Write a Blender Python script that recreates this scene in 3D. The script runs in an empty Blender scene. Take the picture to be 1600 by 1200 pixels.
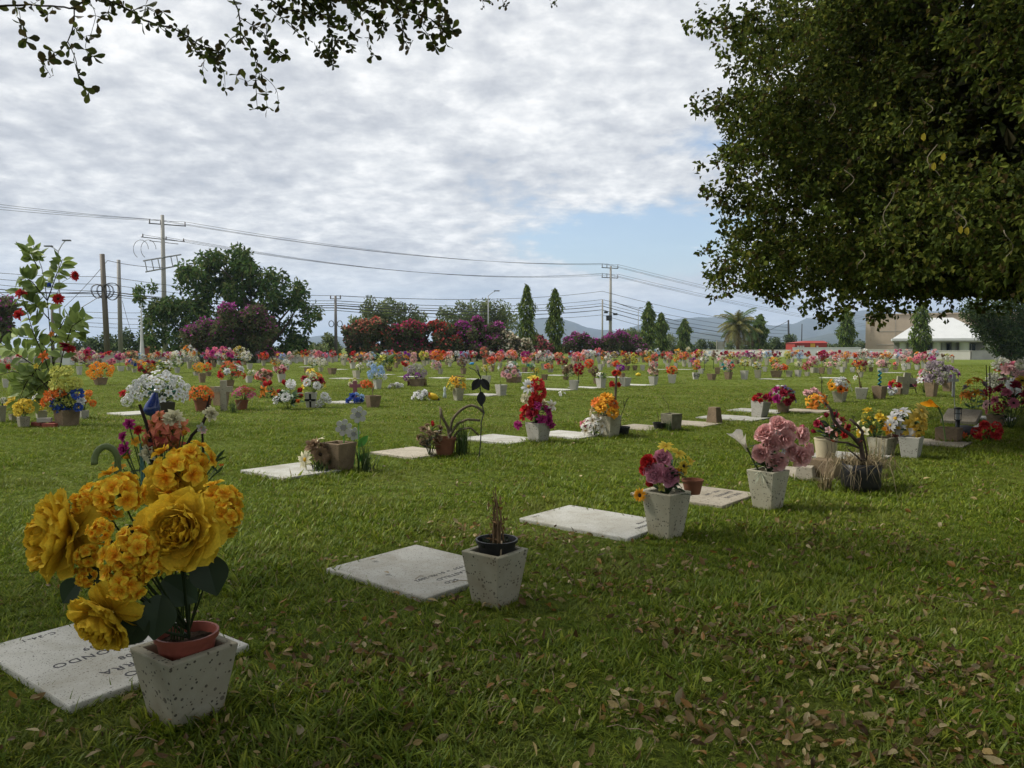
import bpy, math, random
import numpy as np
from mathutils import Matrix, Vector, Euler
R = math.radians
rng = np.random.default_rng(11)
random.seed(5)
S = bpy.context.scene
COL = S.collection

# ------------------------------------------------------------------ camera, sky, sun, exposure
FPX, HOR, CAMZ = 1209.0, 543.0, 1.5
PITCH = math.atan((600 - HOR) / FPX)
cam_d = bpy.data.cameras.new('camera'); cam = bpy.data.objects.new('camera', cam_d); COL.objects.link(cam)
cam.location = (0, 0, CAMZ); cam.rotation_euler = (math.pi / 2 - PITCH, 0, 0)
cam_d.sensor_width = 36; cam_d.lens = 36 * FPX / 1600; cam_d.clip_end = 20000; cam_d.clip_start = .05
S.camera = cam
SUN_EL, SUN_AZ = R(46), R(-80)          # azimuth from +Y, negative = left of the view
sun_dir = Vector((math.sin(SUN_AZ) * math.cos(SUN_EL), math.cos(SUN_AZ) * math.cos(SUN_EL), math.sin(SUN_EL)))
sd = bpy.data.lights.new('sun', 'SUN'); sd.energy = 3.7; sd.angle = R(9); sd.color = (1, .95, .86)
sun = bpy.data.objects.new('sun', sd); COL.objects.link(sun)
sun.rotation_euler = sun_dir.to_track_quat('Z', 'Y').to_euler()
S.view_settings.view_transform = 'Standard'; S.view_settings.look = 'None'
S.view_settings.exposure = 0.22; S.view_settings.gamma = 1
S.cycles.max_bounces = 6; S.cycles.diffuse_bounces = 3; S.cycles.transmission_bounces = 3
S.cycles.transparent_max_bounces = 6; S.cycles.volume_bounces = 0
S.cycles.use_denoising = True

class NT:
    """small wrapper for building node trees"""
    def __init__(s, tree): s.t = tree; s.t.nodes.clear()
    def n(s, typ, **kw):
        nd = s.t.nodes.new(typ)
        for k, v in kw.items():
            if k in ('inp',):
                for a, b in v.items():
                    if hasattr(b, 'is_linked') or b.__class__.__name__.startswith('NodeSocket'): s.t.links.new(b, nd.inputs[a])
                    else: nd.inputs[a].default_value = b
            else: setattr(nd, k, v)
        return nd
    def l(s, a, b): s.t.links.new(a, b)
    def math(s, op, a, b=None, c=None, clamp=False):
        nd = s.t.nodes.new('ShaderNodeMath'); nd.operation = op; nd.use_clamp = clamp
        for i, v in enumerate((a, b, c)):
            if v is None: continue
            if isinstance(v, (int, float)): nd.inputs[i].default_value = v
            else: s.l(v, nd.inputs[i])
        return nd.outputs[0]
    def ramp(s, fac, stops, interp='LINEAR'):
        nd = s.t.nodes.new('ShaderNodeValToRGB'); cr = nd.color_ramp; cr.interpolation = interp
        while len(cr.elements) < len(stops): cr.elements.new(.5)
        for e, (p, c) in zip(cr.elements, stops):
            e.position = p; e.color = (c, c, c, 1) if isinstance(c, (int, float)) else (*c, 1)
        s.l(fac, nd.inputs[0]); return nd.outputs[0]
    def mix(s, f, a, b, blend='MIX'):
        nd = s.t.nodes.new('ShaderNodeMix'); nd.data_type = 'RGBA'; nd.blend_type = blend
        for i, v in ((0, f), (6, a), (7, b)):
            if isinstance(v, (int, float)): nd.inputs[i].default_value = v
            elif isinstance(v, tuple): nd.inputs[i].default_value = (*v, 1)
            else: s.l(v, nd.inputs[i])
        return nd.outputs[2]
    def noise(s, vec, scale, detail=4, rough=.5, dist=0, out=0):
        nd = s.n('ShaderNodeTexNoise', inp={'Scale': scale, 'Detail': detail, 'Roughness': rough, 'Distortion': dist})
        if vec is not None: s.l(vec, nd.inputs['Vector'])
        return nd.outputs[out]

W = bpy.data.worlds.new('World'); S.world = W; W.use_nodes = True
t = NT(W.node_tree)
tc = t.n('ShaderNodeTexCoord')
sep = t.n('ShaderNodeSeparateXYZ'); t.l(tc.outputs['Generated'], sep.inputs[0])
zz = t.math('ADD', t.math('MAXIMUM', sep.outputs[2], 0.0), .20)
px = t.math('DIVIDE', sep.outputs[0], zz); py = t.math('DIVIDE', sep.outputs[1], zz)
cmb = t.n('ShaderNodeCombineXYZ'); t.l(px, cmb.inputs[0]); t.l(py, cmb.inputs[1])
P = cmb.outputs[0]
n_big = t.noise(P, .75, 5, .55, .3)
n_mid = t.noise(P, 2.3, 8, .62, .35)
n_cell = t.noise(P, 10.5, 6, .58, .1)
n_band = t.noise(P, .16, 3, .5, .2)
# cloud brightness: soft grey undersides, white cells
lum = t.math('ADD', t.math('MULTIPLY', n_mid, .44), t.math('ADD', t.math('MULTIPLY', n_cell, .40), t.math('MULTIPLY', n_big, .33)))
cl = t.ramp(lum, [(.44, (.44, .465, .51)), (.53, (.58, .60, .635)), (.605, (.74, .755, .77)), (.69, (.96, .96, .95))])
# where the deck breaks: a gap low on the right and a few small tears
gx = t.math('MULTIPLY', t.math('SUBTRACT', px, .42), 2.0); gy = t.math('MULTIPLY', t.math('SUBTRACT', py, 2.98), 2.1)
gap = t.math('POWER', 2.718, t.math('MULTIPLY', t.math('ADD', t.math('MULTIPLY', gx, gx), t.math('MULTIPLY', gy, gy)), -1.0))
gap3 = t.math('POWER', 2.718, t.math('MULTIPLY', t.math('ADD', t.math('POWER', t.math('MULTIPLY', t.math('SUBTRACT', px, .55), 7.0), 2.0), t.math('POWER', t.math('MULTIPLY', t.math('SUBTRACT', py, 2.12), 7.0), 2.0)), -1.0))
dens = t.math('ADD', t.math('MULTIPLY', n_mid, .9), t.math('ADD', t.math('MULTIPLY', n_cell, .5), t.math('MULTIPLY', n_big, .5)))
dens = t.math('SUBTRACT', dens, t.math('ADD', t.math('MULTIPLY', gap, .62), t.math('MULTIPLY', gap3, .26)))
mask = t.ramp(dens, [(.52, .06), (.66, .70), (.78, 1.0)])
# streaky pale veil close to the horizon
veil = t.ramp(sep.outputs[2], [(0.0, .88), (.06, .55), (.12, 0.0)])
sky = t.n('ShaderNodeTexSky', sky_type='NISHITA', sun_disc=False, sun_elevation=SUN_EL, sun_rotation=SUN_AZ, dust_density=1.2)
bg_s = t.n('ShaderNodeBackground', inp={'Color': sky.outputs[0], 'Strength': .15})
streak = t.noise(P, 1.6, 6, .6, .4)
vcol = t.ramp(streak, [(.35, (.50, .62, .76)), (.65, (.74, .80, .86))])
bg_v = t.n('ShaderNodeBackground', inp={'Color': vcol, 'Strength': 1.0})
bg_c = t.n('ShaderNodeBackground', inp={'Color': cl, 'Strength': 1.0})
m1 = t.n('ShaderNodeMixShader'); t.l(mask, m1.inputs[0]); t.l(bg_s.outputs[0], m1.inputs[1]); t.l(bg_c.outputs[0], m1.inputs[2])
m2 = t.n('ShaderNodeMixShader'); t.l(veil, m2.inputs[0]); t.l(m1.outputs[0], m2.inputs[1]); t.l(bg_v.outputs[0], m2.inputs[2])
wo = t.n('ShaderNodeOutputWorld'); t.l(m2.outputs[0], wo.inputs[0])
try: W.cycles.sampling_method = 'MANUAL'; W.cycles.sample_map_resolution = 512
except Exception: pass

# ------------------------------------------------------------------ pixel of the photograph -> point of the place
cp, sp_ = math.cos(PITCH), math.sin(PITCH)
def ray(x, y):
    a, b = (x - 800) / FPX, (600 - y) / FPX
    return np.array([a, cp + b * sp_, -sp_ + b * cp])
def G(x, y, z=0.0):
    r = ray(x, y); k = (z - CAMZ) / r[2]
    return np.array([r[0] * k, r[1] * k, z])
def P3(x, y, d):
    r = ray(x, y); return np.array([0, 0, CAMZ]) + r * (d / r[1])
def gd(y): return G(800, y)[1]

# ------------------------------------------------------------------ mesh building
class MB:
    def __init__(s): s.V = []; s.F = {3: [], 4: []}; s.M = {3: [], 4: []}; s.C = []; s.k = 0
    def add(s, V, F, c=(1, 1, 1), m=0):
        V = np.asarray(V, float).reshape(-1, 3)
        if isinstance(F, np.ndarray): F = [F]
        for f in F:
            f = np.asarray(f, int)
            if f.size == 0: continue
            s.F[f.shape[1]].append(f + s.k); s.M[f.shape[1]].append(np.full(len(f), m))
        c = np.asarray(c, float)
        s.C.append(np.broadcast_to(c, (len(V), 3)).copy() if c.ndim == 1 else c)
        s.V.append(V); s.k += len(V)
    def box(s, c, size, c_=(1, 1, 1), m=0, rz=0, taper=1.0):
        x, y, z = [q / 2 for q in size]
        V = np.array([[-x, -y, -z], [x, -y, -z], [x, y, -z], [-x, y, -z], [-x * taper, -y * taper, z], [x * taper, -y * taper, z], [x * taper, y * taper, z], [-x * taper, y * taper, z]])
        if rz:
            k, q = math.cos(rz), math.sin(rz); V = np.c_[V[:, 0] * k - V[:, 1] * q, V[:, 0] * q + V[:, 1] * k, V[:, 2]]
        s.add(V + np.array(c), np.array([[0, 3, 2, 1], [4, 5, 6, 7], [0, 1, 5, 4], [1, 2, 6, 5], [2, 3, 7, 6], [3, 0, 4, 7]]), c_, m)
    def tube(s, pts, rad, n=6, c=(1, 1, 1), m=0, cap=True):
        pts = np.asarray(pts, float); k = len(pts)
        rad = np.broadcast_to(np.asarray(rad, float), (k,))
        T = np.gradient(pts, axis=0); T /= np.linalg.norm(T, axis=1)[:, None] + 1e-12
        ref = np.array([0, 0, 1.0]) if abs(T[:, 2]).mean() < .8 else np.array([1.0, 0, 0])
        A = np.cross(T, ref); A /= np.linalg.norm(A, axis=1)[:, None] + 1e-9; Bv = np.cross(T, A)
        th = np.arange(n) * 2 * math.pi / n
        V = pts[:, None] + rad[:, None, None] * (A[:, None] * np.cos(th)[None, :, None] + Bv[:, None] * np.sin(th)[None, :, None])
        i = np.arange(k - 1)[:, None] * n; j = np.arange(n)[None]; j2 = (j + 1) % n
        F = np.stack([i + j, i + n + j, i + n + j2, i + j2], -1).reshape(-1, 4)
        V = V.reshape(-1, 3)
        if cap:
            V = np.r_[V, [pts[0], pts[-1]]]
            jj = np.arange(n); e = (k - 1) * n
            F3 = np.r_[np.c_[np.full(n, k * n), jj, (jj + 1) % n], np.c_[np.full(n, k * n + 1), e + (jj + 1) % n, e + jj]]
            s.add(V, [F, F3], c, m)
        else: s.add(V, F, c, m)
    def lathe(s, prof, n=16, c=(1, 1, 1), m=0, at=(0, 0, 0)):
        prof = np.asarray(prof, float); th = np.arange(n) * 2 * math.pi / n
        V = np.stack([prof[:, 0:1] * np.cos(th), prof[:, 0:1] * np.sin(th), np.repeat(prof[:, 1:2], n, 1)], -1).reshape(-1, 3) + np.array(at)
        i = np.arange(len(prof) - 1)[:, None] * n; j = np.arange(n)[None]; j2 = (j + 1) % n
        s.add(V, np.stack([i + j, i + j2, i + n + j2, i + n + j], -1).reshape(-1, 4), c, m)
    def sqlathe(s, prof, c=(1, 1, 1), m=0, rect=1.0, jit=0):
        """square section 'lathe': profile of (half width, z)"""
        V = []
        for r, z in prof:
            V += [[-r, -r * rect, z], [r, -r * rect, z], [r, r * rect, z], [-r, r * rect, z]]
        i = np.arange(len(prof) - 1)[:, None] * 4; j = np.arange(4)[None]; j2 = (j + 1) % 4
        F = np.stack([i + j, i + j2, i + 4 + j2, i + 4 + j], -1).reshape(-1, 4)
        e = (len(prof) - 1) * 4
        F = np.r_[F, [[3, 2, 1, 0]], [[e, e + 1, e + 2, e + 3]]]
        s.add(V, F, c, m)
    def merge(s, VFC, M=None, m=0, c=None):
        V, F, C = VFC
        if M is not None: V = V @ np.asarray(M)[:3, :3].T + np.asarray(M)[:3, 3]
        s.add(V, F, C if c is None else c, m)
    def mesh(s, name, mats, smooth=False):
        me = bpy.data.meshes.new(name)
        V = np.concatenate(s.V) if s.V else np.zeros((0, 3))
        q = np.concatenate(s.F[4]) if s.F[4] else np.zeros((0, 4), int); tr = np.concatenate(s.F[3]) if s.F[3] else np.zeros((0, 3), int)
        mi = np.concatenate(s.M[4] + s.M[3]) if (s.M[4] or s.M[3]) else np.zeros(0)
        me.vertices.add(len(V)); me.vertices.foreach_set('co', V.astype(np.float32).ravel())
        idx = np.r_[q.ravel(), tr.ravel()].astype(np.int32)
        me.loops.add(len(idx)); me.loops.foreach_set('vertex_index', idx)
        n = len(q) + len(tr); me.polygons.add(n)
        st = np.r_[np.arange(len(q)) * 4, len(q) * 4 + np.arange(len(tr)) * 3].astype(np.int32)
        me.polygons.foreach_set('loop_start', st)
        me.polygons.foreach_set('loop_total', np.r_[np.full(len(q), 4), np.full(len(tr), 3)].astype(np.int32))
        me.polygons.foreach_set('material_index', mi.astype(np.int32))
        me.polygons.foreach_set('use_smooth', np.full(n, smooth))
        at = me.color_attributes.new('Col', 'FLOAT_COLOR', 'POINT')
        C = np.concatenate(s.C) if s.C else np.zeros((0, 3))
        at.data.foreach_set('color', np.c_[C, np.ones(len(C))].astype(np.float32).ravel())
        for mm in (mats if isinstance(mats, (list, tuple)) else [mats]): me.materials.append(mm)
        me.update(calc_edges=True); me.validate()
        return me
    def obj(s, name, mats, parent=None, smooth=False, loc=None, rz=0):
        return link(name, s.mesh(name, mats, smooth), parent, loc, rz)
def link(name, data, parent=None, loc=None, rz=0):
    o = bpy.data.objects.new(name, data); COL.objects.link(o)
    if loc is not None: o.location = tuple(float(q) for q in loc)
    if rz: o.rotation_euler = (0, 0, rz)
    if parent is not None: o.parent = parent
    return o
def empty(name, loc, rz=0):
    o = link(name, None, None, loc, rz); o.empty_display_size = .1; return o
LABELS = []
def tag(o, label, cat, group=None):
    o['label'] = label; o['category'] = cat
    if group: o['group'] = group
    LABELS.append(o); return o
def struct(o): o['kind'] = 'structure'; return o
def bevel(o, w, seg=2):
    m = o.modifiers.new('bevel', 'BEVEL'); m.width = w; m.segments = seg; m.limit_method = 'ANGLE'; m.angle_limit = R(40); return o

# ------------------------------------------------------------------ materials
def mat(name):
    m = bpy.data.materials.new(name); m.use_nodes = True; return m, NT(m.node_tree)
def out(t, sh): o = t.n('ShaderNodeOutputMaterial'); t.l(sh, o.inputs[0])
def principled(t, col, rough=.8, bump=None, bstr=.3, bdist=.01, spec=.3, metal=0):
    p = t.n('ShaderNodeBsdfPrincipled', inp={'Roughness': rough, 'Specular IOR Level': spec, 'Metallic': metal})
    if isinstance(col, tuple): p.inputs['Base Color'].default_value = (*col, 1)
    else: t.l(col, p.inputs['Base Color'])
    if bump is not None:
        b = t.n('ShaderNodeBump', inp={'Strength': bstr, 'Distance': bdist}); t.l(bump, b.inputs['Height']); t.l(b.outputs[0], p.inputs['Normal'])
    return p.outputs[0]
def attr_mat(name, trans=.3, rough=.6, spec=.25, nscale=0, namp=.25, veins=False):
    m, t = mat(name)
    a = t.n('ShaderNodeAttribute', attribute_name='Col')
    c = a.outputs['Color']
    tcx = t.n('ShaderNodeTexCoord')
    bump = None
    if nscale:
        nz = t.noise(tcx.outputs['Object'], nscale, 4, .6)
        c = t.mix(1.0, c, t.ramp(nz, [(.25, 1 - namp), (.75, 1 + namp * .6)]), 'MULTIPLY'); bump = nz
    sh = principled(t, c, rough, bump, .4, .002, spec)
    if trans:
        tr = t.n('ShaderNodeBsdfTranslucent'); t.l(c, tr.inputs[0])
        mx = t.n('ShaderNodeMixShader', inp={0: trans}); t.l(sh, mx.inputs[1]); t.l(tr.outputs[0], mx.inputs[2]); sh = mx.outputs[0]
    out(t, sh); return m
M_PETAL = attr_mat('petal_cloth', .28, .75, .15, 30, .22)
M_PETALF = attr_mat('petal_cloth_far', .2, .8, .1)
M_LEAF = attr_mat('leaf_green', .3, .5, .3)
M_TREE = attr_mat('tree_leaf', .30, .75, .07)
M_BARK = attr_mat('bark', 0, .9, .1, 14, .5)
M_PAINT = attr_mat('painted_surface', 0, .6, .3, 6, .12)
M_METAL = attr_mat('dull_metal', 0, .45, .4)
def stone_mat(name, base, dark, speck, sscale, stain, stain_amt, rough=.85):
    m, t = mat(name)
    tcx = t.n('ShaderNodeTexCoord'); v = tcx.outputs['Object']
    info = t.n('ShaderNodeObjectInfo')
    off = t.n('ShaderNodeVectorMath', operation='ADD'); t.l(v, off.inputs[0])
    sc = t.n('ShaderNodeVectorMath', operation='SCALE', inp={'Scale': 37.0}); cx = t.n('ShaderNodeCombineXYZ'); t.l(info.outputs['Random'], cx.inputs[0]); t.l(info.outputs['Random'], cx.inputs[2])
    t.l(cx.outputs[0], sc.inputs[0]); t.l(sc.outputs[0], off.inputs[1]); v = off.outputs[0]
    n1 = t.noise(v, 6, 5, .6)
    c = t.mix(n1, dark, base)
    vo = t.n('ShaderNodeTexVoronoi', inp={'Scale': sscale, 'Randomness': 1.0}); t.l(v, vo.inputs['Vector'])
    sepc = t.n('ShaderNodeSeparateColor'); t.l(vo.outputs['Color'], sepc.inputs[0])
    sm = t.math('MULTIPLY', t.math('LESS_THAN', vo.outputs['Distance'], t.math('MULTIPLY', sepc.outputs[1], .42)), t.math('LESS_THAN', sepc.outputs[0], .62))
    c = t.mix(t.math('MULTIPLY', sm, .88), c, speck)
    vo2 = t.n('ShaderNodeTexVoronoi', inp={'Scale': sscale * .45, 'Randomness': 1.0}); t.l(v, vo2.inputs['Vector'])
    sep2 = t.n('ShaderNodeSeparateColor'); t.l(vo2.outputs['Color'], sep2.inputs[0])
    sm2 = t.math('MULTIPLY', t.math('LESS_THAN', vo2.outputs['Distance'], t.math('MULTIPLY', sep2.outputs[1], .35)), t.math('LESS_THAN', sep2.outputs[0], .3))
    c = t.mix(t.math('MULTIPLY', sm2, .75), c, speck)
    st = t.ramp(t.noise(v, 3.2, 6, .65, .5), [(.42, 0.0), (.68, 1.0)])
    c = t.mix(t.math('MULTIPLY', st, stain_amt), c, stain)
    tint = t.ramp(info.outputs['Random'], [(0, .82), (1, 1.08)])
    c = t.mix(1.0, c, tint, 'MULTIPLY')
    out(t, principled(t, c, rough, t.noise(v, 120, 3, .6), .35, .002, .2)); return m
M_TERR = stone_mat('terrazzo_grey', (.44, .42, .325), (.29, .275, .195), (.035, .03, .026), 62, (.23, .19, .12), .55)
M_TERRW = stone_mat('terrazzo_white', (.47, .455, .40), (.36, .35, .30), (.06, .055, .05), 75, (.40, .36, .28), .35)
M_TERRB = stone_mat('terrazzo_brown', (.30, .22, .14), (.18, .13, .08), (.05, .035, .025), 80, (.10, .075, .045), .7)
M_SLAB = stone_mat('slab_white', (.52, .515, .47), (.43, .425, .38), (.10, .095, .09), 140, (.24, .215, .15), .55)
M_SLABO = stone_mat('slab_old', (.47, .42, .33), (.36, .32, .25), (.08, .07, .05), 60, (.22, .19, .13), .6)
def plain(name, col, rough=.7, nscale=8, namp=.2, spec=.3, metal=0, bump=.15):
    m, t = mat(name); tcx = t.n('ShaderNodeTexCoord')
    nz = t.noise(tcx.outputs['Object'], nscale, 5, .6)
    c = t.mix(1.0, col, t.ramp(nz, [(.25, 1 - namp), (.75, 1 + namp)]), 'MULTIPLY')
    out(t, principled(t, c, rough, nz, bump, .01, spec, metal)); return m
M_TERRA = plain('terracotta_plastic', (.21, .055, .035), .5, 12, .2)
M_CLAY = plain('clay', (.19, .075, .04), .8, 12, .25)
M_BLACKP = plain('black_plastic', (.012, .012, .012), .45)
M_SOIL = plain('soil', (.035, .025, .018), .95, 60, .5, .05, 0, .8)
M_LETTER = plain('letter_paint', (.05, .05, .055), .7)
M_CONC = plain('concrete', (.36, .34, .30), .9, 1.5, .18)
M_WHITE = plain('white_wall', (.52, .53, .52), .8, 1.2, .06)
M_TAN = plain('tan_block', (.41, .33, .25), .9, .9, .10)
M_GLASS, t = mat('blue_glass')
out(t, principled(t, (.008, .022, .13), .10, None, spec=.6))
M_WINDOW, t = mat('window_dark')
out(t, principled(t, (.03, .045, .05), .15, None, spec=.5))

# ------------------------------------------------------------------ the setting: lawn, far hills
def ground_mat():
    m, t = mat('lawn_ground')
    geo = t.n('ShaderNodeNewGeometry'); v = geo.outputs['Position']
    fine = t.noise(v, 17, 8, .75); mid = t.noise(v, 1.3, 5, .6); big = t.noise(v, .22, 4, .55, .4)
    c = t.ramp(fine, [(.36, (.026, .032, .008)), (.49, (.100, .142, .018)), (.63, (.210, .262, .038))])
    c = t.mix(t.ramp(mid, [(.46, 0), (.74, .5)]), c, (.19, .19, .06))
    c = t.mix(t.ramp(big, [(.48, 0), (.70, .5)]), c, (.19, .225, .06))
    b = t.n('ShaderNodeBump', inp={'Strength': 1.0, 'Distance': .07}); t.l(fine, b.inputs['Height'])
    p = t.n('ShaderNodeBsdfPrincipled', inp={'Roughness': .95, 'Specular IOR Level': .05}); t.l(c, p.inputs['Base Color']); t.l(b.outputs[0], p.inputs['Normal'])
    out(t, p.outputs[0]); return m
b = MB()
xs = np.array([-6000, -1200, -300, -90, -30, -10, 0, 10, 30, 90, 300, 1200, 6000.]); ys = np.array([-400, -60, -10, 0, 10, 30, 90, 300, 1200, 3000, 6000.])
X, Y = np.meshgrid(xs, ys)
b.add(np.c_[X.ravel(), Y.ravel(), np.zeros(X.size)], np.array([[i * len(xs) + j, i * len(xs) + j + 1, (i + 1) * len(xs) + j + 1, (i + 1) * len(xs) + j] for i in range(len(ys) - 1) for j in range(len(xs) - 1)]))
struct(b.obj('ground', ground_mat()))

def hill_mat(name, c1, c2):
    m, t = mat(name); geo = t.n('ShaderNodeNewGeometry')
    n = t.noise(geo.outputs['Position'], .012, 6, .65); n2 = t.noise(geo.outputs['Position'], .0035, 4, .6)
    c = t.mix(t.ramp(t.math('ADD', t.math('MULTIPLY', n, .6), t.math('MULTIPLY', n2, .4)), [(.4, 0), (.6, 1)]), c1, c2)
    out(t, principled(t, c, .95, n, .5, 20, .05)); return m
def ridge(name, prof, d, depth, m, seed, rough):
    """a mountain range: skyline given as (photo x, photo y), real slopes in front and behind"""
    r = np.random.default_rng(seed)
    prof = np.array(prof, float)
    xs = np.arange(prof[0, 0], prof[-1, 0] + 1, 7.0)
    yy = np.interp(xs, prof[:, 0], prof[:, 1])
    n = len(xs); wob = np.zeros(n)
    for f, a in ((.03, 1.4), (.09, .8), (.23, .5)): wob += a * rough * np.sin(xs * f + r.uniform(0, 6))
    yy = yy + wob * np.clip((HOR - yy) / 15, 0, 1)
    top = np.array([P3(x, y, d) for x, y in zip(xs, yy)])
    h = np.maximum(top[:, 2], 1.0)
    rows = []
    K = 9
    for i, f in enumerate(np.linspace(0, 1, K)):              # foot to crest, with spurs and gullies
        q = top.copy(); q[:, 1] = d - depth * (1 - f)
        q[:, 0] = top[:, 0] * (q[:, 1] / d)
        s = .5 + .5 * np.sin(xs * .16 + 2.2 * np.sin(xs * .045 + seed)) 
        q[:, 2] = h * (f ** (1.15 + .7 * s)) + (0 if f in (0, 1) else 1) * h * r.uniform(-.045, .045, n)
        if i == 0: q[:, 2] = -.5
        rows.append(q)
    q = top.copy(); q[:, 1] = d + depth * .6; q[:, 2] = -.5; rows.append(q)
    V = np.concatenate(rows); F = np.array([[i * n + j, i * n + j + 1, (i + 1) * n + j + 1, (i + 1) * n + j] for i in range(K) for j in range(n - 1)])
    bb = MB(); bb.add(V, F); return struct(bb.obj(name, m, smooth=True))
M_HILL = hill_mat('hill_scrub', (.035, .05, .035), (.075, .085, .06))
ridge('mountains', [(420, 545), (470, 527), (505, 523), (560, 532), (640, 545), (700, 530), (760, 512), (830, 497), (862, 494), (890, 500), (930, 515), (965, 519), (1000, 508), (1040, 498), (1110, 494), (1165, 497), (1205, 511), (1240, 506), (1262, 495), (1290, 498), (1330, 487), (1358, 484), (1400, 491), (1440, 487), (1490, 482), (1560, 478), (1700, 470), (1900, 490), (2100, 545)], 5200, 1900, M_HILL, 3, 1.0)
ridge('hills', [(420, 546), (500, 538), (620, 541), (800, 540), (900, 531), (1000, 528), (1100, 520), (1180, 527), (1230, 534), (1290, 522), (1360, 515), (1430, 522), (1600, 512), (1800, 530), (2000, 546)], 3000, 900, M_HILL, 8, .7)

# ------------------------------------------------------------------ leaf clouds for trees and shrubs
def unit(v): return v / (np.linalg.norm(v, axis=-1, keepdims=True) + 1e-9)
def leaf_cloud(mb, pos, up, L, Wd, cols, r, droop=.3, fold=.25, m=0):
    """one folded rhombic leaf (two triangles, sharing the midrib) at every position; all at once"""
    n = len(pos)
    if n == 0: return
    d = unit(r.normal(size=(n, 3)) + up * .8 + np.array([0, 0, -droop]))
    nn = unit(r.normal(size=(n, 3)) * .7 + np.array([0, 0, .9])); s = unit(np.cross(d, nn)); nn = np.cross(s, d)
    L = np.broadcast_to(L, (n,))[:, None] * r.uniform(.7, 1.25, (n, 1)); Wd = np.broadcast_to(Wd, (n,))[:, None] * r.uniform(.75, 1.2, (n, 1))
    V = np.stack([pos, pos + d * L * .55 + s * Wd * .5 + nn * Wd * fold, pos + d * L - nn * L * .08, pos + d * L * .55 - s * Wd * .5 + nn * Wd * fold], 1).reshape(-1, 3)
    i = np.arange(n)[:, None] * 4
    F = np.concatenate([i + [0, 1, 2], i + [0, 2, 3]])
    mb.add(V, F, np.repeat(cols, 4, 0), m)
def palette(r, n, cols, w=None, jit=.18):
    cols = np.array(cols, float); k = r.choice(len(cols), n, p=w)
    return np.clip(cols[k] * (1 + r.normal(0, jit, (n, 1))), .004, .95)
def clumps_leaves(r, cl, per_area, shell=.55, flat=1.0):
    """positions in the outer shell of each (cx, cy, cz, radius) clump + outward vectors + clump index"""
    P, U, I = [], [], []
    for i, (x, y, z, q) in enumerate(cl):
        n = max(4, int(per_area * q * q))
        u = unit(r.normal(size=(n, 3))); k = (shell + (1 - shell) * r.random((n, 1)) ** .6) * r.uniform(.82, 1.12, (n, 1))
        P.append(np.array([x, y, z]) + u * k * q * np.array([1, 1, flat])); U.append(u); I.append(np.full(n, i))
    return np.concatenate(P), np.concatenate(U), np.concatenate(I)
def limbs(mb, base, tips, r, rad, fork=.45, m=0, c=(.09, .07, .05), n=7):
    base = np.array(base, float)
    for tp in tips:
        tp = np.array(tp, float); v = tp - base; k = 6
        s = np.linspace(0, 1, k)[:, None]
        side = r.normal(0, .06, 3) * np.linalg.norm(v)
        pts = base + v * np.c_[s ** 1.25, s ** 1.25, s ** .8] + side * np.sin(s * math.pi)
        mb.tube(pts, np.linspace(rad, rad * .18, k), n, np.array(c), m)
def tree(name, label, cat, clumps, trunk, d_leaf, leaf, cols, seed, group=None, flat=1.0, w=None, droop=.3, trunk_r=.18, blossom=None, crown_name='crown', bark=(.09, .07, .05)):
    """clumps: (x, y, z, radius); trunk base (x, y); leaf = (length, width); d_leaf = leaves per m2 of clump radius"""
    r = np.random.default_rng(seed)
    bx, by = trunk; root = empty(name, (bx, by, 0))
    cl = np.array(clumps, float) - np.array([bx, by, 0, 0])
    Pp, U, I = clumps_leaves(r, cl, d_leaf, flat=flat)
    keep = Pp[:, 2] > .05; Pp, U, I = Pp[keep], U[keep], I[keep]
    tone = np.clip(1 + r.normal(0, .16, len(cl)), .6, 1.45)[I][:, None]
    C = palette(r, len(Pp), cols, w) * tone
    mb = MB(); leaf_cloud(mb, Pp, U, leaf[0], leaf[1], C, r, droop)
    if blossom:
        frac, bl, bcols, pick = blossom
        sel = np.where(r.random(len(Pp)) < frac * pick(Pp, U, I))[0]
        Q = Pp[sel] + U[sel] * .08
        b2 = MB(); leaf_cloud(b2, Q, U[sel], bl, bl * .9, palette(r, len(Q), bcols, None, .15), r, 0, .1)
        b2.obj('blossom', M_PETALF, root)
    mb.obj(crown_name, M_TREE, root)
    tb = MB(); low = cl[:, 2].min(); top = cl[:, 2].max()
    fork = np.array([0, 0, max(.25, min(low * .8, top * .45))])
    tb.tube([[0, 0, -.1], [.02, 0, fork[2] * .5], fork], [trunk_r * 1.25, trunk_r, trunk_r * .85], 9, np.array(bark))
    pick = cl[r.permutation(len(cl))[:min(len(cl), 16)]]
    limbs(tb, fork, pick[:, :3], r, trunk_r * .55, c=bark)
    tb.obj('trunk', M_BARK, root, smooth=True)
    tag(root, label, cat, group); return root
def clump_px(lst, d, dep, r, k=1):
    """photo discs (x, y, radius) -> clumps round distance d, spread through a crown 'dep' metres deep"""
    o = []
    for x, y, q in lst:
        for _ in range(k):
            dd = d + r.uniform(-dep, dep); c = P3(x + r.uniform(-.35, .35) * q * (k > 1), y + r.uniform(-.35, .35) * q * (k > 1), dd)
            o.append((*c, q * d / FPX * (1 if k == 1 else .72)))
    return o

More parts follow.
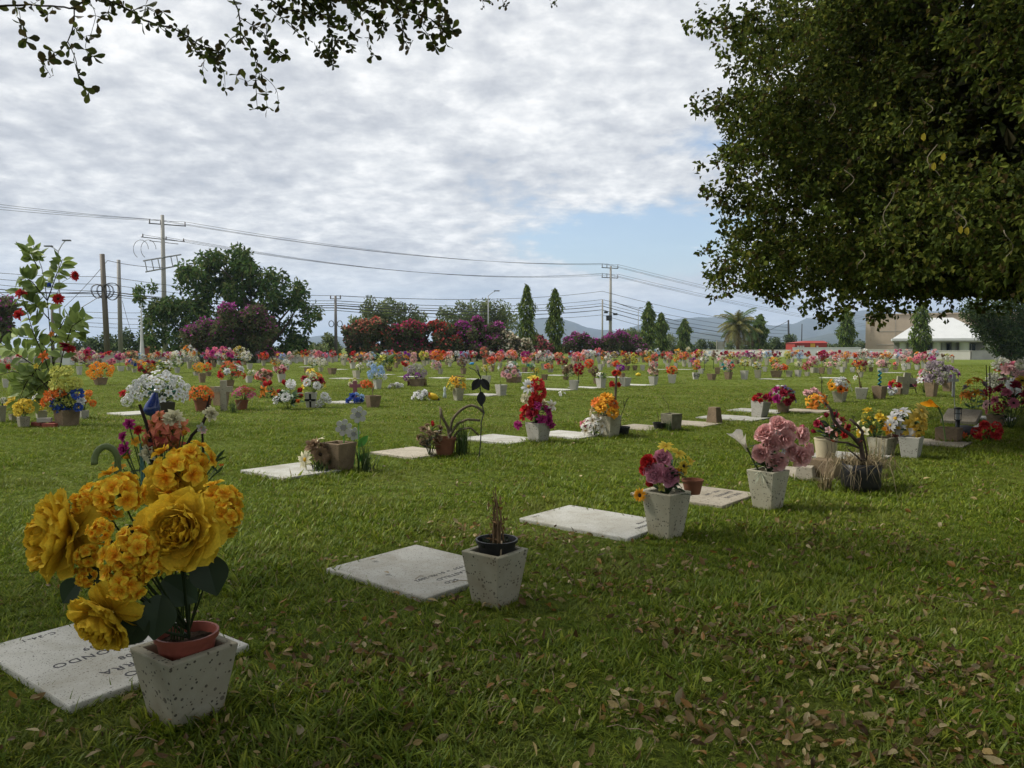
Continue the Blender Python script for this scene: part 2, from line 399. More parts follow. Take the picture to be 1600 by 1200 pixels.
# the large tree on the left behind the wall
r0 = np.random.default_rng(21)
def fill(discs, d, dep, sub, r, seedn):
    """break each photo disc into smaller foliage masses through the depth of the crown"""
    o = []
    for x, y, q in discs:
        for _ in range(seedn):
            a = r.uniform(0, 6.283); k = math.sqrt(r.random()) * q * .82
            c = P3(x + k * math.cos(a), y + k * math.sin(a) * .9, d + r.uniform(-dep, dep)); o.append((*c, q * d / FPX * r.uniform(.75, 1.25) * sub))
    return o
D = 86
disc = [(350, 425, 42), (385, 418, 36), (310, 440, 38), (290, 425, 16), (270, 465, 36), (225, 455, 20), (250, 500, 32), (300, 490, 36), (345, 470, 42), (400, 460, 44), (440, 455, 36), (470, 470, 20), (425, 425, 14), (418, 495, 36), (460, 515, 26), (485, 490, 20), (470, 535, 18), (230, 500, 14), (240, 530, 18), (280, 530, 30), (455, 548, 24), (330, 405, 20), (370, 400, 18), (410, 520, 24)]
tree('broadleaf_tree', 'large dark green broadleaf tree with drooping leaf clusters behind the low wall', 'tree', fill(disc, D, 3.0, .29, r0, 12), G(412, HOR + 1.5 * FPX / D)[:2], 120, (.58, .28),
     [(.058, .11, .030), (.082, .14, .036), (.11, .165, .048), (.042, .075, .024), (.13, .15, .05)], 31, droop=.9, trunk_r=.42)
# bougainvillea bushes along the wall
def topsel(Pp, U, I): return np.clip((U[:, 2] + .35), 0, 1) * np.clip((Pp[:, 2] - Pp[:, 2].min()) / (np.ptp(Pp[:, 2]) + .01), .05, 1) ** 1.7 * (.45 + 1.1 * ((I * 7919) % 5 > 1))
G_B = [(.10, .125, .05), (.135, .145, .065), (.075, .09, .04), (.15, .11, .07)]
MAG, CRM, SAL, WHT, PNK = [(.42, .06, .32), (.32, .04, .24), (.50, .12, .38)], [(.50, .05, .14), (.56, .07, .10), (.42, .05, .18)], [(.55, .17, .10), (.48, .09, .08), (.58, .25, .18)], [(.60, .55, .38), (.55, .42, .30), (.66, .64, .52)], [(.42, .08, .14), (.36, .05, .12), (.45, .12, .12)]
def bush(discs, d, cols, label, seed, frac=.8, dep=1.4, dens=560, name='bougainvillea', bl=.30, pick=None):
    r = np.random.default_rng(seed); cx = np.mean([q[0] for q in discs])
    b0 = P3(cx, HOR, d); 
    return tree(name, label, 'bush', fill(discs, d, dep, .46, r, 9), (b0[0], b0[1]), dens, (.34, .24), G_B, seed, 'bougainvillea bushes along the wall', trunk_r=.07, blossom=(frac, bl, cols, pick or topsel), bark=(.12, .09, .06))
bush([(350, 505, 26), (385, 515, 34), (325, 520, 30), (300, 530, 18), (365, 535, 34), (335, 545, 28), (400, 540, 24), (415, 510, 14)], 76.5, MAG, 'sprawling purple bougainvillea bush under the large dark tree', 41, .6, 2.0)
bush([(548, 525, 16), (565, 520, 18), (585, 515, 18), (560, 545, 18), (585, 542, 20), (600, 525, 14)], 84, SAL, 'bougainvillea with sparse salmon flowers at the left end of the hedge beside the thin pole', 42, .6)
bush([(618, 520, 17), (640, 518, 18), (655, 522, 15), (625, 543, 20), (652, 545, 20)], 84.5, CRM, 'crimson flowered bougainvillea in the hedge, left of the red one', 43, .85)
bush([(680, 518, 15), (697, 518, 15), (685, 543, 20), (704, 545, 18)], 85, SAL[1:2] + [(.42, .035, .03)], 'red flowered bougainvillea in the middle of the long hedge', 44, .8)
bush([(725, 522, 17), (748, 514, 17), (772, 522, 16), (735, 545, 20), (765, 545, 18), (715, 520, 10)], 86, MAG, 'bright purple bougainvillea in the hedge between the red and the cream ones', 45, 1.0)
bush([(795, 533, 17), (812, 540, 18), (790, 550, 14), (825, 548, 12)], 86, WHT, 'cream and peach flowered bougainvillea in front of the tallest columnar tree', 46, .55, bl=.32, pick=lambda P_, U, I: np.full(len(P_), .8))
bush([(842, 540, 13), (850, 548, 12), (835, 552, 9)], 92, PNK, 'small pink bougainvillea between the two tallest columnar trees', 47, .7, pick=lambda P_, U, I: np.full(len(P_), .7))
bush([(892, 540, 13), (908, 533, 14), (925, 536, 14), (900, 550, 13), (925, 550, 13)], 112, MAG, 'dusky purple bougainvillea at the foot of the two utility poles, its left half', 48, .7)
bush([(950, 535, 15), (972, 533, 14), (992, 539, 13), (958, 550, 13), (985, 550, 13), (1006, 545, 8)], 113, MAG, 'bright magenta bougainvillea mound left of the third columnar tree', 49, 1.0)
bush([(3, 500, 30), (-25, 520, 30), (5, 480, 16)], 70, MAG, 'dark purple bougainvillea at the left edge behind the tall silk branches', 50, .35)

# loose trees beyond the wall
OLV = [(.145, .19, .075), (.19, .235, .09), (.105, .14, .06), (.23, .25, .11)]
DKG = [(.032, .056, .02), (.048, .076, .028), (.07, .095, .035)]
def back_tree(name, label, discs, d, cols, seed, leaf=(.42, .24), dens=190, sub=.36, nsub=11, dep=2.5, gp='trees beyond the wall', tr=.14):
    r = np.random.default_rng(seed); cx = np.mean([q[0] for q in discs]); b0 = P3(cx, HOR, d)
    return tree(name, label, 'tree', fill(discs, d, dep, sub, r, nsub), (b0[0], b0[1]), dens, leaf, cols, seed, gp, trunk_r=tr)
back_tree('feathery_tree', 'loose olive green tree with airy twigs above the salmon bougainvillea', [(590, 480, 22), (570, 497, 22), (610, 488, 24), (635, 495, 22), (655, 500, 14), (590, 510, 24), (630, 515, 24), (555, 505, 12)], 112, OLV, 61, nsub=12, dens=120)
back_tree('feathery_tree', 'grey green spreading tree behind the lamp post and purple bougainvillea', [(700, 500, 20), (725, 490, 20), (750, 487, 22), (775, 488, 22), (795, 500, 18), (735, 510, 26), (775, 512, 26), (690, 510, 14)], 116, OLV, 62, nsub=12, dens=125)
back_tree('low_tree', 'dark green scrubby trees massed behind the two bare poles at far left', [(125, 545, 18), (145, 540, 18), (165, 540, 18), (190, 535, 20), (215, 533, 18), (235, 540, 16)], 125, DKG + OLV[:1], 63, (.5, .28), 150)
back_tree('low_tree', 'small grey green tree beside the thin pole under the distant hill', [(500, 545, 15), (515, 535, 14), (522, 548, 14), (490, 550, 10)], 110, OLV, 64)
back_tree('low_tree', 'small dark bush under the right boughs of the large left tree', [(430, 550, 16), (448, 553, 14), (412, 555, 10)], 92, DKG, 65)
back_tree('low_tree', 'small leafy tree just left of the third columnar tree', [(975, 525, 9), (988, 520, 10), (995, 530, 10), (985, 540, 12)], 150, OLV, 66)
back_tree('low_tree', 'green bush between the third and fourth columnar trees and the fifth', [(1050, 540, 14), (1038, 545, 10), (1058, 550, 10), (1045, 530, 8)], 165, OLV, 67)
back_tree('low_tree', 'wide low green trees between the fifth columnar tree and the palm', [(1085, 545, 12), (1100, 541, 12), (1118, 543, 11), (1135, 545, 12), (1095, 551, 9)], 190, DKG + OLV, 68)
back_tree('low_tree', 'bushes behind the shaggy palm trunk', [(1148, 540, 12), (1168, 538, 12), (1160, 550, 10), (1130, 550, 9)], 175, OLV, 69)
back_tree('low_tree', 'rounded dark green tree to the left of the low red building', [(1213, 537, 14), (1230, 535, 14), (1205, 547, 12), (1225, 548, 14), (1240, 545, 9)], 165, DKG + OLV[:2], 70)
back_tree('low_tree', 'green trees behind the low red building and sixth columnar tree', [(1300, 543, 10), (1318, 540, 12), (1338, 540, 12), (1350, 545, 9), (1285, 546, 8)], 200, DKG + OLV, 71)
back_tree('spreading_tree', 'broad dark tree spreading over the grey wall at far right', [(1522, 487, 22), (1550, 490, 34), (1590, 490, 36), (1535, 512, 22), (1565, 520, 32), (1600, 525, 36), (1640, 500, 40), (1560, 540, 20), (1585, 543, 22), (1625, 540, 24)], 70, DKG + [(.06, .08, .028)], 72, (.30, .18), 170, .38, 17, 2.2, 'trees beyond the wall', .25)

# columnar drooping trees
def column_tree(x, ytop, w, d, label, seed):
    r = np.random.default_rng(seed)
    b0 = P3(x, HOR, d); H = P3(x, ytop, d)[2]; rad = w * d / FPX / 2
    root = empty('columnar_tree', (b0[0], b0[1], 0))
    n = int(2700 * H / 8)
    z = H * (1 - r.random(n) ** .85 * .97); f = z / H
    q = rad * np.clip((1 - f) * 3.2, 0, 1) ** .65 * (.80 + .2 * np.sin(z * 2.1 + r.uniform(0, 6)) ) * np.clip(.72 + f * .9, 0, 1)
    a = r.uniform(0, 6.283, n); k = .45 + .62 * r.random(n) ** .5
    k *= (1 + .26 * np.sin(a * 4 + z * 4.2)) * r.uniform(.85, 1.22, n)
    Pp = np.c_[np.cos(a) * q * k, np.sin(a) * q * k, z]
    u = np.c_[np.cos(a), np.sin(a), np.full(n, -.5)]
    lump = .62 + .7 * (np.sin(a * 4 + z * 4.2) > .0) * r.random(n)
    C = palette(r, n, [(.105, .16, .034), (.145, .21, .045), (.07, .11, .028), (.20, .24, .06)]) * lump[:, None]
    mb = MB(); leaf_cloud(mb, Pp, u, .50 * d / 100, .15 * d / 100, C, r, 2.4, .2); mb.obj('crown', M_TREE, root)
    tb = MB(); tb.tube([[0, 0, -.1], [0, 0, H * .5], [0, 0, H * .97]], [.13, .09, .02], 7, (.10, .08, .06)); tb.obj('trunk', M_BARK, root)
    tag(root, label, 'tree', 'columnar trees along the far edge of the lawn')
column_tree(823, 444, 25, 88, 'tallest columnar drooping tree, beside the cream bougainvillea', 81)
column_tree(867, 449, 23, 94, 'tall columnar drooping tree, second from the cream bougainvillea', 82)
column_tree(1013, 470, 19, 119, 'columnar drooping tree at the right end of the magenta bougainvillea', 83)
column_tree(1033, 487, 17, 130, 'mid height columnar tree, second right of the magenta bougainvillea', 84)
column_tree(1069, 497, 17, 150, 'shortest columnar tree, standing alone left of the palm', 85)
column_tree(1187, 490, 20, 150, 'pointed columnar tree just right of the shaggy palm', 86)
column_tree(1322, 482, 23, 120, 'columnar tree left of the tan building under the overhanging boughs', 87)
column_tree(1438, 472, 27, 100, 'columnar tree standing in front of the white portico', 88)

# palms
def palm(x, ytop, d, nf, fl, label, seed, cz):
    r = np.random.default_rng(seed); b0 = P3(x, HOR, d); root = empty('palm_tree', (b0[0], b0[1], 0)); H = P3(x, cz, d)[2]
    tb = MB(); zs = np.linspace(-.1, H, 26); tb.tube(np.c_[.12 * np.sin(zs * .5), 0 * zs, zs], .26 * (1 + .10 * (np.arange(26) % 2)) * np.linspace(1.15, .85, 26), 9, (.12, .085, .06)); tb.obj('trunk', M_BARK, root)
    mb = MB()
    for i in range(nf):
        a = i * 2.399 + r.uniform(-.3, .3); el = R(78) - (i / nf) * R(118); k = 9; s = np.linspace(0, 1, k); L = fl * r.uniform(.8, 1.1)
        el2 = el - s * R(75) * (.7 + .4 * r.random()); hor = np.r_[0, np.cumsum(np.cos(el2[:-1])) * L / k]; ver = np.r_[0, np.cumsum(np.sin(el2[:-1])) * L / k]
        pts = np.c_[np.cos(a) * hor, np.sin(a) * hor, H + ver]
        dry = i > nf * .8; c0 = np.array((.16, .13, .06) if dry else ((.09, .135, .04) if r.random() < .6 else (.19, .18, .06)))
        mb.tube(pts, np.linspace(.035, .008, k), 4, c0, 0, False)
        m = 34; ss = np.linspace(.12, .98, m); base = np.c_[[np.interp(ss, s, pts[:, j]) for j in range(3)]].T
        tan = unit(np.gradient(base, axis=0)); side = unit(np.cross(tan, [0, 0, 1]))
        ll = fl * .26 * np.sin(ss * 2.6 + .35)[:, None]
        for sg in (-1, 1):
            tip = base + side * sg * ll * .8 + tan * ll * .55 + np.array([0, 0, -.55]) * ll * r.uniform(.6, 1.3, (m, 1))
            V = np.stack([base - tan * .06, base + tan * .06, tip], 1).reshape(-1, 3); mb.add(V, np.arange(m * 3).reshape(-1, 3), np.repeat(c0 * r.uniform(.7, 1.3, (m, 1)), 3, 0))
    mb.obj('crown', M_TREE, root); tag(root, label, 'palm', 'palms by the far wall')
palm(1152, 475, 135, 40, 5.0, 'tall palm with yellowing shaggy fronds left of the pointed columnar tree', 91, 508)
palm(1175, 500, 150, 20, 4.0, 'smaller thin palm with sparse grey fronds between the tall palm and pointed columnar tree', 92, 515)

# ------------------------------------------------------------------ walls and buildings
def wall(name, p0, p1, h, th, m, label, cap=True):
    p0, p1 = np.array(p0[:2]), np.array(p1[:2]); v = p1 - p0; L = np.linalg.norm(v); a = math.atan2(v[1], v[0]); c = (p0 + p1) / 2
    o = MB(); o.box((0, 0, h / 2 - .05), (L, th, h + .1)); w = o.obj(name, m, None, False, (*c, 0), a)
    if cap:
        k = MB(); k.box((0, 0, h + .04), (L + .04, th + .06, .08)); k.obj('coping', m, w)
    return tag(w, label, 'wall')
M_WALLL = plain('wall_left_paint', (.40, .37, .33), .9, .6, .16)
M_WALLG = plain('wall_grey_paint', (.33, .32, .30), .9, .8, .2)
M_WALLC = plain('wall_cream_paint', (.52, .50, .44), .9, .5, .12)
wall('boundary_wall', G(-300, 568), G(528, 565), .62, .2, M_WALLL, 'long low plastered boundary wall behind the left flower rows')
wall('boundary_wall', G(528, 565) + np.array([.3, .1, 0]), G(860, 561), .42, .2, M_WALLL, 'low kerb wall running beneath the bougainvillea hedge', False)
wall('boundary_wall', G(1098, 556.5), G(1236, 557.5), 1.05, .2, M_WALLC, 'low whitish wall behind the flower rows below the palm')
wall('boundary_wall', G(1238, 560), G(1345, 560.5), 1.45, .25, M_WHITE, 'white wall with the red building behind it')
wall('boundary_wall', G(1346, 560.5), G(1425, 561), 1.20, .22, M_WALLC, 'cream wall below the tan building')
wall('boundary_wall', G(1448, 561.5), G(1516, 562), 1.05, .25, M_WALLC, 'pale cream wall below the white portico columns')
wall('boundary_wall', G(1517, 562), G(1900, 561), 1.05, .25, M_WALLG, 'ribbed grey wall beneath the dark tree at far right')

def building_tan():
    d = 120; a, z = P3(1352, HOR, d), P3(1352, 493, d)[2]; e = P3(1600, HOR, d)
    root = empty('tan_building', (a[0], a[1], 0), -.44); L = e[0] - a[0]
    o = MB(); o.box((L / 2, 5, z / 2), (L, 10, z)); o.obj('wall', M_TAN, root)
    o = MB(); o.box((L / 2, 5, z + .11), (L + .3, 10.3, .22)); o.obj('parapet', M_TAN, root)
    o = MB(); o.box((.35, -.08, z / 2), (.7, .16, z - .1)); o.obj('corner_pier', M_TAN, root)
    for k, zz in ((0, z * .62), (1, z * .30)):
        o = MB(); o.box((L / 2 + .8, -.02, zz), (L - 1.7, .05, .07), (.5, .5, .5)); o.obj('joint', M_CONC, root)
    for k in range(1, 7):
        o = MB(); o.box((.7 + k * (L - .7) / 7, -.015, z / 2), (.05, .04, z - .3)); o.obj('joint', M_CONC, root)
    tag(root, 'tall windowless tan building with block joints behind the columnar trees', 'building')
building_tan()
def building_white():
    d = 108; k = d / FPX / 1.12
    a = P3(1398, HOR, d); zf = P3(0, 529, d)[2]; zt = P3(0, 496, d)[2]; Wd = (1545 - 1398) * k; dep = 8.0
    root = empty('white_portico', (a[0], a[1], 0), -.44)
    o = MB()                                       # hipped roof with a short ridge
    x0, x1 = -.3, Wd + .3; y0, y1 = -.4, dep; rx0, rx1, ry = Wd * .33, Wd * .62, dep * .5
    V = [[x0, y0, zf], [x1, y0, zf], [x1, y1, zf], [x0, y1, zf], [rx0, ry, zt], [rx1, ry, zt]]
    o.add(V, [np.array([[0, 1, 5, 4], [2, 3, 4, 5], [0, 3, 2, 1]]), np.array([[1, 2, 5], [3, 0, 4]])]); o.obj('roof', M_WHITE, root)
    o = MB(); o.box((Wd / 2, dep / 2 - .2, zf - .16), (Wd + .75, dep + .55, .30)); o.obj('fascia', M_WHITE, root)
    o = MB(); o.box((Wd / 2, dep / 2 - .2, zf - .42), (Wd + .3, dep + .2, .2)); o.obj('beam', M_CONC, root)
    for px_, w in ((1411, 11), (1463, 13), (1504, 15), (1540, 13)):
        o = MB(); o.lathe([(w * k / 2, 0), (w * k / 2, zf - .5), (w * k / 2 + .06, zf - .5), (w * k / 2 + .06, zf - .4)], 18); c = o.obj('column', M_WHITE, root, True); c.location = ((px_ - 1398) * k, .5, 0)
    for px_ in (1424, 1475, 1490):
        o = MB(); o.box(((px_ - 1398) * k, 2.2, (zf - .4) / 2), (.5, .5, zf - .45)); o.obj('pier', M_WHITE, root)
    o = MB(); o.box((Wd / 2, dep - .8, (zf - .4) / 2), (Wd, .3, zf - .45)); o.obj('wall', M_WALLG, root)
    for px_, w in ((1432, 10), (1451, 12), (1483, 12), (1495, 8), (1522, 14)):
        f = MB(); f.box(((px_ - 1398) * k, dep - 1.0, (zf - .4) * .45), (w * k, .1, (zf - .4) * .8)); wd = f.obj('window', M_WINDOW, root)
        f = MB(); 
        for q in (-.5, 0, .5): f.box(((px_ - 1398) * k + q * w * k, dep - 1.08, (zf - .4) * .45), (.07, .07, (zf - .4) * .8))
        f.obj('frame', M_METAL if False else M_WHITE, wd)
    tag(root, 'white hip roofed portico with round columns beside the tan building', 'building')
building_white()
def red_shed():
    d = 150; k = d / FPX; a = P3(1242, HOR, d); W_ = 50 * k; z0, z1 = P3(0, 536, d)[2], P3(0, 532.5, d)[2]
    M_RED = plain('red_metal', (.30, .035, .025), .6, 3, .12); M_YEL = plain('yellow_panel', (.55, .30, .03), .6)
    root = empty('red_building', (a[0], a[1], 0))
    o = MB(); o.box((W_ / 2, 2.5, z0 / 2), (W_, 5, z0)); o.obj('wall', M_RED, root)
    o = MB(); V = [[-.2, -.2, z0], [W_ + .2, -.2, z0], [W_ + .2, 5.2, z0], [-.2, 5.2, z0], [W_ * .45, 1.2, z1], [W_ - .1, 1.2, z1], [W_ - .1, 4, z1], [W_ * .45, 4, z1]]
    o.add(V, np.array([[0, 1, 5, 4], [1, 2, 6, 5], [2, 3, 7, 6], [3, 0, 4, 7], [4, 5, 6, 7], [0, 3, 2, 1]])); o.obj('roof', M_RED, root)
    o = MB(); o.box((W_ * .55, -.05, z0 * .72), (.9, .1, z0 * .5)); o.obj('panel', M_YEL, root)
    for q in (.1, .18, .26, .70):
        o = MB(); o.box((W_ * q, -.04, z0 * .72), (.35, .08, .3)); o.obj('window', M_WHITE, root)
    tag(root, 'low red building with a yellow panel showing above the white wall', 'building')
red_shed()
def pillar(name, x, yt, w, d, m, label, cat, taper=1.0, cap=0):
    p = P3(x, HOR, d); h = P3(x, yt, d)[2]; k = d / FPX; o = MB(); o.box((0, 0, h / 2), (w * k, w * k, h), taper=taper)
    r_ = o.obj(name, m, None, False, (p[0], p[1], 0))
    if cap: c = MB(); c.box((0, 0, h + .05), (w * k + .12, w * k + .12, .1)); c.obj('cap', m, r_)
    tag(r_, label, cat)
pillar('pillar', 106, 528, 12, 66, M_WHITE, 'white square pillar behind the tall silk branches at far left', 'pillar', 1, 1)
pillar('gate_pillar', 230, 545, 8, 96, plain('red_brick', (.22, .05, .03), .9), 'dark red pillar behind the slim white spire', 'pillar', 1, 1)
pillar('gate_pillar', 238, 542, 10, 97, plain('peach_paint', (.55, .33, .2), .9), 'peach coloured pillar left of the transformer pole', 'pillar', 1, 1)
o = MB(); pp = P3(222, HOR, 82); o.tube([[0, 0, 0], [0, 0, 2.2], [0, 0, 6.2]], [.33, .16, .03], 6); o2 = o.obj('spire', M_WHITE, None, False, (pp[0], pp[1], 0)); tag(o2, 'slim white tapering spire rising behind the left flower rows', 'spire')
o = MB(); pp = P3(1120, HOR, 145); o.box((0, 0, 1.4), (.18, .18, 2.8)); o2 = o.obj('sign_post', M_CONC, None, False, (pp[0], pp[1], 0)); o = MB(); o.box((.8, 0, 1.6), (1.2, .12, 2.0)); o.obj('board', M_WALLG, o2); tag(o2, 'grey post with a dull board left of the palm trunk', 'post')

# ------------------------------------------------------------------ poles, lamps and overhead wires
C_POLE = (.30, .29, .26); C_DARK = (.03, .03, .032); C_WOOD = (.13, .11, .085)
def pole(name, x, yt, d, r0_, r1_, label, col=C_POLE, lean=0.0, grp='utility poles along the road'):
    p = P3(x, HOR, d); h = P3(x, yt, d)[2]
    root = empty(name, (p[0], p[1], 0)); o = MB(); o.tube([[0, 0, -.1], [lean * .5, 0, h / 2], [lean, 0, h]], [r0_, (r0_ + r1_) / 2, r1_], 10, col); o.obj('shaft', M_PAINT, root, True)
    tag(root, label, 'pole', grp); root['h'] = h; return root, p, h
def arm(root, z, l0, l1, ya, ins, col=C_DARK, th=.11, hi=.45):
    """crossarm from l0 to l1 along local x turned by ya, with insulators at the given offsets; returns their tops"""
    o = MB(); c, s = math.cos(ya), math.sin(ya); m = (l0 + l1) / 2
    o.box((m * c, m * s, z), (l1 - l0, th, th), col, 0, ya); a = o.obj('crossarm', M_METAL, root)
    tops = []
    for q in ins:
        i = MB(); i.lathe([(.03, 0), (.09, .05), (.05, .12), (.10, .18), (.05, .26), (.08, .34), (.02, hi)], 8, (.05, .04, .04)); k = i.obj('insulator', M_METAL, a); k.location = (q * c, q * s, z + th / 2); tops.append(np.array([q * c, q * s, z + th / 2 + hi]))
    return tops
def at(root, v): return np.array(root.location) + v
WIRES = []
def wire(p0, p1, sag, rad, label, group='overhead wires', name='overhead_wire', col=C_DARK):
    p0, p1 = np.array(p0), np.array(p1); s = np.linspace(0, 1, 15)[:, None]
    pts = p0 * (1 - s) + p1 * s; pts[:, 2] -= 4 * sag * (s * (1 - s))[:, 0]
    o = MB(); o.tube(pts - p0, rad, 4, col, 0, False); w = o.obj(name, M_METAL, None, False, p0); tag(w, label, 'wire', group)
# pole with transformer frame
A, pA, hA = pole('utility_pole', 258, 336, 93, .34, .20, 'tall concrete pole with transformer frame in front of the large left tree')
kA = 93 / FPX
tA = arm(A, hA - 1.1, -1.5, 2.6, .55, (-1.4, -.2, 2.5)) 
zA2 = P3(258, 374, 93)[2]
tA2 = arm(A, zA2, -2.6, 2.8, .9, (-2.4, 0.4, 2.6), th=.085, hi=.25); arm(A, zA2 - .35, -1.6, 1.9, .9, (), th=.07)
o = MB()
zt = P3(258, 403, 93)[2]
for z_, l in ((zt, 2.0), (zt - 1.3, 1.75)): o.tube([[-l, -.9, z_ - .45], [0, -.25, z_], [l, .4, z_ + .45]], .085, 4, (.22, .23, .24))
for q in (-1.8, -1.1, -.45, .9, 1.5): o.tube([[q, -.3 + q * .32, zt + q * .225], [q + .25, -.3 + q * .32, zt - 1.3 + q * .225]], .06, 4, (.22, .23, .24))
o.obj('transformer_frame', M_METAL, A)
for q in (-1.6, -.7):
    o = MB(); th = np.linspace(0, 4.2, 14); o.tube(np.c_[q - .9 + .9 * np.cos(th), 0 * th - .3, zt + 1.0 + 1.1 * np.sin(th)], .03, 4, C_DARK, 0, False); o.obj('jumper_cable', M_METAL, A)
o = MB(); o.tube([[.42, -.25, 0], [.42, -.25, P3(258, 470, 93)[2]]], .09, 6, C_POLE); o.obj('conduit', M_PAINT, A)
# pole with two crossarms
B, pB, hB = pole('utility_pole', 953.5, 416, 151, .36, .20, 'tall concrete pole with two crossarms rising behind the purple bougainvillea')
tB = arm(B, hB - .35, -2.1, 1.75, .5, (-2.0, -.9, 1.7), th=.14, hi=.7); zB2 = P3(0, 434, 151)[2]; tB2 = arm(B, zB2, -2.1, 1.75, .5, (-2.0, -.9, 1.7), th=.14, hi=.7)
o = MB(); o.box((-.3, -.3, P3(0, 497, 151)[2]), (1.1, .5, 1.0), C_DARK); o.box((.9, -.3, P3(0, 491, 151)[2]), (.8, .4, .4), C_DARK); o.box((-.9, -.3, P3(0, 488, 151)[2]), (.7, .4, .4), C_DARK); o.obj('junction_box', M_METAL, B)
Bp, pBp, hBp = pole('utility_pole', 941, 468, 148, .17, .15, 'thin grey pole standing beside the tall pole with two crossarms')
Cp, pC, hC = pole('utility_pole', 168, 397, 88, .33, .26, 'dark weathered wooden pole with coiled black cable, far left', C_WOOD, -.35)
for q, rr in ((-.9, .75), (.75, .95), (.3, .7), (-.2, .8)):
    o = MB(); th = np.linspace(0, 12.6, 50); rd = rr * (1 + .06 * np.sin(th * 3)); o.tube(np.c_[q + rd * np.cos(th) * .9, -.35 + .03 * th, P3(0, 455, 88)[2] + rd * np.sin(th)], .035, 4, C_DARK, 0, False); o.obj('cable_coil', M_METAL, Cp)
Dp, pD, hD = pole('utility_pole', 188.5, 406, 90, .27, .20, 'pale concrete pole with bare top, right of the wooden pole', (.27, .26, .24))
Ep, pE, hE = pole('utility_pole', 525, 462, 87, .20, .13, 'slender dark pole with small crossarm left of the bougainvillea hedge', (.16, .15, .14))
tE = arm(Ep, hE - .35, -.6, .6, 0, (-.55, .55), th=.08, hi=.25)
for q in (-.45, .5):
    o = MB(); th = np.linspace(0, 12.6, 40); o.tube(np.c_[q + .28 * np.cos(th), -.25 + .01 * th, P3(0, 506, 87)[2] + .34 * np.sin(th)], .035, 4, C_DARK, 0, False); o.obj('cable_coil', M_METAL, Ep)
Fp, pF, hF = pole('utility_pole', 1233, 500, 190, .26, .20, 'dark leaning pole rising behind the rounded dark tree', C_DARK, -.3)
Hp, pH, hH = pole('utility_pole', 1252.5, 506, 230, .16, .12, 'thin dark pole above the low red building', C_DARK)
Kp, pK, hK = pole('utility_pole', 83, 474, 70, .14, .12, 'short thin stub pole behind the tall silk branches', C_WOOD)
def lamp(x, yt, d, arms, label):
    p = P3(x, HOR, d); h = P3(x, yt, d)[2]; root = empty('street_lamp', (p[0], p[1], 0)); o = MB(); o.tube([[0, 0, -.1], [0, 0, h]], [.10, .06], 8, (.34, .35, .36)); o.obj('post', M_PAINT, root, True)
    for dx, dz in arms:
        o = MB(); o.tube([[0, 0, h - .05], [dx * .5, 0, h + dz * .62], [dx * .9, 0, h + dz * .97]], [.045, .04, .035], 6, (.30, .31, .32)); a = o.obj('arm', M_PAINT, root)
        o = MB(); o.box((dx * 1.05, 0, h + dz), (.75, .28, .12), (.10, .10, .10)); o.obj('lamp_head', M_METAL, a)
    tag(root, label, 'street lamp', 'street lamps along the road')
k7 = 75 / FPX
lamp(95, 392, 75, ((-14 * k7, .45), (13 * k7, 1.0)), 'double armed street lamp rising behind the tall silk branches')
lamp(763, 462, 105, ((1.1, .65),), 'grey street lamp over the purple bougainvillea')
lamp(997, 484, 150, ((.5, .4),), 'small street lamp just left of the third columnar tree')
# high tension wires between the tall poles
nm = ('front', 'middle', 'rear')
for i in range(3):
    wire(at(A, tA[i]), at(B, tB[i]), 1.6, .021, 'high wire from the transformer pole to the upper crossarm, ' + nm[i] + ' of three')
    wire(at(A, tA2[i]), at(B, tB2[i]), 2.2, .021, 'high wire from the transformer pole to the lower crossarm, ' + nm[i] + ' of three')
    q = P3(-160 + i * 12, 297 + i * 8, 80); wire(at(A, tA[i]), q, .3, .02, 'high wire leaving the transformer pole towards the upper left, ' + nm[i] + ' of three')
    q = P3(1500, 512 - i * 3, 330); wire(at(B, tB[i]), q, 3.0, .028, 'high wire from the upper crossarm descending behind the right tree, ' + nm[i] + ' of three')
    q = P3(1500, 522 - i * 3, 330); wire(at(B, tB2[i]), q, 3.0, .028, 'high wire from the lower crossarm descending behind the right tree, ' + nm[i] + ' of three')
# telecom bundle at mid height
lev = [(421, 432, 462, 455), (430, 444, 470, 468), (438, 455, 474, 474), (446, 459, 477, 478), (454, 455, 481, 484), (459, 462, 485, 492)]
nl = ('topmost', 'second', 'third', 'fourth', 'fifth', 'lowest')
for i, (y0, y1, y2, y3) in enumerate(lev):
    th = .045 if i in (3, 4) else .026
    a, b_, c_, e_ = P3(-60, y0, 84), P3(168, y1, 88), P3(525, y2, 87.2), P3(941, y3, 148)
    wire(a, b_, .25, th, nl[i] + ' of the low cables running left from the wooden pole')
    wire(b_, c_, .5, th, nl[i] + ' of the low cables behind the large left tree')
    wire(c_, e_, .9, th * 1.35, nl[i] + ' of the low cables over the bougainvillea hedge')
    e2 = P3(1233, 512 + i * 5, 190); wire(e_, e2, .8 + .2 * i, th * 1.4, nl[i] + ' of the low cables descending right of the twin poles')
for i, (y0, y1) in enumerate(((487, 486), (495, 497), (503, 506), (509, 513))):
    wire(P3(120, y0, 100), P3(300, y1, 104), .2, .028, ('upper', 'second', 'third', 'lowest')[i] + ' of the faint wires low behind the bare poles')
wire(P3(-40, 440, 80), P3(62, 482, 78), .1, .03, 'thin guy wire slanting down at the far left edge')
wire(P3(168, 407, 88), P3(100, 480, 88), .2, .03, 'guy wire slanting left from the wooden pole', 'overhead wires', 'guy_wire')
wire(P3(168, 407, 88), P3(258, 418, 93), .2, .03, 'single wire from the wooden pole to the transformer pole')
wire(P3(168, 455, 88), P3(92, 500, 88), .1, .04, 'thick guy cable slanting from the cable coils to the left', 'overhead wires', 'guy_wire')
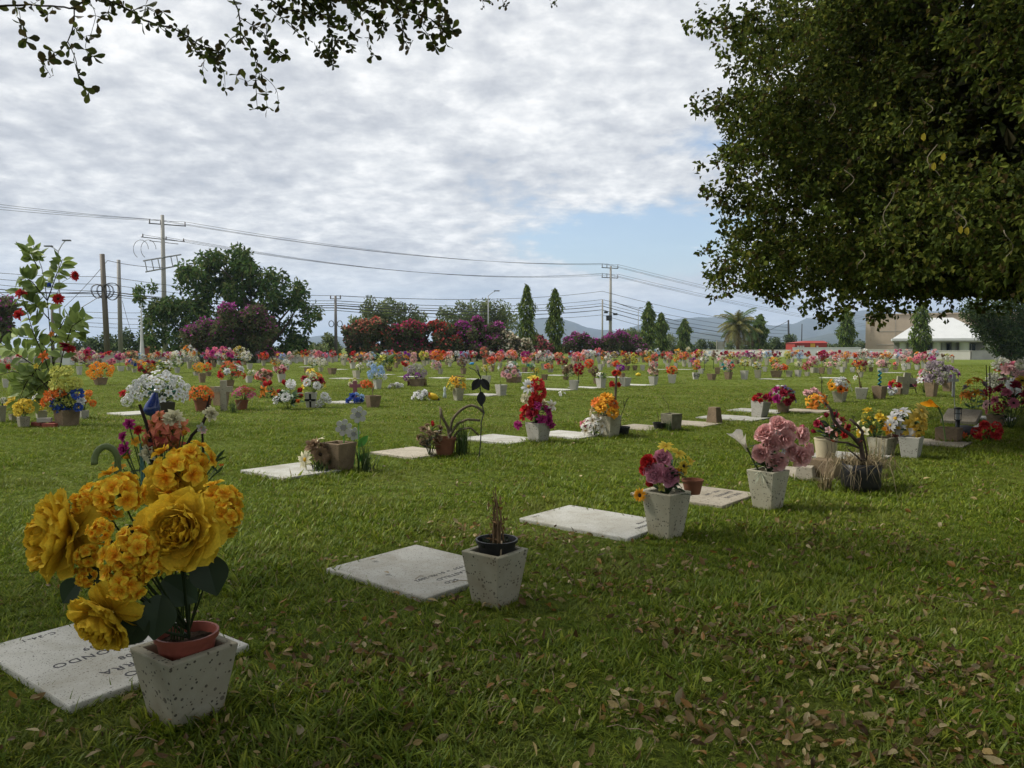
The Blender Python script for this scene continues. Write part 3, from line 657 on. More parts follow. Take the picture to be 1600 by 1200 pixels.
wire(P3(191, 470, 90), P3(205, 520, 90), .05, .025, 'short guy wire beside the pale concrete pole', 'overhead wires', 'guy_wire')
wire(P3(960, 472, 151), P3(1060, 502, 160), .2, .06, 'thick black cable slanting down from the twin poles to the right')
wire(P3(1233, 501, 190), P3(1150, 540, 190), .1, .05, 'guy wire slanting left from the dark leaning pole', 'overhead wires', 'guy_wire')

# ------------------------------------------------------------------ the big shade tree on the right
def big_tree():
    r = np.random.default_rng(7)
    root = empty('ficus_tree', (12.5, 12.0, 0))
    o3 = np.array([12.5, 12.0, 0])
    cen = np.array([12.9, 12.6, 5.6]); rad = np.array([7.9, 6.6, 5.2])
    # foliage masses on a broad, flat-bottomed dome
    cl = []
    while len(cl) < 1250:
        u = unit(r.normal(size=3)); p = np.abs(u) ** 3.6
        k = (p.sum()) ** (-1 / 3.6); az = math.atan2(u[1], u[0])
        f = r.uniform(.80, 1.0) * (1 + .075 * math.sin(az * 7 + u[2] * 9) + .05 * math.sin(u[2] * 17 + az * 3)); q = cen + u * k * rad * f
        if q[2] < 2.0: q[2] = 2.0 + r.uniform(0, .5)
        if q[2] < 2.0 + q[1] * .050 + .2: q[2] = 2.2 + q[1] * .050 + r.uniform(0, .5)
        vis = q[0] < q[1] * .74 + 1.0 and q[2] < q[1] * .50 + 2.6
        if vis or r.random() < .22: cl.append((*q, r.uniform(.36, .72), vis))
    # boughs reaching out beyond the dome on the left, and tassels hanging below it
    for x, y, q in ((1085, 20, 26), (1105, 30, 30), (1140, 25, 34), (1130, 55, 26), (1165, 75, 30), (1180, 100, 26), (1150, 95, 14), (1095, 158, 17), (1115, 160, 18), (1140, 155, 22), (1165, 150, 22), (1128, 180, 13), (1150, 175, 18),
                    (1190, 190, 26), (1200, 230, 30), (1195, 265, 28), (1190, 300, 28), (1185, 340, 28), (1195, 375, 30), (1205, 410, 28), (1130, 235, 20), (1150, 225, 22), (1175, 215, 24), (1165, 250, 26), (1150, 300, 24), (1165, 320, 26), (1150, 355, 22), (1165, 380, 26), (1180, 400, 26), (1165, 425, 20), (1185, 440, 20), (1210, 440, 24), (1240, 450, 24), (1260, 462, 20), (1290, 462, 22), (1320, 470, 20), (1350, 468, 18), (1385, 475, 14),
                    (1288, 482, 10), (1292, 495, 7), (1318, 485, 10), (1370, 482, 9), (1368, 495, 7), (1400, 470, 16), (1430, 470, 20), (1470, 468, 24), (1510, 466, 26), (1550, 468, 28), (1590, 470, 28), (1640, 472, 30)):
        d = r.uniform(11.2, 12.6); c = P3(x, y, d); cl.append((*P3(x + 22, y + r.uniform(-8, 8), d + r.uniform(.4, 1.4)), q * d / FPX, 2)) if x < 1260 else None; cl.append((*c, q * d / FPX * .95, 2))
    for _ in range(95): y = r.uniform(0, 445); x = r.uniform(1128, 1290) + (40 if y < 120 else 0); d = r.uniform(11.3, 14); cl.append((*P3(x, y, d), r.uniform(.26, .42), 2))
    cl = np.array(cl); vis = cl[:, 4] > .5; low_ok = {True: (cl[vis, 4] > 1.5), False: (cl[~vis, 4] > 1.5)}
    cl[:, :3] -= o3
    for part, sel, per, L, Wd, part_vis in (('crown', vis, 62, .088, .066, True), ('crown', ~vis, 26, .30, .2, False)):
        Pp, U, I = clumps_leaves(r, cl[sel][:, :4], per, .45 if part_vis else .35, .9)
        if part_vis:                                   # rosettes of leaves at the twig ends
            q = r.integers(9, 17, len(Pp)); Pp, U, I = np.repeat(Pp, q, 0), np.repeat(U, q, 0), np.repeat(I, q); dv = unit(r.normal(size=(len(Pp), 3)) + U * .6); Pp = Pp + dv * r.uniform(.02, .13, (len(Pp), 1)) + np.array([0, 0, -.04]); U = unit(U + dv)
        keep = low_ok[part_vis][I] | (Pp[:, 2] > 1.62 + .047 * (Pp[:, 1] + 12.0) + r.normal(0, .04, len(Pp))); Pp, U, I = Pp[keep], U[keep], I[keep]
        tone = np.clip(1 + r.normal(0, .22, sel.sum()), .5, 1.6)[I][:, None]
        C = palette(r, len(Pp), [(.072, .100, .018), (.112, .132, .022), (.045, .062, .014), (.15, .15, .028), (.08, .06, .022)], [.30, .26, .27, .08, .09]) * tone
        mb = MB(); leaf_cloud(mb, Pp, U, L, Wd, C, r, .7, .2); mb.obj(part, M_TREE, root)
    # dense inner foliage
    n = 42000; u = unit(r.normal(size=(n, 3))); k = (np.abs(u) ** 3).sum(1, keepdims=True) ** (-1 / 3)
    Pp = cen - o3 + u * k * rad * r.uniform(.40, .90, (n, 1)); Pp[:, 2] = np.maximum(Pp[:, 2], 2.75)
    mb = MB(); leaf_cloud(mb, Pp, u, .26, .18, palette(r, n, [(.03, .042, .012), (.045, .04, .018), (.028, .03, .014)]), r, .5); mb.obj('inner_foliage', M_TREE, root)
    tb = MB(); tb.tube([[0, 0, -.1], [.05, 0, 1.4], [-.1, .1, 4.3]], [.62, .45, .4], 12, (.11, .095, .075))
    tips = cl[vis & (cl[:, 2] > 4.6)][:60, :3]; limbs(tb, (-.1, .1, 4.2), tips, r, .13, c=(.10, .085, .065))
    tb.obj('trunk', M_BARK, root, True)
    # hanging aerial roots and bare twigs
    for x, y, l, d in ((1325, 265, 34, 8.3), (1390, 300, 60, 8.0), (1460, 225, 50, 7.6), (1500, 320, 40, 7.2), (1380, 355, 30, 8.0), (1575, 360, 40, 7.2), (1420, 180, 30, 8.2), (1300, 150, 40, 9), (1450, 150, 30, 8.0), (1345, 390, 30, 8.6)):
        a = P3(x, y, d) - o3; s = np.linspace(0, 1, 9); ln = l * d / FPX
        hb = MB(); hb.tube(np.c_[a[0] + .05 * np.sin(s * 5 + x), a[1] + .04 * np.cos(s * 4 + y), a[2] - ln * s], np.linspace(.006, .003, 9), 4, (.20, .17, .12), 0, False); hb.obj('aerial_root', M_BARK, root)
    for x, y in ((1502, 357), (1512, 359), (1444, 212), (1460, 258), (1475, 243)):      # the few yellow leaves
        c = P3(x, y, 7.0) - o3; q = MB(); q.add(c + np.array([[0, 0, .026], [.02, .012, .012], [.024, .016, -.022], [0, .0, -.05], [-.022, .014, -.024], [-.021, .01, .010]]), [np.array([[0, 1, 2, 3], [0, 3, 4, 5]])], (.42, .33, .03)); q.obj('yellow_leaf', M_LEAF, root)
    tag(root, 'huge dense shade tree with dark drooping crown filling the upper right', 'tree')
big_tree()

# ------------------------------------------------------------------ the tree over the viewpoint: only its hanging twigs show at the top left
def obovate(mb, p, d, nn, L, Wd, c):
    d = unit(d); s = unit(np.cross(d, nn)); nn = np.cross(s, d)
    t_ = np.array([0, .3, .62, .86, 1.0]); w_ = np.array([.06, .42, 1.0, .8, .2]) * Wd / 2
    mid = p + d[None] * (t_ * L)[:, None] - nn[None] * (t_ ** 2 * L * .15)[:, None]
    lf = mid + s[None] * w_[:, None] + nn[None] * (w_ * .25)[:, None]; rt = mid - s[None] * w_[:, None] + nn[None] * (w_ * .25)[:, None]
    V = np.concatenate([mid, lf, rt]); i = np.arange(4)[:, None]
    F = np.concatenate([np.c_[i, i + 5, i + 6, i + 1], np.c_[i, i + 1, i + 11, i + 10]])
    mb.add(V, F, c)
def over_tree():
    r = np.random.default_rng(17); o3 = np.array([-5.5, -4.5, 0.0]); root = empty('shade_tree', o3)
    # crown above and behind the viewpoint
    cl = []
    while len(cl) < 400:
        q = np.array([r.uniform(-17, 15), r.uniform(-10, 7.4), r.uniform(5.4, 8.6)])
        e = ((q[0] + 1.0) / 16) ** 2 + ((q[1] + 1.5) / 9.0) ** 2
        if e > 1 or q[2] < 4.6 + max(0, q[1]) * .25: continue
        cl.append((*(q - o3), r.uniform(.7, 1.25)))
    Pp, U, I = clumps_leaves(r, cl, 185, .2, .8)
    mb = MB(); leaf_cloud(mb, Pp, U, .17, .11, palette(r, len(Pp), [(.04, .06, .015), (.06, .075, .02), (.03, .045, .012)]), r, .5); mb.obj('crown', M_TREE, root)
    tb = MB(); tb.tube([[0, 0, -.1], [0, 0, 2.0], [.2, .3, 4.0]], [.45, .34, .28], 10, (.12, .10, .08)); limbs(tb, (.2, .3, 3.8), np.array(cl)[::14, :3], r, .14, c=(.11, .09, .07))
    tb.obj('trunk', M_BARK, root, True)
    # the twigs in view, traced where they hang
    LEAFC = [(.075, .10, .022), (.055, .07, .02), (.11, .125, .028), (.045, .045, .02), (.09, .07, .028)]
    lf, tw = MB(), MB()
    def whorl(x, y, d, n, L):
        c = P3(x, y, d) - o3; ax = unit(r.normal(size=3) * .5 + np.array([.2, -.3, -.6])); e1 = unit(np.cross(ax, r.normal(size=3))); e2 = np.cross(ax, e1)
        a0 = r.uniform(0, 6.28)
        for j in range(n):
            a = a0 + j * 6.283 / n + r.uniform(-.35, .35); dd = e1 * math.cos(a) + e2 * math.sin(a) + ax * r.uniform(.2, .9)
            l = L * r.uniform(.75, 1.35); cc = np.array(LEAFC[r.integers(5)]) * r.uniform(.75, 1.3)
            obovate(lf, c, dd, unit(ax + r.normal(size=3) * .35), l, l * r.uniform(.5, .66), cc)
    def twig(pts, d, r0_, r1_, step=17, n=(3, 6), L=.078, prob=1.0):
        pts = np.array(pts, float); seg = np.r_[0, np.cumsum(np.linalg.norm(np.diff(pts, axis=0), axis=1))]
        m = max(3, int(seg[-1] / 8)); s = np.linspace(0, seg[-1], m); xy = np.c_[np.interp(s, seg, pts[:, 0]), np.interp(s, seg, pts[:, 1])] + r.normal(0, .6, (m, 2))
        dd = d + .15 * np.sin(s * .02 + r.uniform(0, 6))
        tw = MB(); tw.tube(np.array([P3(x, y, q) - o3 for (x, y), q in zip(xy, dd)]), np.linspace(r0_, r1_, m), 5, (.035, .028, .022), 0, False); tw.obj('twig', M_BARK, root)
        k = np.arange(step * .5, seg[-1], step)
        for q in np.r_[k, seg[-1]]:
            if r.random() < prob: whorl(np.interp(q, seg, pts[:, 0]) + r.normal(0, 2.5), np.interp(q, seg, pts[:, 1]) + r.normal(0, 2.5), np.interp(q, s, dd), r.integers(*n), L)
    D6 = 6.4
    twig([(-25, 10), (0, 9), (60, 8), (117, 12)], D6, .010, .007, 30, (1, 4), .075, .6); twig([(117, 12), (150, -14)], D6, .008, .008, 20, (3, 5))
    twig([(117, 12), (115, 40), (106, 65), (87, 87), (65, 98)], D6, .006, .003, 22, (2, 5)); twig([(28, 8), (34, 35), (40, 62)], D6, .003, .002, 14, (2, 4))
    twig([(106, 65), (120, 95), (121, 115), (133, 135), (140, 145)], D6, .004, .002, 22, (2, 4)); twig([(115, 42), (135, 62), (132, 78), (142, 88)], D6, .003, .002, 16, (2, 4), .09)
    twig([(135, -10), (150, 22), (142, 55)], D6, .003, .002, 20, (2, 3)); twig([(65, 98), (75, 112), (80, 118)], D6, .003, .002, 12, (1, 3)); twig([(48, 3), (70, 18), (76, 24)], D6, .003, .002, 10, (2, 4), .06)
    twig([(150, -8), (185, 8), (207, 18), (225, 33), (242, 37), (268, 43), (290, 55), (315, 72), (340, 80)], D6, .011, .004, 13, (3, 6), .068)
    twig([(207, 18), (225, 8), (245, 18), (255, 17)], D6, .004, .002, 12, (3, 5), .08)
    twig([(290, 55), (305, 80), (330, 90), (345, 95)], D6, .003, .002, 11, (3, 5), .065); twig([(300, 62), (320, 90), (315, 118)], D6, .003, .002, 18, (2, 4), .06); twig([(335, 95), (350, 110), (352, 140)], D6, .003, .0015, 14, (2, 4), .055)
    twig([(363, -8), (375, 30), (376, 51), (390, 72), (402, 92), (400, 120), (401, 150), (402, 172)], D6, .007, .002, 20, (2, 5), .068)
    twig([(376, 51), (357, 64), (344, 84), (338, 95)], D6, .003, .002, 14, (2, 5), .065); twig([(402, 112), (420, 125), (432, 140), (437, 163)], D6, .003, .0015, 17, (1, 3), .06); twig([(400, 118), (415, 132), (418, 168)], D6, .002, .0015, 20, (2, 4), .06)
    twig([(400, 120), (385, 128), (372, 122)], D6, .002, .0015, 12, (2, 4), .07)
    twig([(375, 28), (400, 42), (415, 60), (425, 75), (445, 88)], D6, .004, .002, 12, (3, 6), .062); twig([(398, 8), (415, 30), (418, 60), (425, 88)], D6, .004, .002, 14, (3, 5), .065)
    twig([(425, 15), (445, 32), (462, 48), (478, 62)], D6, .004, .002, 14, (3, 5), .065); twig([(412, -8), (440, 12), (470, 20), (505, 22)], D6, .008, .004, 9, (3, 6), .065)
    twig([(490, -8), (512, 20), (514, 45), (522, 62), (515, 85), (520, 102)], D6, .006, .003, 9, (4, 7), .058); twig([(522, 62), (545, 66), (552, 75)], D6, .003, .002, 8, (3, 6), .055); twig([(515, 25), (540, 35), (552, 55)], D6, .003, .002, 9, (3, 6), .062)
    twig([(505, 60), (495, 78), (502, 85)], D6, .003, .002, 8, (4, 6), .055)
    twig([(548, 20), (570, 35), (580, 55), (574, 70), (583, 88)], D6, .003, .0015, 15, (2, 4), .065); twig([(535, -5), (560, 12), (585, 18), (600, 42)], D6, .005, .003, 9, (3, 6), .068); twig([(585, 18), (590, 45), (598, 55)], D6, .003, .002, 12, (2, 5), .06)
    twig([(600, -8), (620, 10), (630, 40), (628, 60), (638, 72)], D6, .006, .003, 10, (3, 6), .07); twig([(620, 10), (650, 22), (672, 28), (690, 45), (705, 48)], D6, .005, .003, 9, (3, 6), .07)
    twig([(655, 25), (660, 45), (672, 60), (680, 78)], D6, .003, .002, 11, (3, 6), .07); twig([(690, 45), (698, 62)], D6, .003, .002, 9, (3, 5), .07); twig([(660, -8), (685, 5), (692, 25), (690, 42)], D6, .005, .003, 9, (3, 6), .07)
    twig([(440, -6), (480, -2), (530, -4), (580, 0), (640, -4), (690, -2)], D6, .012, .010, 8, (4, 7), .07)
    twig([(480, 5), (490, 20), (470, 30)], D6, .003, .002, 9, (3, 5), .065); twig([(160, -5), (175, 0), (172, 12), (168, 20)], D6, .004, .002, 8, (3, 5), .06)
    twig([(750, -5), (757, 12)], D6, .002, .0015, 6, (2, 4), .035); twig([(760, -6), (770, 5)], D6, .002, .0015, 6, (2, 4), .035); twig([(785, -8), (788, 14)], D6, .002, .0015, 6, (2, 4), .035); twig([(862, -8), (870, 8)], D6, .002, .0015, 6, (2, 4), .03)
    lf.obj('twig_foliage', M_LEAF, root)
    tag(root, 'overhanging shade tree whose hanging twigs with obovate leaves fringe the upper left', 'tree')
over_tree()

# ------------------------------------------------------------------ blooms: real petals, facing +Z, one unit across
PAL = dict(R=(.46, .015, .015), C=(.30, .010, .035), M=(.42, .025, .20), P=(.62, .17, .25), L=(.72, .42, .42), O=(.72, .17, .015), A=(.78, .34, .015), Y=(.72, .52, .05), W=(.74, .74, .70),
           I=(.66, .62, .42), B=(.03, .08, .38), S=(.30, .44, .64), V=(.24, .025, .28), N=(.24, .16, .09), T=(.04, .24, .22), U=(.36, .29, .33), E=(.70, .18, .13), F=(.70, .075, .012), K=(.015, .013, .012), G=(.05, .09, .03), H=(.36, .36, .29), Z=(.50, .50, .10))
WORD = dict(R='red', C='crimson', M='magenta', P='pink', L='pale pink', O='orange', A='amber', Y='yellow', W='white', I='cream', B='blue', S='pale blue', V='purple', N='brown', T='teal', U='mauve', E='coral', F='scarlet', K='black', G='green', H='greyish', Z='lime yellow')
def petal(L, Wd, a0, a1, cup, nu, nv, r, ruf=0.0, point=False):
    u = np.linspace(0, 1, nu + 1); ang = a0 + (a1 - a0) * u; st = L / nu
    y = np.r_[0, np.cumsum(np.cos(ang[1:]) * st)]; z = np.r_[0, np.cumsum(np.sin(ang[1:]) * st)]
    w = Wd * (np.sin(math.pi * (u * .90 + .06)) ** .75 if point else (.28 + .72 * np.sin(math.pi * .66 * u ** .85)) * (1 - .55 * u ** 7))
    if point: w = w * (1 - .75 * u ** 5)
    v = np.linspace(-1, 1, nv + 1)
    X = w[:, None] * v * .5; cz = cup * w[:, None] * v ** 2
    Y = y[:, None] - np.sin(ang)[:, None] * cz; Z = z[:, None] + np.cos(ang)[:, None] * cz
    if not point: Y = Y + 0 * X; Y[-1] -= .06 * L * np.abs(v) ** 2
    V = np.stack([X, Y, Z], -1)
    if ruf: V += r.normal(0, ruf, V.shape) * (u[:, None, None] ** 1.5)
    i = np.arange(nu)[:, None] * (nv + 1) + np.arange(nv)[None]
    F = np.stack([i, i + 1, i + nv + 2, i + nv + 1], -1).reshape(-1, 4)
    return V.reshape(-1, 3), F, np.repeat(u, nv + 1)
def rotz(V, a): c, s = math.cos(a), math.sin(a); return np.c_[V[:, 0] * c - V[:, 1] * s, V[:, 0] * s + V[:, 1] * c, V[:, 2]]
def put_petals(mb, n, L, Wd, a0, a1, cup, c0, c1, r, nu=4, nv=4, r0=.02, z0=0, ruf=0, point=False, ph=0, jit=.12):
    for k in range(n):
        V, F, u = petal(L * r.uniform(.88, 1.1), Wd * r.uniform(.9, 1.1), a0 + r.normal(0, jit), a1 + r.normal(0, jit), cup, nu, nv, r, ruf, point)
        V[:, 1] += r0; V = rotz(V, ph + k * 6.2832 / n + r.normal(0, jit)); V[:, 2] += z0
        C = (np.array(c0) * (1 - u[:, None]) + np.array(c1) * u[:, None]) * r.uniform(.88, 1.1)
        mb.add(V, F, np.clip(C, 0, .95))
def dome(mb, rad, h, z0, c, n=10):
    mb.lathe([(rad, z0), (rad * .85, z0 + h * .55), (rad * .45, z0 + h * .92), (.001, z0 + h)], n, c)
def bloom_mb(typ, col, v=0, lod=1):
    r = np.random.default_rng(hash((typ, v)) % 9999 if False else sum(map(ord, typ)) * 7 + v * 131); mb = MB()
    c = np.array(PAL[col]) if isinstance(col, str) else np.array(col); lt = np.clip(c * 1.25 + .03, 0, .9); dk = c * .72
    hi = lod >= 2; nu, nv = (6, 6) if hi else ((3, 3) if lod == 1 else (2, 2))
    if typ == 'peony':
        k = 9 if hi else 4
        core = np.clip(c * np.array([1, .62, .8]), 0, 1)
        for i in range(k):
            f = i / (k - 1); n = int(5 + 5 * f)
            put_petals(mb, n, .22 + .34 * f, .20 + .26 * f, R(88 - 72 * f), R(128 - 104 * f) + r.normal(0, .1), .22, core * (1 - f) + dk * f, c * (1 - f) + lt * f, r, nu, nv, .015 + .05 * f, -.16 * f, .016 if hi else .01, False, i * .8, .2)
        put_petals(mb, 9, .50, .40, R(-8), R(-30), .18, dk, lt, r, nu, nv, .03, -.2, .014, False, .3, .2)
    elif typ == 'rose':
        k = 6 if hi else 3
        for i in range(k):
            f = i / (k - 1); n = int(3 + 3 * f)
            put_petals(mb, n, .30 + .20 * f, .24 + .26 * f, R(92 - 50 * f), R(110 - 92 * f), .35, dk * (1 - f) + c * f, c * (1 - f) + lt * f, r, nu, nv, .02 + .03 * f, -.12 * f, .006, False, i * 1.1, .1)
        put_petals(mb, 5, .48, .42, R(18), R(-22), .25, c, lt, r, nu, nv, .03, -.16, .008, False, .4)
    elif typ in ('daisy', 'sunflower', 'gerbera'):
        n = {'daisy': 13, 'sunflower': 16, 'gerbera': 20}[typ]
        for q in range(2 if typ != 'daisy' else 1):
            put_petals(mb, n, .42 - .07 * q, .15 if typ != 'daisy' else .17, R(18 + 16 * q), R(-12 + 14 * q), .12, dk, lt if q == 0 else c, r, 3 if hi or lod == 1 else 1, 2, .08, .01 * q, 0, True, q * .2)
        cc = {'daisy': (.55, .33, .03), 'sunflower': (.035, .018, .008), 'gerbera': (.03, .02, .012)}[typ]
        dome(mb, {'daisy': .11, 'sunflower': .17, 'gerbera': .12}[typ], .07, 0, cc, 10 if lod else 6)
    elif typ == 'lily':
        put_petals(mb, 6, .56, .24, R(62), R(-28), .25, dk * .6 + np.array(PAL['Y']) * .3, lt, r, 5 if hi else 3, 2, .02, -.15, 0, True)
        for k in range(4): mb.tube([[0, 0, -.1], [.05 * math.cos(k * 1.6), .05 * math.sin(k * 1.6), .2]], .012, 4, (.4, .25, .03), 0, False)
    elif typ == 'pom':
        n = 110 if hi else (52 if lod == 1 else 18)
        for k in range(n):
            z = 1 - 1.72 * (k + .5) / n; a = k * 2.39996; s = math.sqrt(max(0, 1 - z * z)); d = np.array([s * math.cos(a), s * math.sin(a), z])
            V, F, u = petal(.26, .20 if lod else .34, 0.15, .9 if z > .3 else .2, .25, 2 if lod else 1, 2 if lod else 1, r, .01)
            e1 = unit(np.cross([0, 0, 1.0], d) + 1e-5); e2 = np.cross(d, e1); tl = r.uniform(.35, .75)
            yv = d * math.cos(tl) + e2 * math.sin(tl) * (1 if r.random() < .7 else -1); zv = unit(np.cross(e1, yv))
            Q = V[:, :1] * e1 + V[:, 1:2] * yv + V[:, 2:] * zv + d * .24
            mb.add(Q * np.array([1, 1, .85]), F, np.clip((dk * (1 - u[:, None]) + lt * u[:, None]) * r.uniform(.85, 1.12), 0, .95))
    elif typ == 'cluster':
        n = 17 if hi else (22 if lod == 1 else 11)
        ctr = np.clip(c * np.array([1.0, .50, .5]), 0, 1) if (col in ('A', 'Y') or not isinstance(col, str)) else c * .8
        for k in range(n):
            z = 1 - 1.5 * (k + .5) / n; a = k * 2.39996 + r.normal(0, .12); s = math.sqrt(max(0, 1 - z * z)); d = unit(np.array([s * math.cos(a), s * math.sin(a), z]) + r.normal(0, .10, 3))
            e1 = unit(np.cross([.01, 0, 1.0], d)); e2 = np.cross(d, e1); f = MB()
            np_ = 5 if hi else 4
            put_petals(f, np_, .215 if hi else .13 if lod else .17, .20 if hi else .15 if lod else .2, R(38), R(-5), .3, ctr, lt, r, 3 if hi else (2 if lod == 1 else 1), 3 if hi else 2 if lod == 1 else 1, .01, 0, .004, False, r.uniform(0, 6), .2)
            if hi: put_petals(f, 3, .10, .11, R(62), R(40), .3, ctr, c, r, 2, 2, .005, .01, .003, False, r.uniform(0, 6))
            V = np.concatenate(f.V); Q = V[:, :1] * e1 + V[:, 1:2] * e2 + V[:, 2:] * d + d * .36 * (r.uniform(.55, 1.2) if hi else r.uniform(.88, 1.06))
            mb.add(Q, [np.concatenate(f.F[4])], np.concatenate(f.C) * r.uniform(.85, 1.1))
        if hi:
            for k in range(14):
                d = unit(r.normal(size=3) + [0, 0, .6]); mb.tube([[0, 0, -.25], d * .33], .008, 4, (.07, .09, .02), 0, False)
    elif typ == 'carn':
        for i, (n, L, a) in enumerate(((5, .22, 80), (8, .32, 62), (10, .40, 38), (10, .46, 12))):
            put_petals(mb, n, L, .24, R(a + 8), R(a - 12), .2, dk, lt, r, nu, max(2, nv - 1), .02, -.03 * i, .03, False, i * .5, .25)
    elif typ == 'bud':
        put_petals(mb, 5, .55, .44, R(72), R(104), .5, dk, lt, r, 4, 3, .09, -.2, 0, False); put_petals(mb, 4, .5, .4, R(76), R(100), .5, dk, c, r, 4, 3, .05, -.2, 0, False, .5)
    elif typ == 'small':
        put_petals(mb, 5, .46, .40, R(30), R(-8), .25, dk, lt, r, 2 if lod else 1, 2, .03, 0, .01)
        dome(mb, .09, .06, .02, (.45, .3, .05), 6)
    elif typ == 'calla':
        th = np.linspace(-2.75, 2.75, 15); hh = np.linspace(0, 1, 8); V = []
        for h_ in hh:
            rad = .045 + .19 * h_ ** 1.8
            for a in th:
                tip = .42 * h_ ** 2 * max(0, math.cos(a)) ** 2
                V.append([rad * math.sin(a) * (1 + .10 * h_), rad * math.cos(a) + .25 * tip * h_, -.5 + .85 * h_ + tip * .9 + (.05 * h_ * math.cos(3 * a))])
        F = np.array([[i * 15 + j, i * 15 + j + 1, i * 15 + 16 + j, i * 15 + 15 + j] for i in range(7) for j in range(14)]); mb.add(np.array(V), F, c)
        mb.tube([[0, 0, -.4], [0, 0, .05]], .035, 6, (.6, .42, .03))
    return mb
BL = {}
def bloom_mesh(typ, col, v, lod):
    k = (typ, col, v, lod)
    if k not in BL: BL[k] = bloom_mb(typ, col, v, lod).mesh(typ, M_PETAL if lod else M_PETALF, True)
    return BL[k]
def face(d, roll=0):
    d = Vector(d).normalized(); return (d.to_track_quat('Z', 'Y') @ Euler((0, 0, roll)).to_quaternion())
PART = dict(peony='peony', rose='rose', daisy='daisy', sunflower='sunflower', gerbera='gerbera', lily='lily', pom='pompom_bloom', cluster='blossom_head', carn='carnation', bud='flower_bud', small='blossom', calla='calla')
def bloom(parent, typ, col, size, pos, d, v=0, lod=1, roll=0):
    o = link(PART[typ], bloom_mesh(typ, col, v, lod), parent); o.location = Vector([float(q) for q in pos]); o.rotation_mode = 'QUATERNION'; o.rotation_quaternion = face(d, roll); o.scale = (size,) * 3; return o
def leaf_shape(mb, p, d, nn, L, Wd, c, nu=5, bend=.25, serr=0):
    d = unit(np.array(d, float)); s = unit(np.cross(d, nn)); nn = np.cross(s, d); u = np.linspace(0, 1, nu + 1)
    w = Wd * .5 * np.sin(math.pi * (u * .93 + .05)) ** .8 * (1 - .5 * u ** 4)
    mid = np.array(p) + d * (u * L)[:, None] - nn * (u ** 2 * L * bend)[:, None]
    if serr: w = w * (1 + serr * ((np.arange(nu + 1) % 2) - .5))
    l = mid + s * w[:, None] + nn * (w * .3)[:, None]; q = mid - s * w[:, None] + nn * (w * .3)[:, None]; m = nu + 1
    i = np.arange(nu)[:, None]; mb.add(np.r_[mid, l, q], np.r_[np.c_[i, i + m, i + m + 1, i + 1], np.c_[i, i + 1, i + 2 * m + 1, i + 2 * m]], c)
def foliage(mb, r, n, base, R_, H_, size, cols, up=.35):
    for k in range(n):
        a = r.uniform(0, 6.283); q = r.uniform(.25, 1.0) * R_; h = r.uniform(0, .85) * H_
        p = base + np.array([math.cos(a) * q * .55, math.sin(a) * q * .55, h * .8]); d = np.array([math.cos(a), math.sin(a), r.uniform(-.5, 1) * .8 + up])
        c = np.array(PAL[cols[r.integers(len(cols))]] if isinstance(cols, str) else cols[r.integers(len(cols))]) * r.uniform(.7, 1.3)
        leaf_shape(mb, p, d, unit(r.normal(size=3) * .4 + np.array([0, 0, 1])), size * r.uniform(.7, 1.3), size * .42, c, 3)
GREENS = [(.035, .07, .018), (.05, .085, .025), (.025, .05, .018), (.06, .10, .03)]
MINT = [(.13, .26, .17), (.10, .22, .16), (.05, .10, .04)]
def bouquet(label, pos, spec, Rx, H, seed, stem=.12, leaves=26, lcols=GREENS, lsize=.09, group=None, name='bouquet', lod=1, rise=None, tilt=(0, 0), cat='bouquet', front=.25):
    """spec: list of (type, colour, size, count); a dome of blooms above pos"""
    r = np.random.default_rng(seed); root = empty(name, pos)
    lst = [(t_, c, s) for t_, c, s, n in spec for _ in range(n)]; r.shuffle(lst) if False else None
    idx = r.permutation(len(lst)); n = len(lst); fm = MB(); sm = MB()
    for j, i in enumerate(idx):
        typ, c, s = lst[i]; s = float(s)
        z = 1 - 1.05 * (j + .5) / n; a = j * 2.39996 + seed; q = math.sqrt(max(0, 1 - z * z)); d = np.array([q * math.cos(a), q * math.sin(a), max(z, -.05)])
        p = np.array([d[0] * Rx + tilt[0] * (stem + d[2] * H), d[1] * Rx * .85 + tilt[1] * (stem + d[2] * H), stem + d[2] * H]) * r.uniform(.9, 1.08)
        fd = d + np.array([0, -front, .15]) + r.normal(0, .18, 3)
        bloom(root, typ, c, s * r.uniform(.88, 1.12), p, fd, int(r.integers(3)), lod, r.uniform(0, 6))
        sm.tube([[0, 0, -.05], p * np.array([.4, .4, .55]), p - unit(fd) * s * .12], [.005, .004, .003], 4, (.04, .075, .02), 0, False)
    foliage(fm, r, leaves, np.array([0, 0, stem * .5]), Rx * 1.05, (stem + H) * .8, lsize, lcols)
    if leaves: fm.obj('foliage', M_LEAF, root)
    sm.obj('stem_bundle' if False else 'stalk', M_LEAF, root)
    if label: tag(root, label, cat, group)
    return root

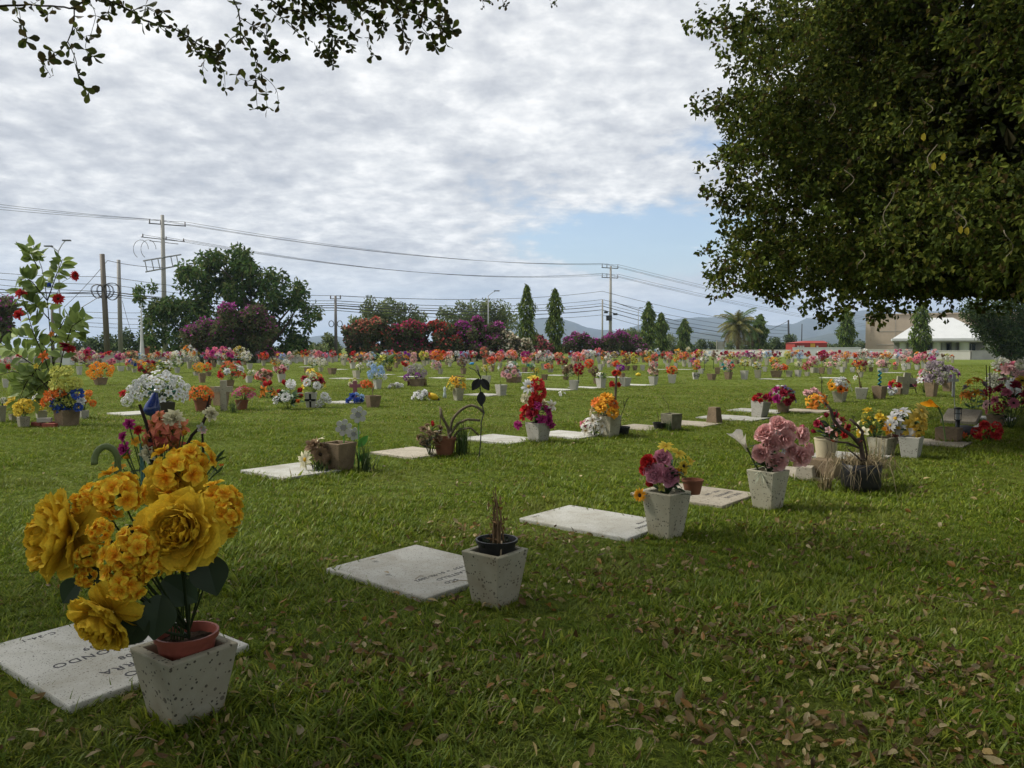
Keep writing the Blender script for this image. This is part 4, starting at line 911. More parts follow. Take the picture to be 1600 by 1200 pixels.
# ------------------------------------------------------------------ grave furniture
U_ = np.array([.65, .76]); V_ = np.array([.76, -.65]); ROT = math.atan2(.76, .65)     # along the rows / across them
def vase(label, x, y, w=.29, h=.34, m=None, rz=ROT, sink=.0, inv=False, near=True, group='square stone flower vases', cat='vase', bw=.66, tilt=0, name='flower_vase', wall=.13):
    m = m or M_TERR; mb = MB(); a, b = w / 2, w / 2 * bw; i_ = a * (1 - wall * 2)
    if inv: mb.sqlathe([(a, 0), (b, h)])
    else: mb.sqlathe([(b, 0), (a, h), (i_, h), (i_ * .86, h - min(.13, h * .5)), ])
    o = mb.obj(name, m, None, False, (x, y, -sink), rz)
    if near: bevel(o, .008)
    if tilt: o.rotation_euler = (tilt, tilt * .5, rz)
    if label: tag(o, label, cat, group)
    return o
def round_pot(label, x, y, z, r1, r0_, h, m, group='round flower pots', name='flower_pot', soil=True, cat='pot', tilt=0):
    mb = MB(); mb.lathe([(.001, 0), (r0_, 0), (r1 * .97, h * .84), (r1 * .97, h * .86), (r1 * 1.05, h * .87), (r1 * 1.06, h), (r1 * .98, h), (r1 * .9, h * .75), (.001, h * .74)], 24)
    o = mb.obj(name, m, None, True, (x, y, z)); o.rotation_euler = (tilt, 0, 0)
    mo = o.modifiers.new('edges', 'EDGE_SPLIT'); mo.split_angle = R(35)
    if soil:
        s = MB(); r = np.random.default_rng(int(abs(x * 1000))); n = 30; th = np.arange(n) * 6.2832 / n
        rr = np.r_[0, np.full(n, r1 * .55), np.full(n, r1 * .93)]; V = [[0, 0, h * .80]] + [[r1 * .55 * math.cos(q), r1 * .55 * math.sin(q), h * .79 + r.normal(0, .006)] for q in th] + [[r1 * .92 * math.cos(q), r1 * .92 * math.sin(q), h * .77 + r.normal(0, .005)] for q in th]
        F = [np.array([[0, 1 + k, 1 + (k + 1) % n] for k in range(n)]), np.array([[1 + k, 1 + n + k, 1 + n + (k + 1) % n, 1 + (k + 1) % n] for k in range(n)])]
        s.add(V, F); s.obj('soil', M_SOIL, o)
    if label: tag(o, label, cat, group)
    return o
def slab(label, c, L=1.05, Wd=.86, m=None, z=.035, th=.09, near=True, rz=ROT, group='flat grave slabs', tilt=0):
    mb = MB(); mb.box((0, 0, 0), (Wd, L, th)); o = mb.obj('grave_slab', m or M_SLAB, None, False, (c[0], c[1], z - th / 2), rz)
    if near: bevel(o, .010)
    if tilt: o.rotation_euler = (0, tilt, rz)
    if label: tag(o, label, 'grave slab', group)
    SLABS.append((c[0], c[1], Wd, L, rz)); return o
SLABS = []
def text(body, parent, lx, ly, size, z, flip=True):
    cu = bpy.data.curves.new('lettering', 'FONT'); cu.body = body; cu.size = size; cu.extrude = .0008; cu.align_x = 'LEFT'; cu.space_character = 1.15; cu.materials.append(M_LETTER)
    o = link('lettering', cu, parent, (lx, ly, z), math.pi if flip else 0); return o

# slab local axes: x = along the row (U_), y = away from the vase (-V_)... the lettering is read from the far side
def slabtext(s, lines, Wd, L, z):
    for body, size, dx, dy in lines: text(body, s, dx, dy, size, z)
# ---- grave 1: the big yellow bouquet
def ground_pts(*pts): return [G(x, y)[:2] for x, y in pts]
def slab_from(px4, label, m=None):
    """near, left, far corners read off the photograph -> centre, sizes, heading"""
    n, l, f = [G(x, y, .035)[:2] for x, y in px4]
    c = (n + f) / 2; a = f - l; b_ = n - l
    return c, np.linalg.norm(b_), np.linalg.norm(a), math.atan2(a[1], a[0])
c, L, Wd, rz = slab_from(((66, 1116), (3, 1004), (258, 936)), '')
RZ1 = rz
s1 = slab('white speckled slab lettered VIZCARRA and ELIZONDO under the big yellow bouquet', c, L, Wd, M_SLAB, rz=rz)
h1 = .0457
slabtext(s1, [('CO', .075, -.02, -L / 2 + .14), ('VIZCARRA', .075, .20, -L / 2 + .24), ('+  15-XI 2008', .06, .33, -L / 2 + .345), ('AR  ELIZONDO', .075, .28, -L / 2 + .49), ('*  13-I-2009', .06, .22, -L / 2 + .59), ('C-34-1', .05, -.10, L / 2 - .06)], Wd, L, h1)
p1 = np.array([-1.335, 3.10])
vase('speckled terrazzo vase nearest the viewer, holding the big yellow silk bouquet', *p1, .305, .31, M_TERR, RZ1, .02)
v1z = .29
round_pot('dull terracotta coloured plastic pot inside the nearest vase', p1[0] + .01, p1[1] - .0, v1z - .11, .118, .085, .165, M_TERRA)

def yellow_bouquet():
    r = np.random.default_rng(101); b0 = np.array([p1[0] + .02, p1[1], v1z - .02]); root = empty('bouquet', b0)
    D = 3.0
    def pp(x, y, d=D): return P3(x, y, d) - b0
    k = D / FPX
    YEL, AMB = (.82, .50, .022), (.84, .55, .025)
    def camd(dx, dz, dy=-1.0): return (dx, dy, dz)
    fm, sm = MB(), MB()
    for x, y, w, d, fd, v in ((88, 836, 128, 2.95, (-.75, -.75, .15), 0), (280, 830, 122, 2.85, (.0, -1, .28), 1), (160, 970, 104, 2.80, (-.35, -.8, -.45), 2), (280, 765, 96, 3.2, (.2, .6, .1), 0)):
        bloom(root, 'peony', YEL, w * d / FPX, pp(x, y, d), fd, v, 2, x)
        sm.tube([[.0, 0, .05], pp(x, y, d) * .55 + [0, 0, .03], pp(x, y, d + .04)], [.006, .006, .005], 6, (.03, .05, .02), 0, False)
    for x, y, w, d, fd in ((187, 772, 92, 3.0, (-.1, -.7, .7)), (155, 782, 70, 3.05, (-.5, -.5, .6)), (277, 738, 100, 3.15, (0, -.7, .7)), (300, 725, 80, 3.2, (.4, -.5, .6)), (343, 790, 88, 3.05, (.6, -.6, .5)), (352, 812, 66, 3.0, (.7, -.7, .1)),
                            (200, 872, 92, 2.78, (0, -1, .1)), (214, 852, 78, 2.76, (.3, -1, .3)), (196, 905, 84, 2.75, (-.1, -1, -.2)), (158, 828, 50, 2.85, (-.2, -1, .3)), (138, 868, 48, 2.88, (-.3, -1, .1)), (133, 900, 42, 2.9, (-.4, -.9, -.2)), (128, 788, 46, 2.98, (-.2, -.8, .5)), (232, 880, 60, 2.78, (.5, -1, 0)), (215, 905, 34, 2.8, (.4, -1, -.4))):
        bloom(root, 'cluster', AMB, w * .88 * d / FPX, pp(x, y, d), fd, int(x) % 3, 2, x * .7)
        sm.tube([[0, 0, .08], pp(x, y, d) * .6 + [0, 0, .02], pp(x, y, d + .03)], [.004, .004, .003], 5, (.035, .055, .02), 0, False)
    DK = (.030, .048, .026)
    for x, y, L_, Wd_, d, dd, nn in ((252, 930, 60, 58, 2.9, (-.1, -.3, -1), (.2, -1, .25)), (322, 868, 56, 56, 2.95, (.35, -.3, -1), (.1, -1, .3)), (228, 958, 52, 44, 2.88, (-.5, -.2, -.8), (.2, -1, .3)), (150, 800, 50, 40, 3.05, (-.4, .2, -.6), (0, -1, .4)), (205, 820, 60, 46, 3.02, (0, .1, -1), (.1, -1, .2)), (255, 905, 60, 50, 2.98, (.4, .2, -.4), (0, -1, .5)), (125, 905, 46, 34, 3.0, (-.6, 0, -.7), (0, -1, .3)), (150, 885, 50, 38, 3.0, (.2, .1, -1), (0, -1, .2)), (290, 880, 46, 36, 3.02, (.6, .2, -.2), (0, -.8, .6)), (240, 800, 50, 40, 3.1, (.2, .2, -.9), (0, -1, .3))):
        leaf_shape(fm, pp(x, y, d), dd, np.array(nn, float), L_ * d / FPX * 1.15, Wd_ * d / FPX * 1.1, np.array(DK) * r.uniform(.8, 1.3), 12, .16)
    for x in (272, 277, 282, 268, 286): sm.tube([pp(x, 1000, 3.08), pp(x + r.uniform(-3, 3), 930, 3.06), pp(x + r.uniform(-20, 15), 850, 3.0)], .0035, 5, (.06, .10, .03), 0, False)
    for i in range(26):      # sprig of pale buds at the right
        q = pp(300 + r.uniform(-10, 26), 880 + r.uniform(-28, 30), 2.97); fm.add(*[(lambda s: (np.array([[0, 0, 1], [1, 0, 0], [0, 1, 0], [-1, 0, 0], [0, -1, 0], [0, 0, -1]]) * s + q, np.array([[0, 1, 2], [0, 2, 3], [0, 3, 4], [0, 4, 1], [5, 2, 1], [5, 3, 2], [5, 4, 3], [5, 1, 4]])))(r.uniform(.004, .008))][0], (.16, .19, .10))
    fm.obj('foliage', M_LEAF, root); sm.obj('stalk', M_LEAF, root)
    tag(root, 'huge silk bouquet of golden yellow peonies and blossom clusters in the nearest vase', 'bouquet')
yellow_bouquet()

# ---- the mixed planting just behind it
def coral_group():
    r = np.random.default_rng(5); D = 5.0
    g = G(262, 815); 
    vase('stone vase mostly hidden behind the big yellow bouquet', g[0], g[1] + .2, .29, .33, M_TERRB, ROT)
    b0 = np.array([g[0], g[1] + .2, .3]); root = empty('bouquet', b0)
    def pp(x, y, d=D): return P3(x, y, d) - b0
    fm, sm = MB(), MB(); k = D / FPX
    for typ, col, x, y, w, fd in (('lily', 'E', 240, 662, 34, (-.2, -1, .5)), ('lily', 'E', 258, 655, 36, (.2, -.8, .8)), ('lily', 'E', 252, 676, 38, (0, -1, .2)), ('lily', 'E', 272, 672, 34, (.5, -1, .2)), ('lily', 'E', 236, 683, 32, (-.5, -1, 0)), ('lily', 'C', 265, 690, 36, (.2, -1, -.2)), ('lily', 'C', 244, 698, 34, (-.2, -1, -.3)), ('lily', 'C', 228, 694, 28, (-.6, -.9, -.2)), ('lily', 'C', 275, 694, 28, (.6, -1, 0)),
                               ('lily', 'E', 284, 667, 28, (.8, -.8, .3)), ('lily', 'E', 249, 648, 22, (0, -.6, .9)), ('lily', 'E', 262, 666, 24, (.1, -1, .3)), ('lily', 'E', 268, 660, 22, (.4, -1, .5)), ('lily', 'E', 230, 672, 22, (-.6, -1, .3)), ('lily', 'C', 254, 694, 26, (0, -1, -.1)), ('carn', 'I', 271, 653, 32, (.3, -.8, .6)), ('bud', 'A', 287, 677, 18, (.7, -.5, .5)), ('carn', 'M', 202, 662, 20, (-.3, -1, .3)), ('carn', 'M', 192, 682, 18, (-.6, -.8, .2)), ('carn', 'M', 193, 702, 22, (-.3, -1, 0)), ('bud', 'A', 199, 714, 17, (-.7, -.5, .3)), ('small', 'A', 212, 690, 16, (0, -1, .3)), ('carn', 'R', 216, 672, 16, (-.2, -1, .2)), ('carn', 'I', 232, 708, 30, (0, -1, .3)),
                               ('small', 'A', 176, 732, 10, (0, -.6, .8)), ('small', 'A', 192, 729, 11, (0, -.6, .8)), ('small', 'A', 178, 724, 7, (0, -.6, .8)), ('small', 'O', 332, 711, 8, (0, -.5, .9)), ('small', 'O', 336, 722, 9, (0, -.5, .9)), ('small', 'O', 346, 727, 8, (0, -.5, .9))):
        bloom(root, typ, col, w * k * 1.15, pp(x, y), fd, x % 3, 1, x)
        sm.tube([pp(255 + (x - 255) * .25, 790), pp(255 + (x - 255) * .7, (y + 790) / 2), pp(x, y + 3)], .004, 4, (.06, .10, .03), 0, False)
    for x0, y0, x1, y1 in ((222, 760, 219, 690), (228, 790, 222, 700), (240, 780, 236, 715)): sm.tube([pp(x0, y0), pp(x1, y1)], .007, 5, (.14, .30, .26), 0, False)
    for i in range(70):
        x, y = r.uniform(180, 345), r.uniform(715, 780)
        leaf_shape(fm, pp(x, y, D + r.uniform(-.15, .15)), (r.normal() * .6, r.normal() * .3, r.uniform(.2, 1.2)), unit(r.normal(size=3)), .10 * r.uniform(.6, 1.4), .02, np.array(GREENS[r.integers(4)]) * .9, 3)
    fm.obj('foliage', M_LEAF, root); sm.obj('stalk', M_LEAF, root)
    tag(root, 'mixed bouquet of coral, crimson and magenta blooms standing behind the big yellow one', 'bouquet')
    # bare dark branches with two pale blooms, green hook
    pb = P3(285, 700, D); o3 = np.array([pb[0], pb[1], 0]); rt = empty('branch_spray', o3)
    bm = MB()
    for pts, w in (([(240, 760), (236, 690), (228, 660), (218, 632)], .013), ([(285, 760), (290, 700), (300, 680), (315, 665), (322, 650), (327, 632)], .012), ([(318, 720), (317, 695), (316, 675)], .009), ([(322, 640), (328, 618)], .007)):
        P_ = np.array([P3(x, y, D) - o3 for x, y in pts]); bm.tube(P_, np.linspace(w, w * .7, len(pts)), 6, (.035, .025, .02))
    bm.obj('branch', M_BARK, rt)
    bloom(rt, 'carn', 'I', 26 * k, P3(330, 646, D - .03) - o3, (.8, -.8, .1), 1); bloom(rt, 'small', 'H', 16 * k, P3(315, 668, D - .03) - o3, (.2, -1, .2), 0); bloom(rt, 'small', 'L', 13 * k, P3(318, 673, D - .03) - o3, (.2, -1, .2), 1)
    tag(rt, 'dark bare branches with pale cream blooms behind the big yellow bouquet', 'branches')
    th = np.linspace(-.4, 3.5, 18); c0 = P3(170, 716, 4.6); hk = MB()
    pts = np.c_[.052 * np.cos(th), -.02 * th, .075 * np.sin(th)]; pts = np.r_[[[.058, .02, -.25]], pts]; hk.tube(pts, .019, 8, (.13, .17, .06)); o = hk.obj('bamboo_hook', M_PAINT, None, True, (c0[0], c0[1], c0[2])); tag(o, 'green hooked cane curling up left of the coral bouquet', 'cane')
coral_group()

# ---- graves 2, 3, 4 of the front row
c, L, Wd, rz = slab_from(((660, 936), (515, 886), (655, 849)), '')
s2 = slab('white slab lettered CASTILLO behind the vase with the dead potted plant', c, L, Wd, M_SLAB, rz=rz)
slabtext(s2, [('SCO', .05, -.03, -L / 2 + .13), ('S CASTILLO', .055, .20, -L / 2 + .215), ('1939  + 01-XI-2002', .048, .22, -L / 2 + .30)], Wd, L, h1)
p2 = np.array([-.10, 4.50])
vase('speckled vase holding a black pot with a dead plant, second in the front row', *p2, .285, .335, M_TERR, ROT + .05, .02)
round_pot('black plastic pot of a dead plant sitting in the second front vase', p2[0] + .01, p2[1] + .01, .235, .118, .088, .14, M_BLACKP)
def dead_plant():
    r = np.random.default_rng(9); root = empty('dead_plant', (p2[0] + .01, p2[1] + .01, .35)); mb = MB()
    for k in range(13):
        a = r.uniform(0, 6.28); h = r.uniform(.14, .33); b_ = r.uniform(0, .045); pts = np.array([[b_ * math.cos(a), b_ * math.sin(a), 0], [b_ * .8 * math.cos(a) + r.normal(0, .012), b_ * .5 * math.sin(a), h * .5], [r.normal(0, .022), r.normal(0, .02), h]])
        mb.tube(pts, [.006, .005, .003], 5, np.array((.20, .13, .07)) * r.uniform(.6, 1.2))
    mb.tube([[.03, -.04, .02], [.028, -.10, .01], [.025, -.115, -.05]], .005, 5, (.34, .27, .18))
    for k in range(40): leaf_shape(mb, np.array([r.normal(0, .03), r.normal(0, .03), r.uniform(.02, .28)]), r.normal(size=3), unit(r.normal(size=3)), r.uniform(.02, .05), .014, np.array((.22, .13, .06)) * r.uniform(.5, 1.2), 2)
    mb.obj('stem', M_BARK, root)
    mb = MB()
    for k in range(60): a = r.uniform(0, 6.28); q = r.uniform(.02, .105); leaf_shape(mb, np.array([q * math.cos(a), q * math.sin(a), -.01]), (math.cos(a), math.sin(a), r.uniform(.3, 1.5)), unit(r.normal(size=3)), r.uniform(.025, .05), .016, np.array((.04, .055, .03)) * r.uniform(.6, 1.4), 2)
    mb.obj('foliage', M_LEAF, root); tag(root, 'dead brown plant stems with a ring of small weeds in the black pot', 'plant')
dead_plant()
c, L, Wd, rz = slab_from(((960, 846), (832, 805), (908, 785)), '')
s3 = slab('white slab with worn dark lettering beside the vase of pink roses and sunflowers', c, L, Wd, M_SLAB, rz=rz)
slabtext(s3, [('JESUS MORENO', .055, .36, -L / 2 + .13), ('4-IX-1998', .045, .30, -L / 2 + .21), ('C-34', .04, -.18, L / 2 - .06), ('34-2', .04, .40, L / 2 - .06)], Wd, L, h1)
p3 = G(1046, 845)[:2] + np.array([.0, .14])
vase('tall speckled vase with pink roses and sunflowers, third in the front row', *p3, .285, .385, M_TERR, ROT - .10, .02)
def at_px(root, lst, d, b0, lod=2):
    sm = MB()
    for typ, col, x, y, w, fd in lst:
        q = P3(x, y, d + .12 * (fd[1] + .6)) - b0; bloom(root, typ, col, w * d / FPX, q, fd, int(x) % 3, lod, x * .7); sm.tube([[0, 0, -.02], q * np.array([.5, .5, .5]), q - unit(np.array(fd, float)) * .03], [.005, .004, .003], 5, (.04, .07, .02), 0, False)
    sm.obj('stalk', M_LEAF, root)
def bouq3():
    DP = (.62, .28, .36)
    r = np.random.default_rng(33); d = p3[1]; b0 = np.array([*p3, .34]); root = empty('bouquet', b0)
    at_px(root, [('rose', DP, 1023, 742, 32, (-.4, -1, .1)), ('rose', DP, 1045, 744, 36, (.1, -1, .15)), ('rose', DP, 1034, 716, 32, (0, -.8, .7)), ('rose', DP, 1016, 733, 26, (-.7, -.8, .3)), ('rose', 'R', 1012, 722, 26, (-.6, -.7, .5)), ('rose', 'R', 1008, 733, 22, (-.9, -.5, .2)), ('bud', 'R', 1016, 756, 30, (-.6, -.7, .6)), ('daisy', 'Y', 1040, 697, 26, (-.1, -.6, .9)), ('daisy', 'Y', 1060, 708, 30, (.3, -.5, .8)), ('sunflower', 'Y', 1068, 728, 20, (.4, -1, .2)), ('sunflower', 'Y', 1069, 738, 12, (.3, -1, .1)), ('daisy', 'Y', 1078, 720, 20, (.7, -.6, .4)), ('sunflower', 'A', 1058, 738, 16, (.1, -1, .1)), ('sunflower', 'A', 1000, 774, 24, (-.7, -.8, .1)), ('small', 'Z', 1034, 762, 14, (-.2, -1, .2))], d, b0)
    fm = MB(); foliage(fm, r, 46, np.array([.02, 0, .0]), .20, .34, .10, [(.02, .045, .018), (.03, .06, .02), (.10, .12, .03)], .3); fm.obj('foliage', M_LEAF, root)
    tag(root, 'bouquet of dusty pink roses with yellow sunflowers in the third front vase', 'bouquet')
bouq3()
o = round_pot('small orange ball shaped pot tucked behind the third front vase', *(p3 + np.array([.26, .22])), 0.30, .085, .06, .12, M_CLAY, soil=False)
support = MB()
p4 = G(1210, 799)[:2] + np.array([-.02, .13])
vase('tall grey vase of large pink roses and a white calla, fourth in the front row', *p4, .285, .385, M_TERR, ROT - .16, .02)
slab('tan old slab with dark engraved lines between the third and fourth front vases', p4 - V_ * .80 + U_ * .10, 1.0, .82, M_SLABO)
SL4 = bpy.data.objects[-1] if False else None
def bouq4():
    r = np.random.default_rng(44); d = p4[1]; b0 = np.array([*p4, .34]); root = empty('bouquet', b0)
    RP = (.82, .44, .42)
    at_px(root, [('rose', RP, 1216, 663, 30, (-.1, -.8, .6)), ('rose', RP, 1196, 677, 32, (-.5, -.8, .5)), ('rose', RP, 1226, 686, 34, (.1, -1, .2)), ('rose', RP, 1206, 695, 32, (-.2, -1, .2)), ('rose', RP, 1190, 709, 32, (-.5, -1, .1)), ('rose', RP, 1214, 721, 34, (-.1, -1, -.1)), ('rose', RP, 1251, 713, 36, (.4, -1, .05)), ('rose', RP, 1253, 680, 30, (.6, -.8, .3)), ('rose', RP, 1232, 668, 26, (.4, -.6, .7)), ('rose', RP, 1262, 703, 28, (.9, -.5, .1)), ('rose', RP, 1236, 703, 26, (.3, -.9, .2)), ('rose', RP, 1188, 680, 22, (-.9, -.4, .3)), ('bud', 'P', 1252, 668, 16, (.5, -.6, .6)), ('small', 'W', 1216, 677, 12, (0, -1, .4)), ('small', 'W', 1224, 705, 10, (0, -1, .2))], d, b0)
    fm = MB(); foliage(fm, r, 60, np.array([.03, 0, .02]), .22, .34, .085, GREENS, .2)
    for i in range(14): leaf_shape(fm, np.array([-.10, -.10, .02]), (r.normal() * .5 - .4, -.5, r.uniform(-1, .3)), unit(r.normal(size=3)), r.uniform(.08, .20), .006, (.45, .48, .36), 3, .5)
    fm.obj('foliage', M_LEAF, root); tag(root, 'dome of large salmon pink roses in the fourth front vase', 'bouquet')
    q = P3(1160, 690, d) - b0; rt = empty('calla_lily', b0); bl = bloom(rt, 'calla', (.74, .70, .62), 46 * d / FPX, q, (-.55, -.55, .75), 0, 1, 2.6)
    s = MB(); s.tube([[-.05, 0, -.05], P3(1178, 722, d) - b0, q + np.array([.05, .02, -.06])], [.008, .008, .009], 6, (.05, .07, .025)); s.obj('stem', M_LEAF, rt); tag(rt, 'single white calla lily leaning out of the fourth front vase', 'flower')
bouq4()
# engraved lines of the tan slab
sl4 = [o for o in LABELS if o['label'].startswith('tan old slab')][0]
for k, (w_, dy) in enumerate(((.55, -.36), (.62, -.28), (.5, -.20), (.6, -.12))):
    text('= - = - - = - ='[: int(w_ * 20)], sl4, .30, dy, .07, .0457) if False else None
slabtext(sl4, [('JOSE LUIS', .07, .28, -.34), ('RAMIREZ', .08, .30, -.23), ('1950 - 2001', .06, .28, -.12)], .82, 1.0, .0457)

# ------------------------------------------------------------------ graves further back: helpers that read sizes off the photograph
MT = dict(g=M_TERR, w=M_TERRW, b=M_TERRB)
def mv(label, x, yb, w, top, m='g', sink=.01, bw=.68, inv=False, tilt=0, name='flower_vase', cat='vase', rz=None, near=True, group='square stone flower vases'):
    """vase whose foot shows at photo (x, yb), w px wide, rim at 'top'"""
    g = G(x, yb); d = g[1] + .10; k = d / FPX; h = max(.08, P3(x, top, d)[2])
    wd = w * k / 1.36; X = P3(x, yb, d)[0]
    r_ = ROT + .25 * math.sin(x * 1.7) if rz is None else rz
    vase(label, X, d, wd, h + sink, MT[m] if isinstance(m, str) else m, r_, sink, inv, near, group, cat, bw, tilt, name)
    return np.array([X, d, h])
def parse(spec):
    o = []
    for s in spec.split():
        t_, c, n = s.split(':'); o.append((t_, c, int(n)))
    return o
TYPES = dict(p='pom', r='rose', d='daisy', l='lily', c='carn', k='cluster', s='sunflower', g='gerbera', y='peony', m='small', b='bud')
def mb_(label, base, x, ytop, ybot, w, spec, seed, mult=1.0, leaves=26, lcols=GREENS, lsize=None, group='bouquets in the middle rows', rise=True, front=.25, name='bouquet', cat='bouquet'):
    """bouquet above 'base' (world), covering the photo box centred on x, w wide, ytop..ybot"""
    d = base[1]; k = d / FPX; c = P3(x, ytop, d); zt = c[2]; zb = P3(x, ybot, d)[2]
    sp = [(TYPES[t_], c_, n) for t_, c_, n in parse(spec)]; n = sum(q[2] for q in sp); Rx = w * k / 2 * .82; H = max(.06, (zt - zb) * .70)
    size = 2.85 * math.sqrt(Rx * max(H * .8, Rx * .6)) / math.sqrt(max(n, 2)) * mult
    stem = max(.01, zb + (zt - zb) * .22 - base[2])
    return bouquet(label, (c[0], d, base[2]), [(t_, c_, size, n_) for t_, c_, n_ in sp], Rx, H, seed, stem, leaves, lcols, lsize or Rx * .38, group, name, 1, front=front, cat=cat, tilt=((base[0] - c[0]) * 0, 0))
def ground_flowers(label, x, yb, w, h, spec, seed, mult=1.2, **kw):
    g = G(x, yb); return mb_(label, np.array([g[0], g[1], 0.0]), x, yb - h, yb, w, spec, seed, mult, kw.pop('leaves', 14), **kw)
def sl(label, x, y, L=1.0, Wd=.84, m=None, z=.03, **kw):
    g = G(x, y, z); return slab(label, g[:2], L, Wd, m, z=z, near=False, **kw)

# --- row behind the front one
b = mv('brown weathered square planter with wooden daisies behind it', 529, 738, 56, 691, 'b', bw=.78)
sl('pale slab left of the brown weathered planter', 455, 734, .9, .8, M_SLAB, z=.04)
def wood_daisy(x, y, rad, ybase, d, label):
    k = d / FPX; p = P3(x, y, d); root = empty('flower_stake', (p[0], p[1], 0)); z = p[2]
    o = MB()
    for i in range(6):
        a = i * 1.0472 + .3; cx, cz = rad * k * .70 * math.cos(a), z + rad * k * .70 * math.sin(a); n = 14; th = np.arange(n) * 6.2832 / n; q = rad * k * .34
        for yy in (0, .02): pass
        V = np.r_[np.c_[cx + q * np.cos(th), np.full(n, -.012 - .0004 * i), cz + q * np.sin(th)], np.c_[cx + q * np.cos(th), np.full(n, .012), cz + q * np.sin(th)], [[cx, -.012 - .0004 * i, cz], [cx, .012, cz]]]
        j = np.arange(n); F3 = np.r_[np.c_[np.full(n, 2 * n), (j + 1) % n, j][:, ::-1], np.c_[np.full(n, 2 * n + 1), n + j, n + (j + 1) % n][:, ::-1]]; F4 = np.c_[j, (j + 1) % n, n + (j + 1) % n, n + j]
        o.add(V, [F4, F3], (.46, .46, .43))
    o.obj('flower_head', M_PAINT, root)
    o = MB(); o.lathe([(.001, .012), (rad * k * .36, .012), (rad * k * .36, -.012), (.001, -.012)], 16, (.25, .25, .25)); c_ = o.obj('flower_center', M_PAINT, root); c_.rotation_euler = (R(90), 0, 0); c_.location = (0, -.014, z)
    o = MB(); o.tube([[0, .008, -.05], [0, .008, z]], .008, 6, (.09, .25, .05)); o.obj('stem', M_PAINT, root)
    tag(root, label, 'garden stake', 'wooden daisy stakes behind the brown planter')
    return root, z, k
d0 = b[1]
r1_, z1_, k1_ = wood_daisy(560, 648, 13, 735, d0 + .25, 'tallest painted wooden daisy stake with green leaves')
o = MB(); leaf_shape(o, np.array([0, -.02, z1_ - 50 * k1_]), (.7, 0, .8), np.array([0, -1.0, 0]), 24 * k1_, 12 * k1_, (.10, .33, .05), 6, 0); leaf_shape(o, np.array([0, -.02, z1_ - 72 * k1_]), (.8, 0, .6), np.array([0, -1.0, 0]), 20 * k1_, 11 * k1_, (.10, .33, .05), 6, 0); o.obj('leaf', M_PAINT, r1_)
wood_daisy(537, 668, 13, 735, d0 + .08, 'painted wooden daisy stake standing in the brown planter')
wood_daisy(553, 678, 10, 735, d0 + .3, 'small pale wooden daisy stake half hidden behind the taller ones')
bq = np.array([P3(497, 735, d0 - .1)[0], d0 - .12, 0.0]); mb_('withered cream artificial daisies drooping by the brown planter', bq, 495, 682, 735, 46, 'd:I:3 g:N:2 c:N:3', 71, 1.25, 14, [(.20, .15, .09), (.12, .10, .06)], rise=False)
def tuft(label, x, yb, w, h, seed, cols, n=70, name='grass_tuft', cat='grass tuft', wid=.012, z0=0.0):
    g = G(x, yb); k = g[1] / FPX; r = np.random.default_rng(seed); m = MB()
    for i in range(n):
        a = r.uniform(0, 6.28); lean = r.uniform(.05, 1) * w * k / 2; q = np.array([r.normal(0, w * k * .12), r.normal(0, w * k * .12), 0]); H = h * k * r.uniform(.5, 1.05)
        s = np.linspace(0, 1, 5); mid = q + np.c_[math.cos(a) * lean * s ** 1.8, math.sin(a) * lean * s ** 1.8, z0 + H * s - (H * .25 * (lean > w * k * .3) if z0 == 0 else (H + z0 * r.uniform(.3, 1.0)) * min(1, lean / (w * k * .3))) * s ** 3]
        sd = np.array([-math.sin(a), math.cos(a), 0]) * wid * .5; ww = np.array([1, .9, .75, .5, .05])[:, None]
        V = np.r_[mid + sd * ww, mid - sd * ww]; i4 = np.arange(4)[:, None]; m.add(V, np.c_[i4, i4 + 5, i4 + 6, i4 + 1], np.array(cols[r.integers(len(cols))]) * r.uniform(.7, 1.25))
    o = m.obj(name, M_LEAF, None, False, (g[0], g[1], 0)); tag(o, label, cat, 'tall grass tufts'); return o
GC = [(.05, .09, .02), (.035, .07, .018), (.075, .11, .03)]; DRY = [(.28, .22, .12), (.20, .15, .08), (.13, .12, .05)]
tuft('long grass tuft right of the brown planter', 570, 738, 46, 55, 3, GC); tuft('long dark grass blades in front of the brown planter', 500, 740, 50, 30, 4, GC, 50)
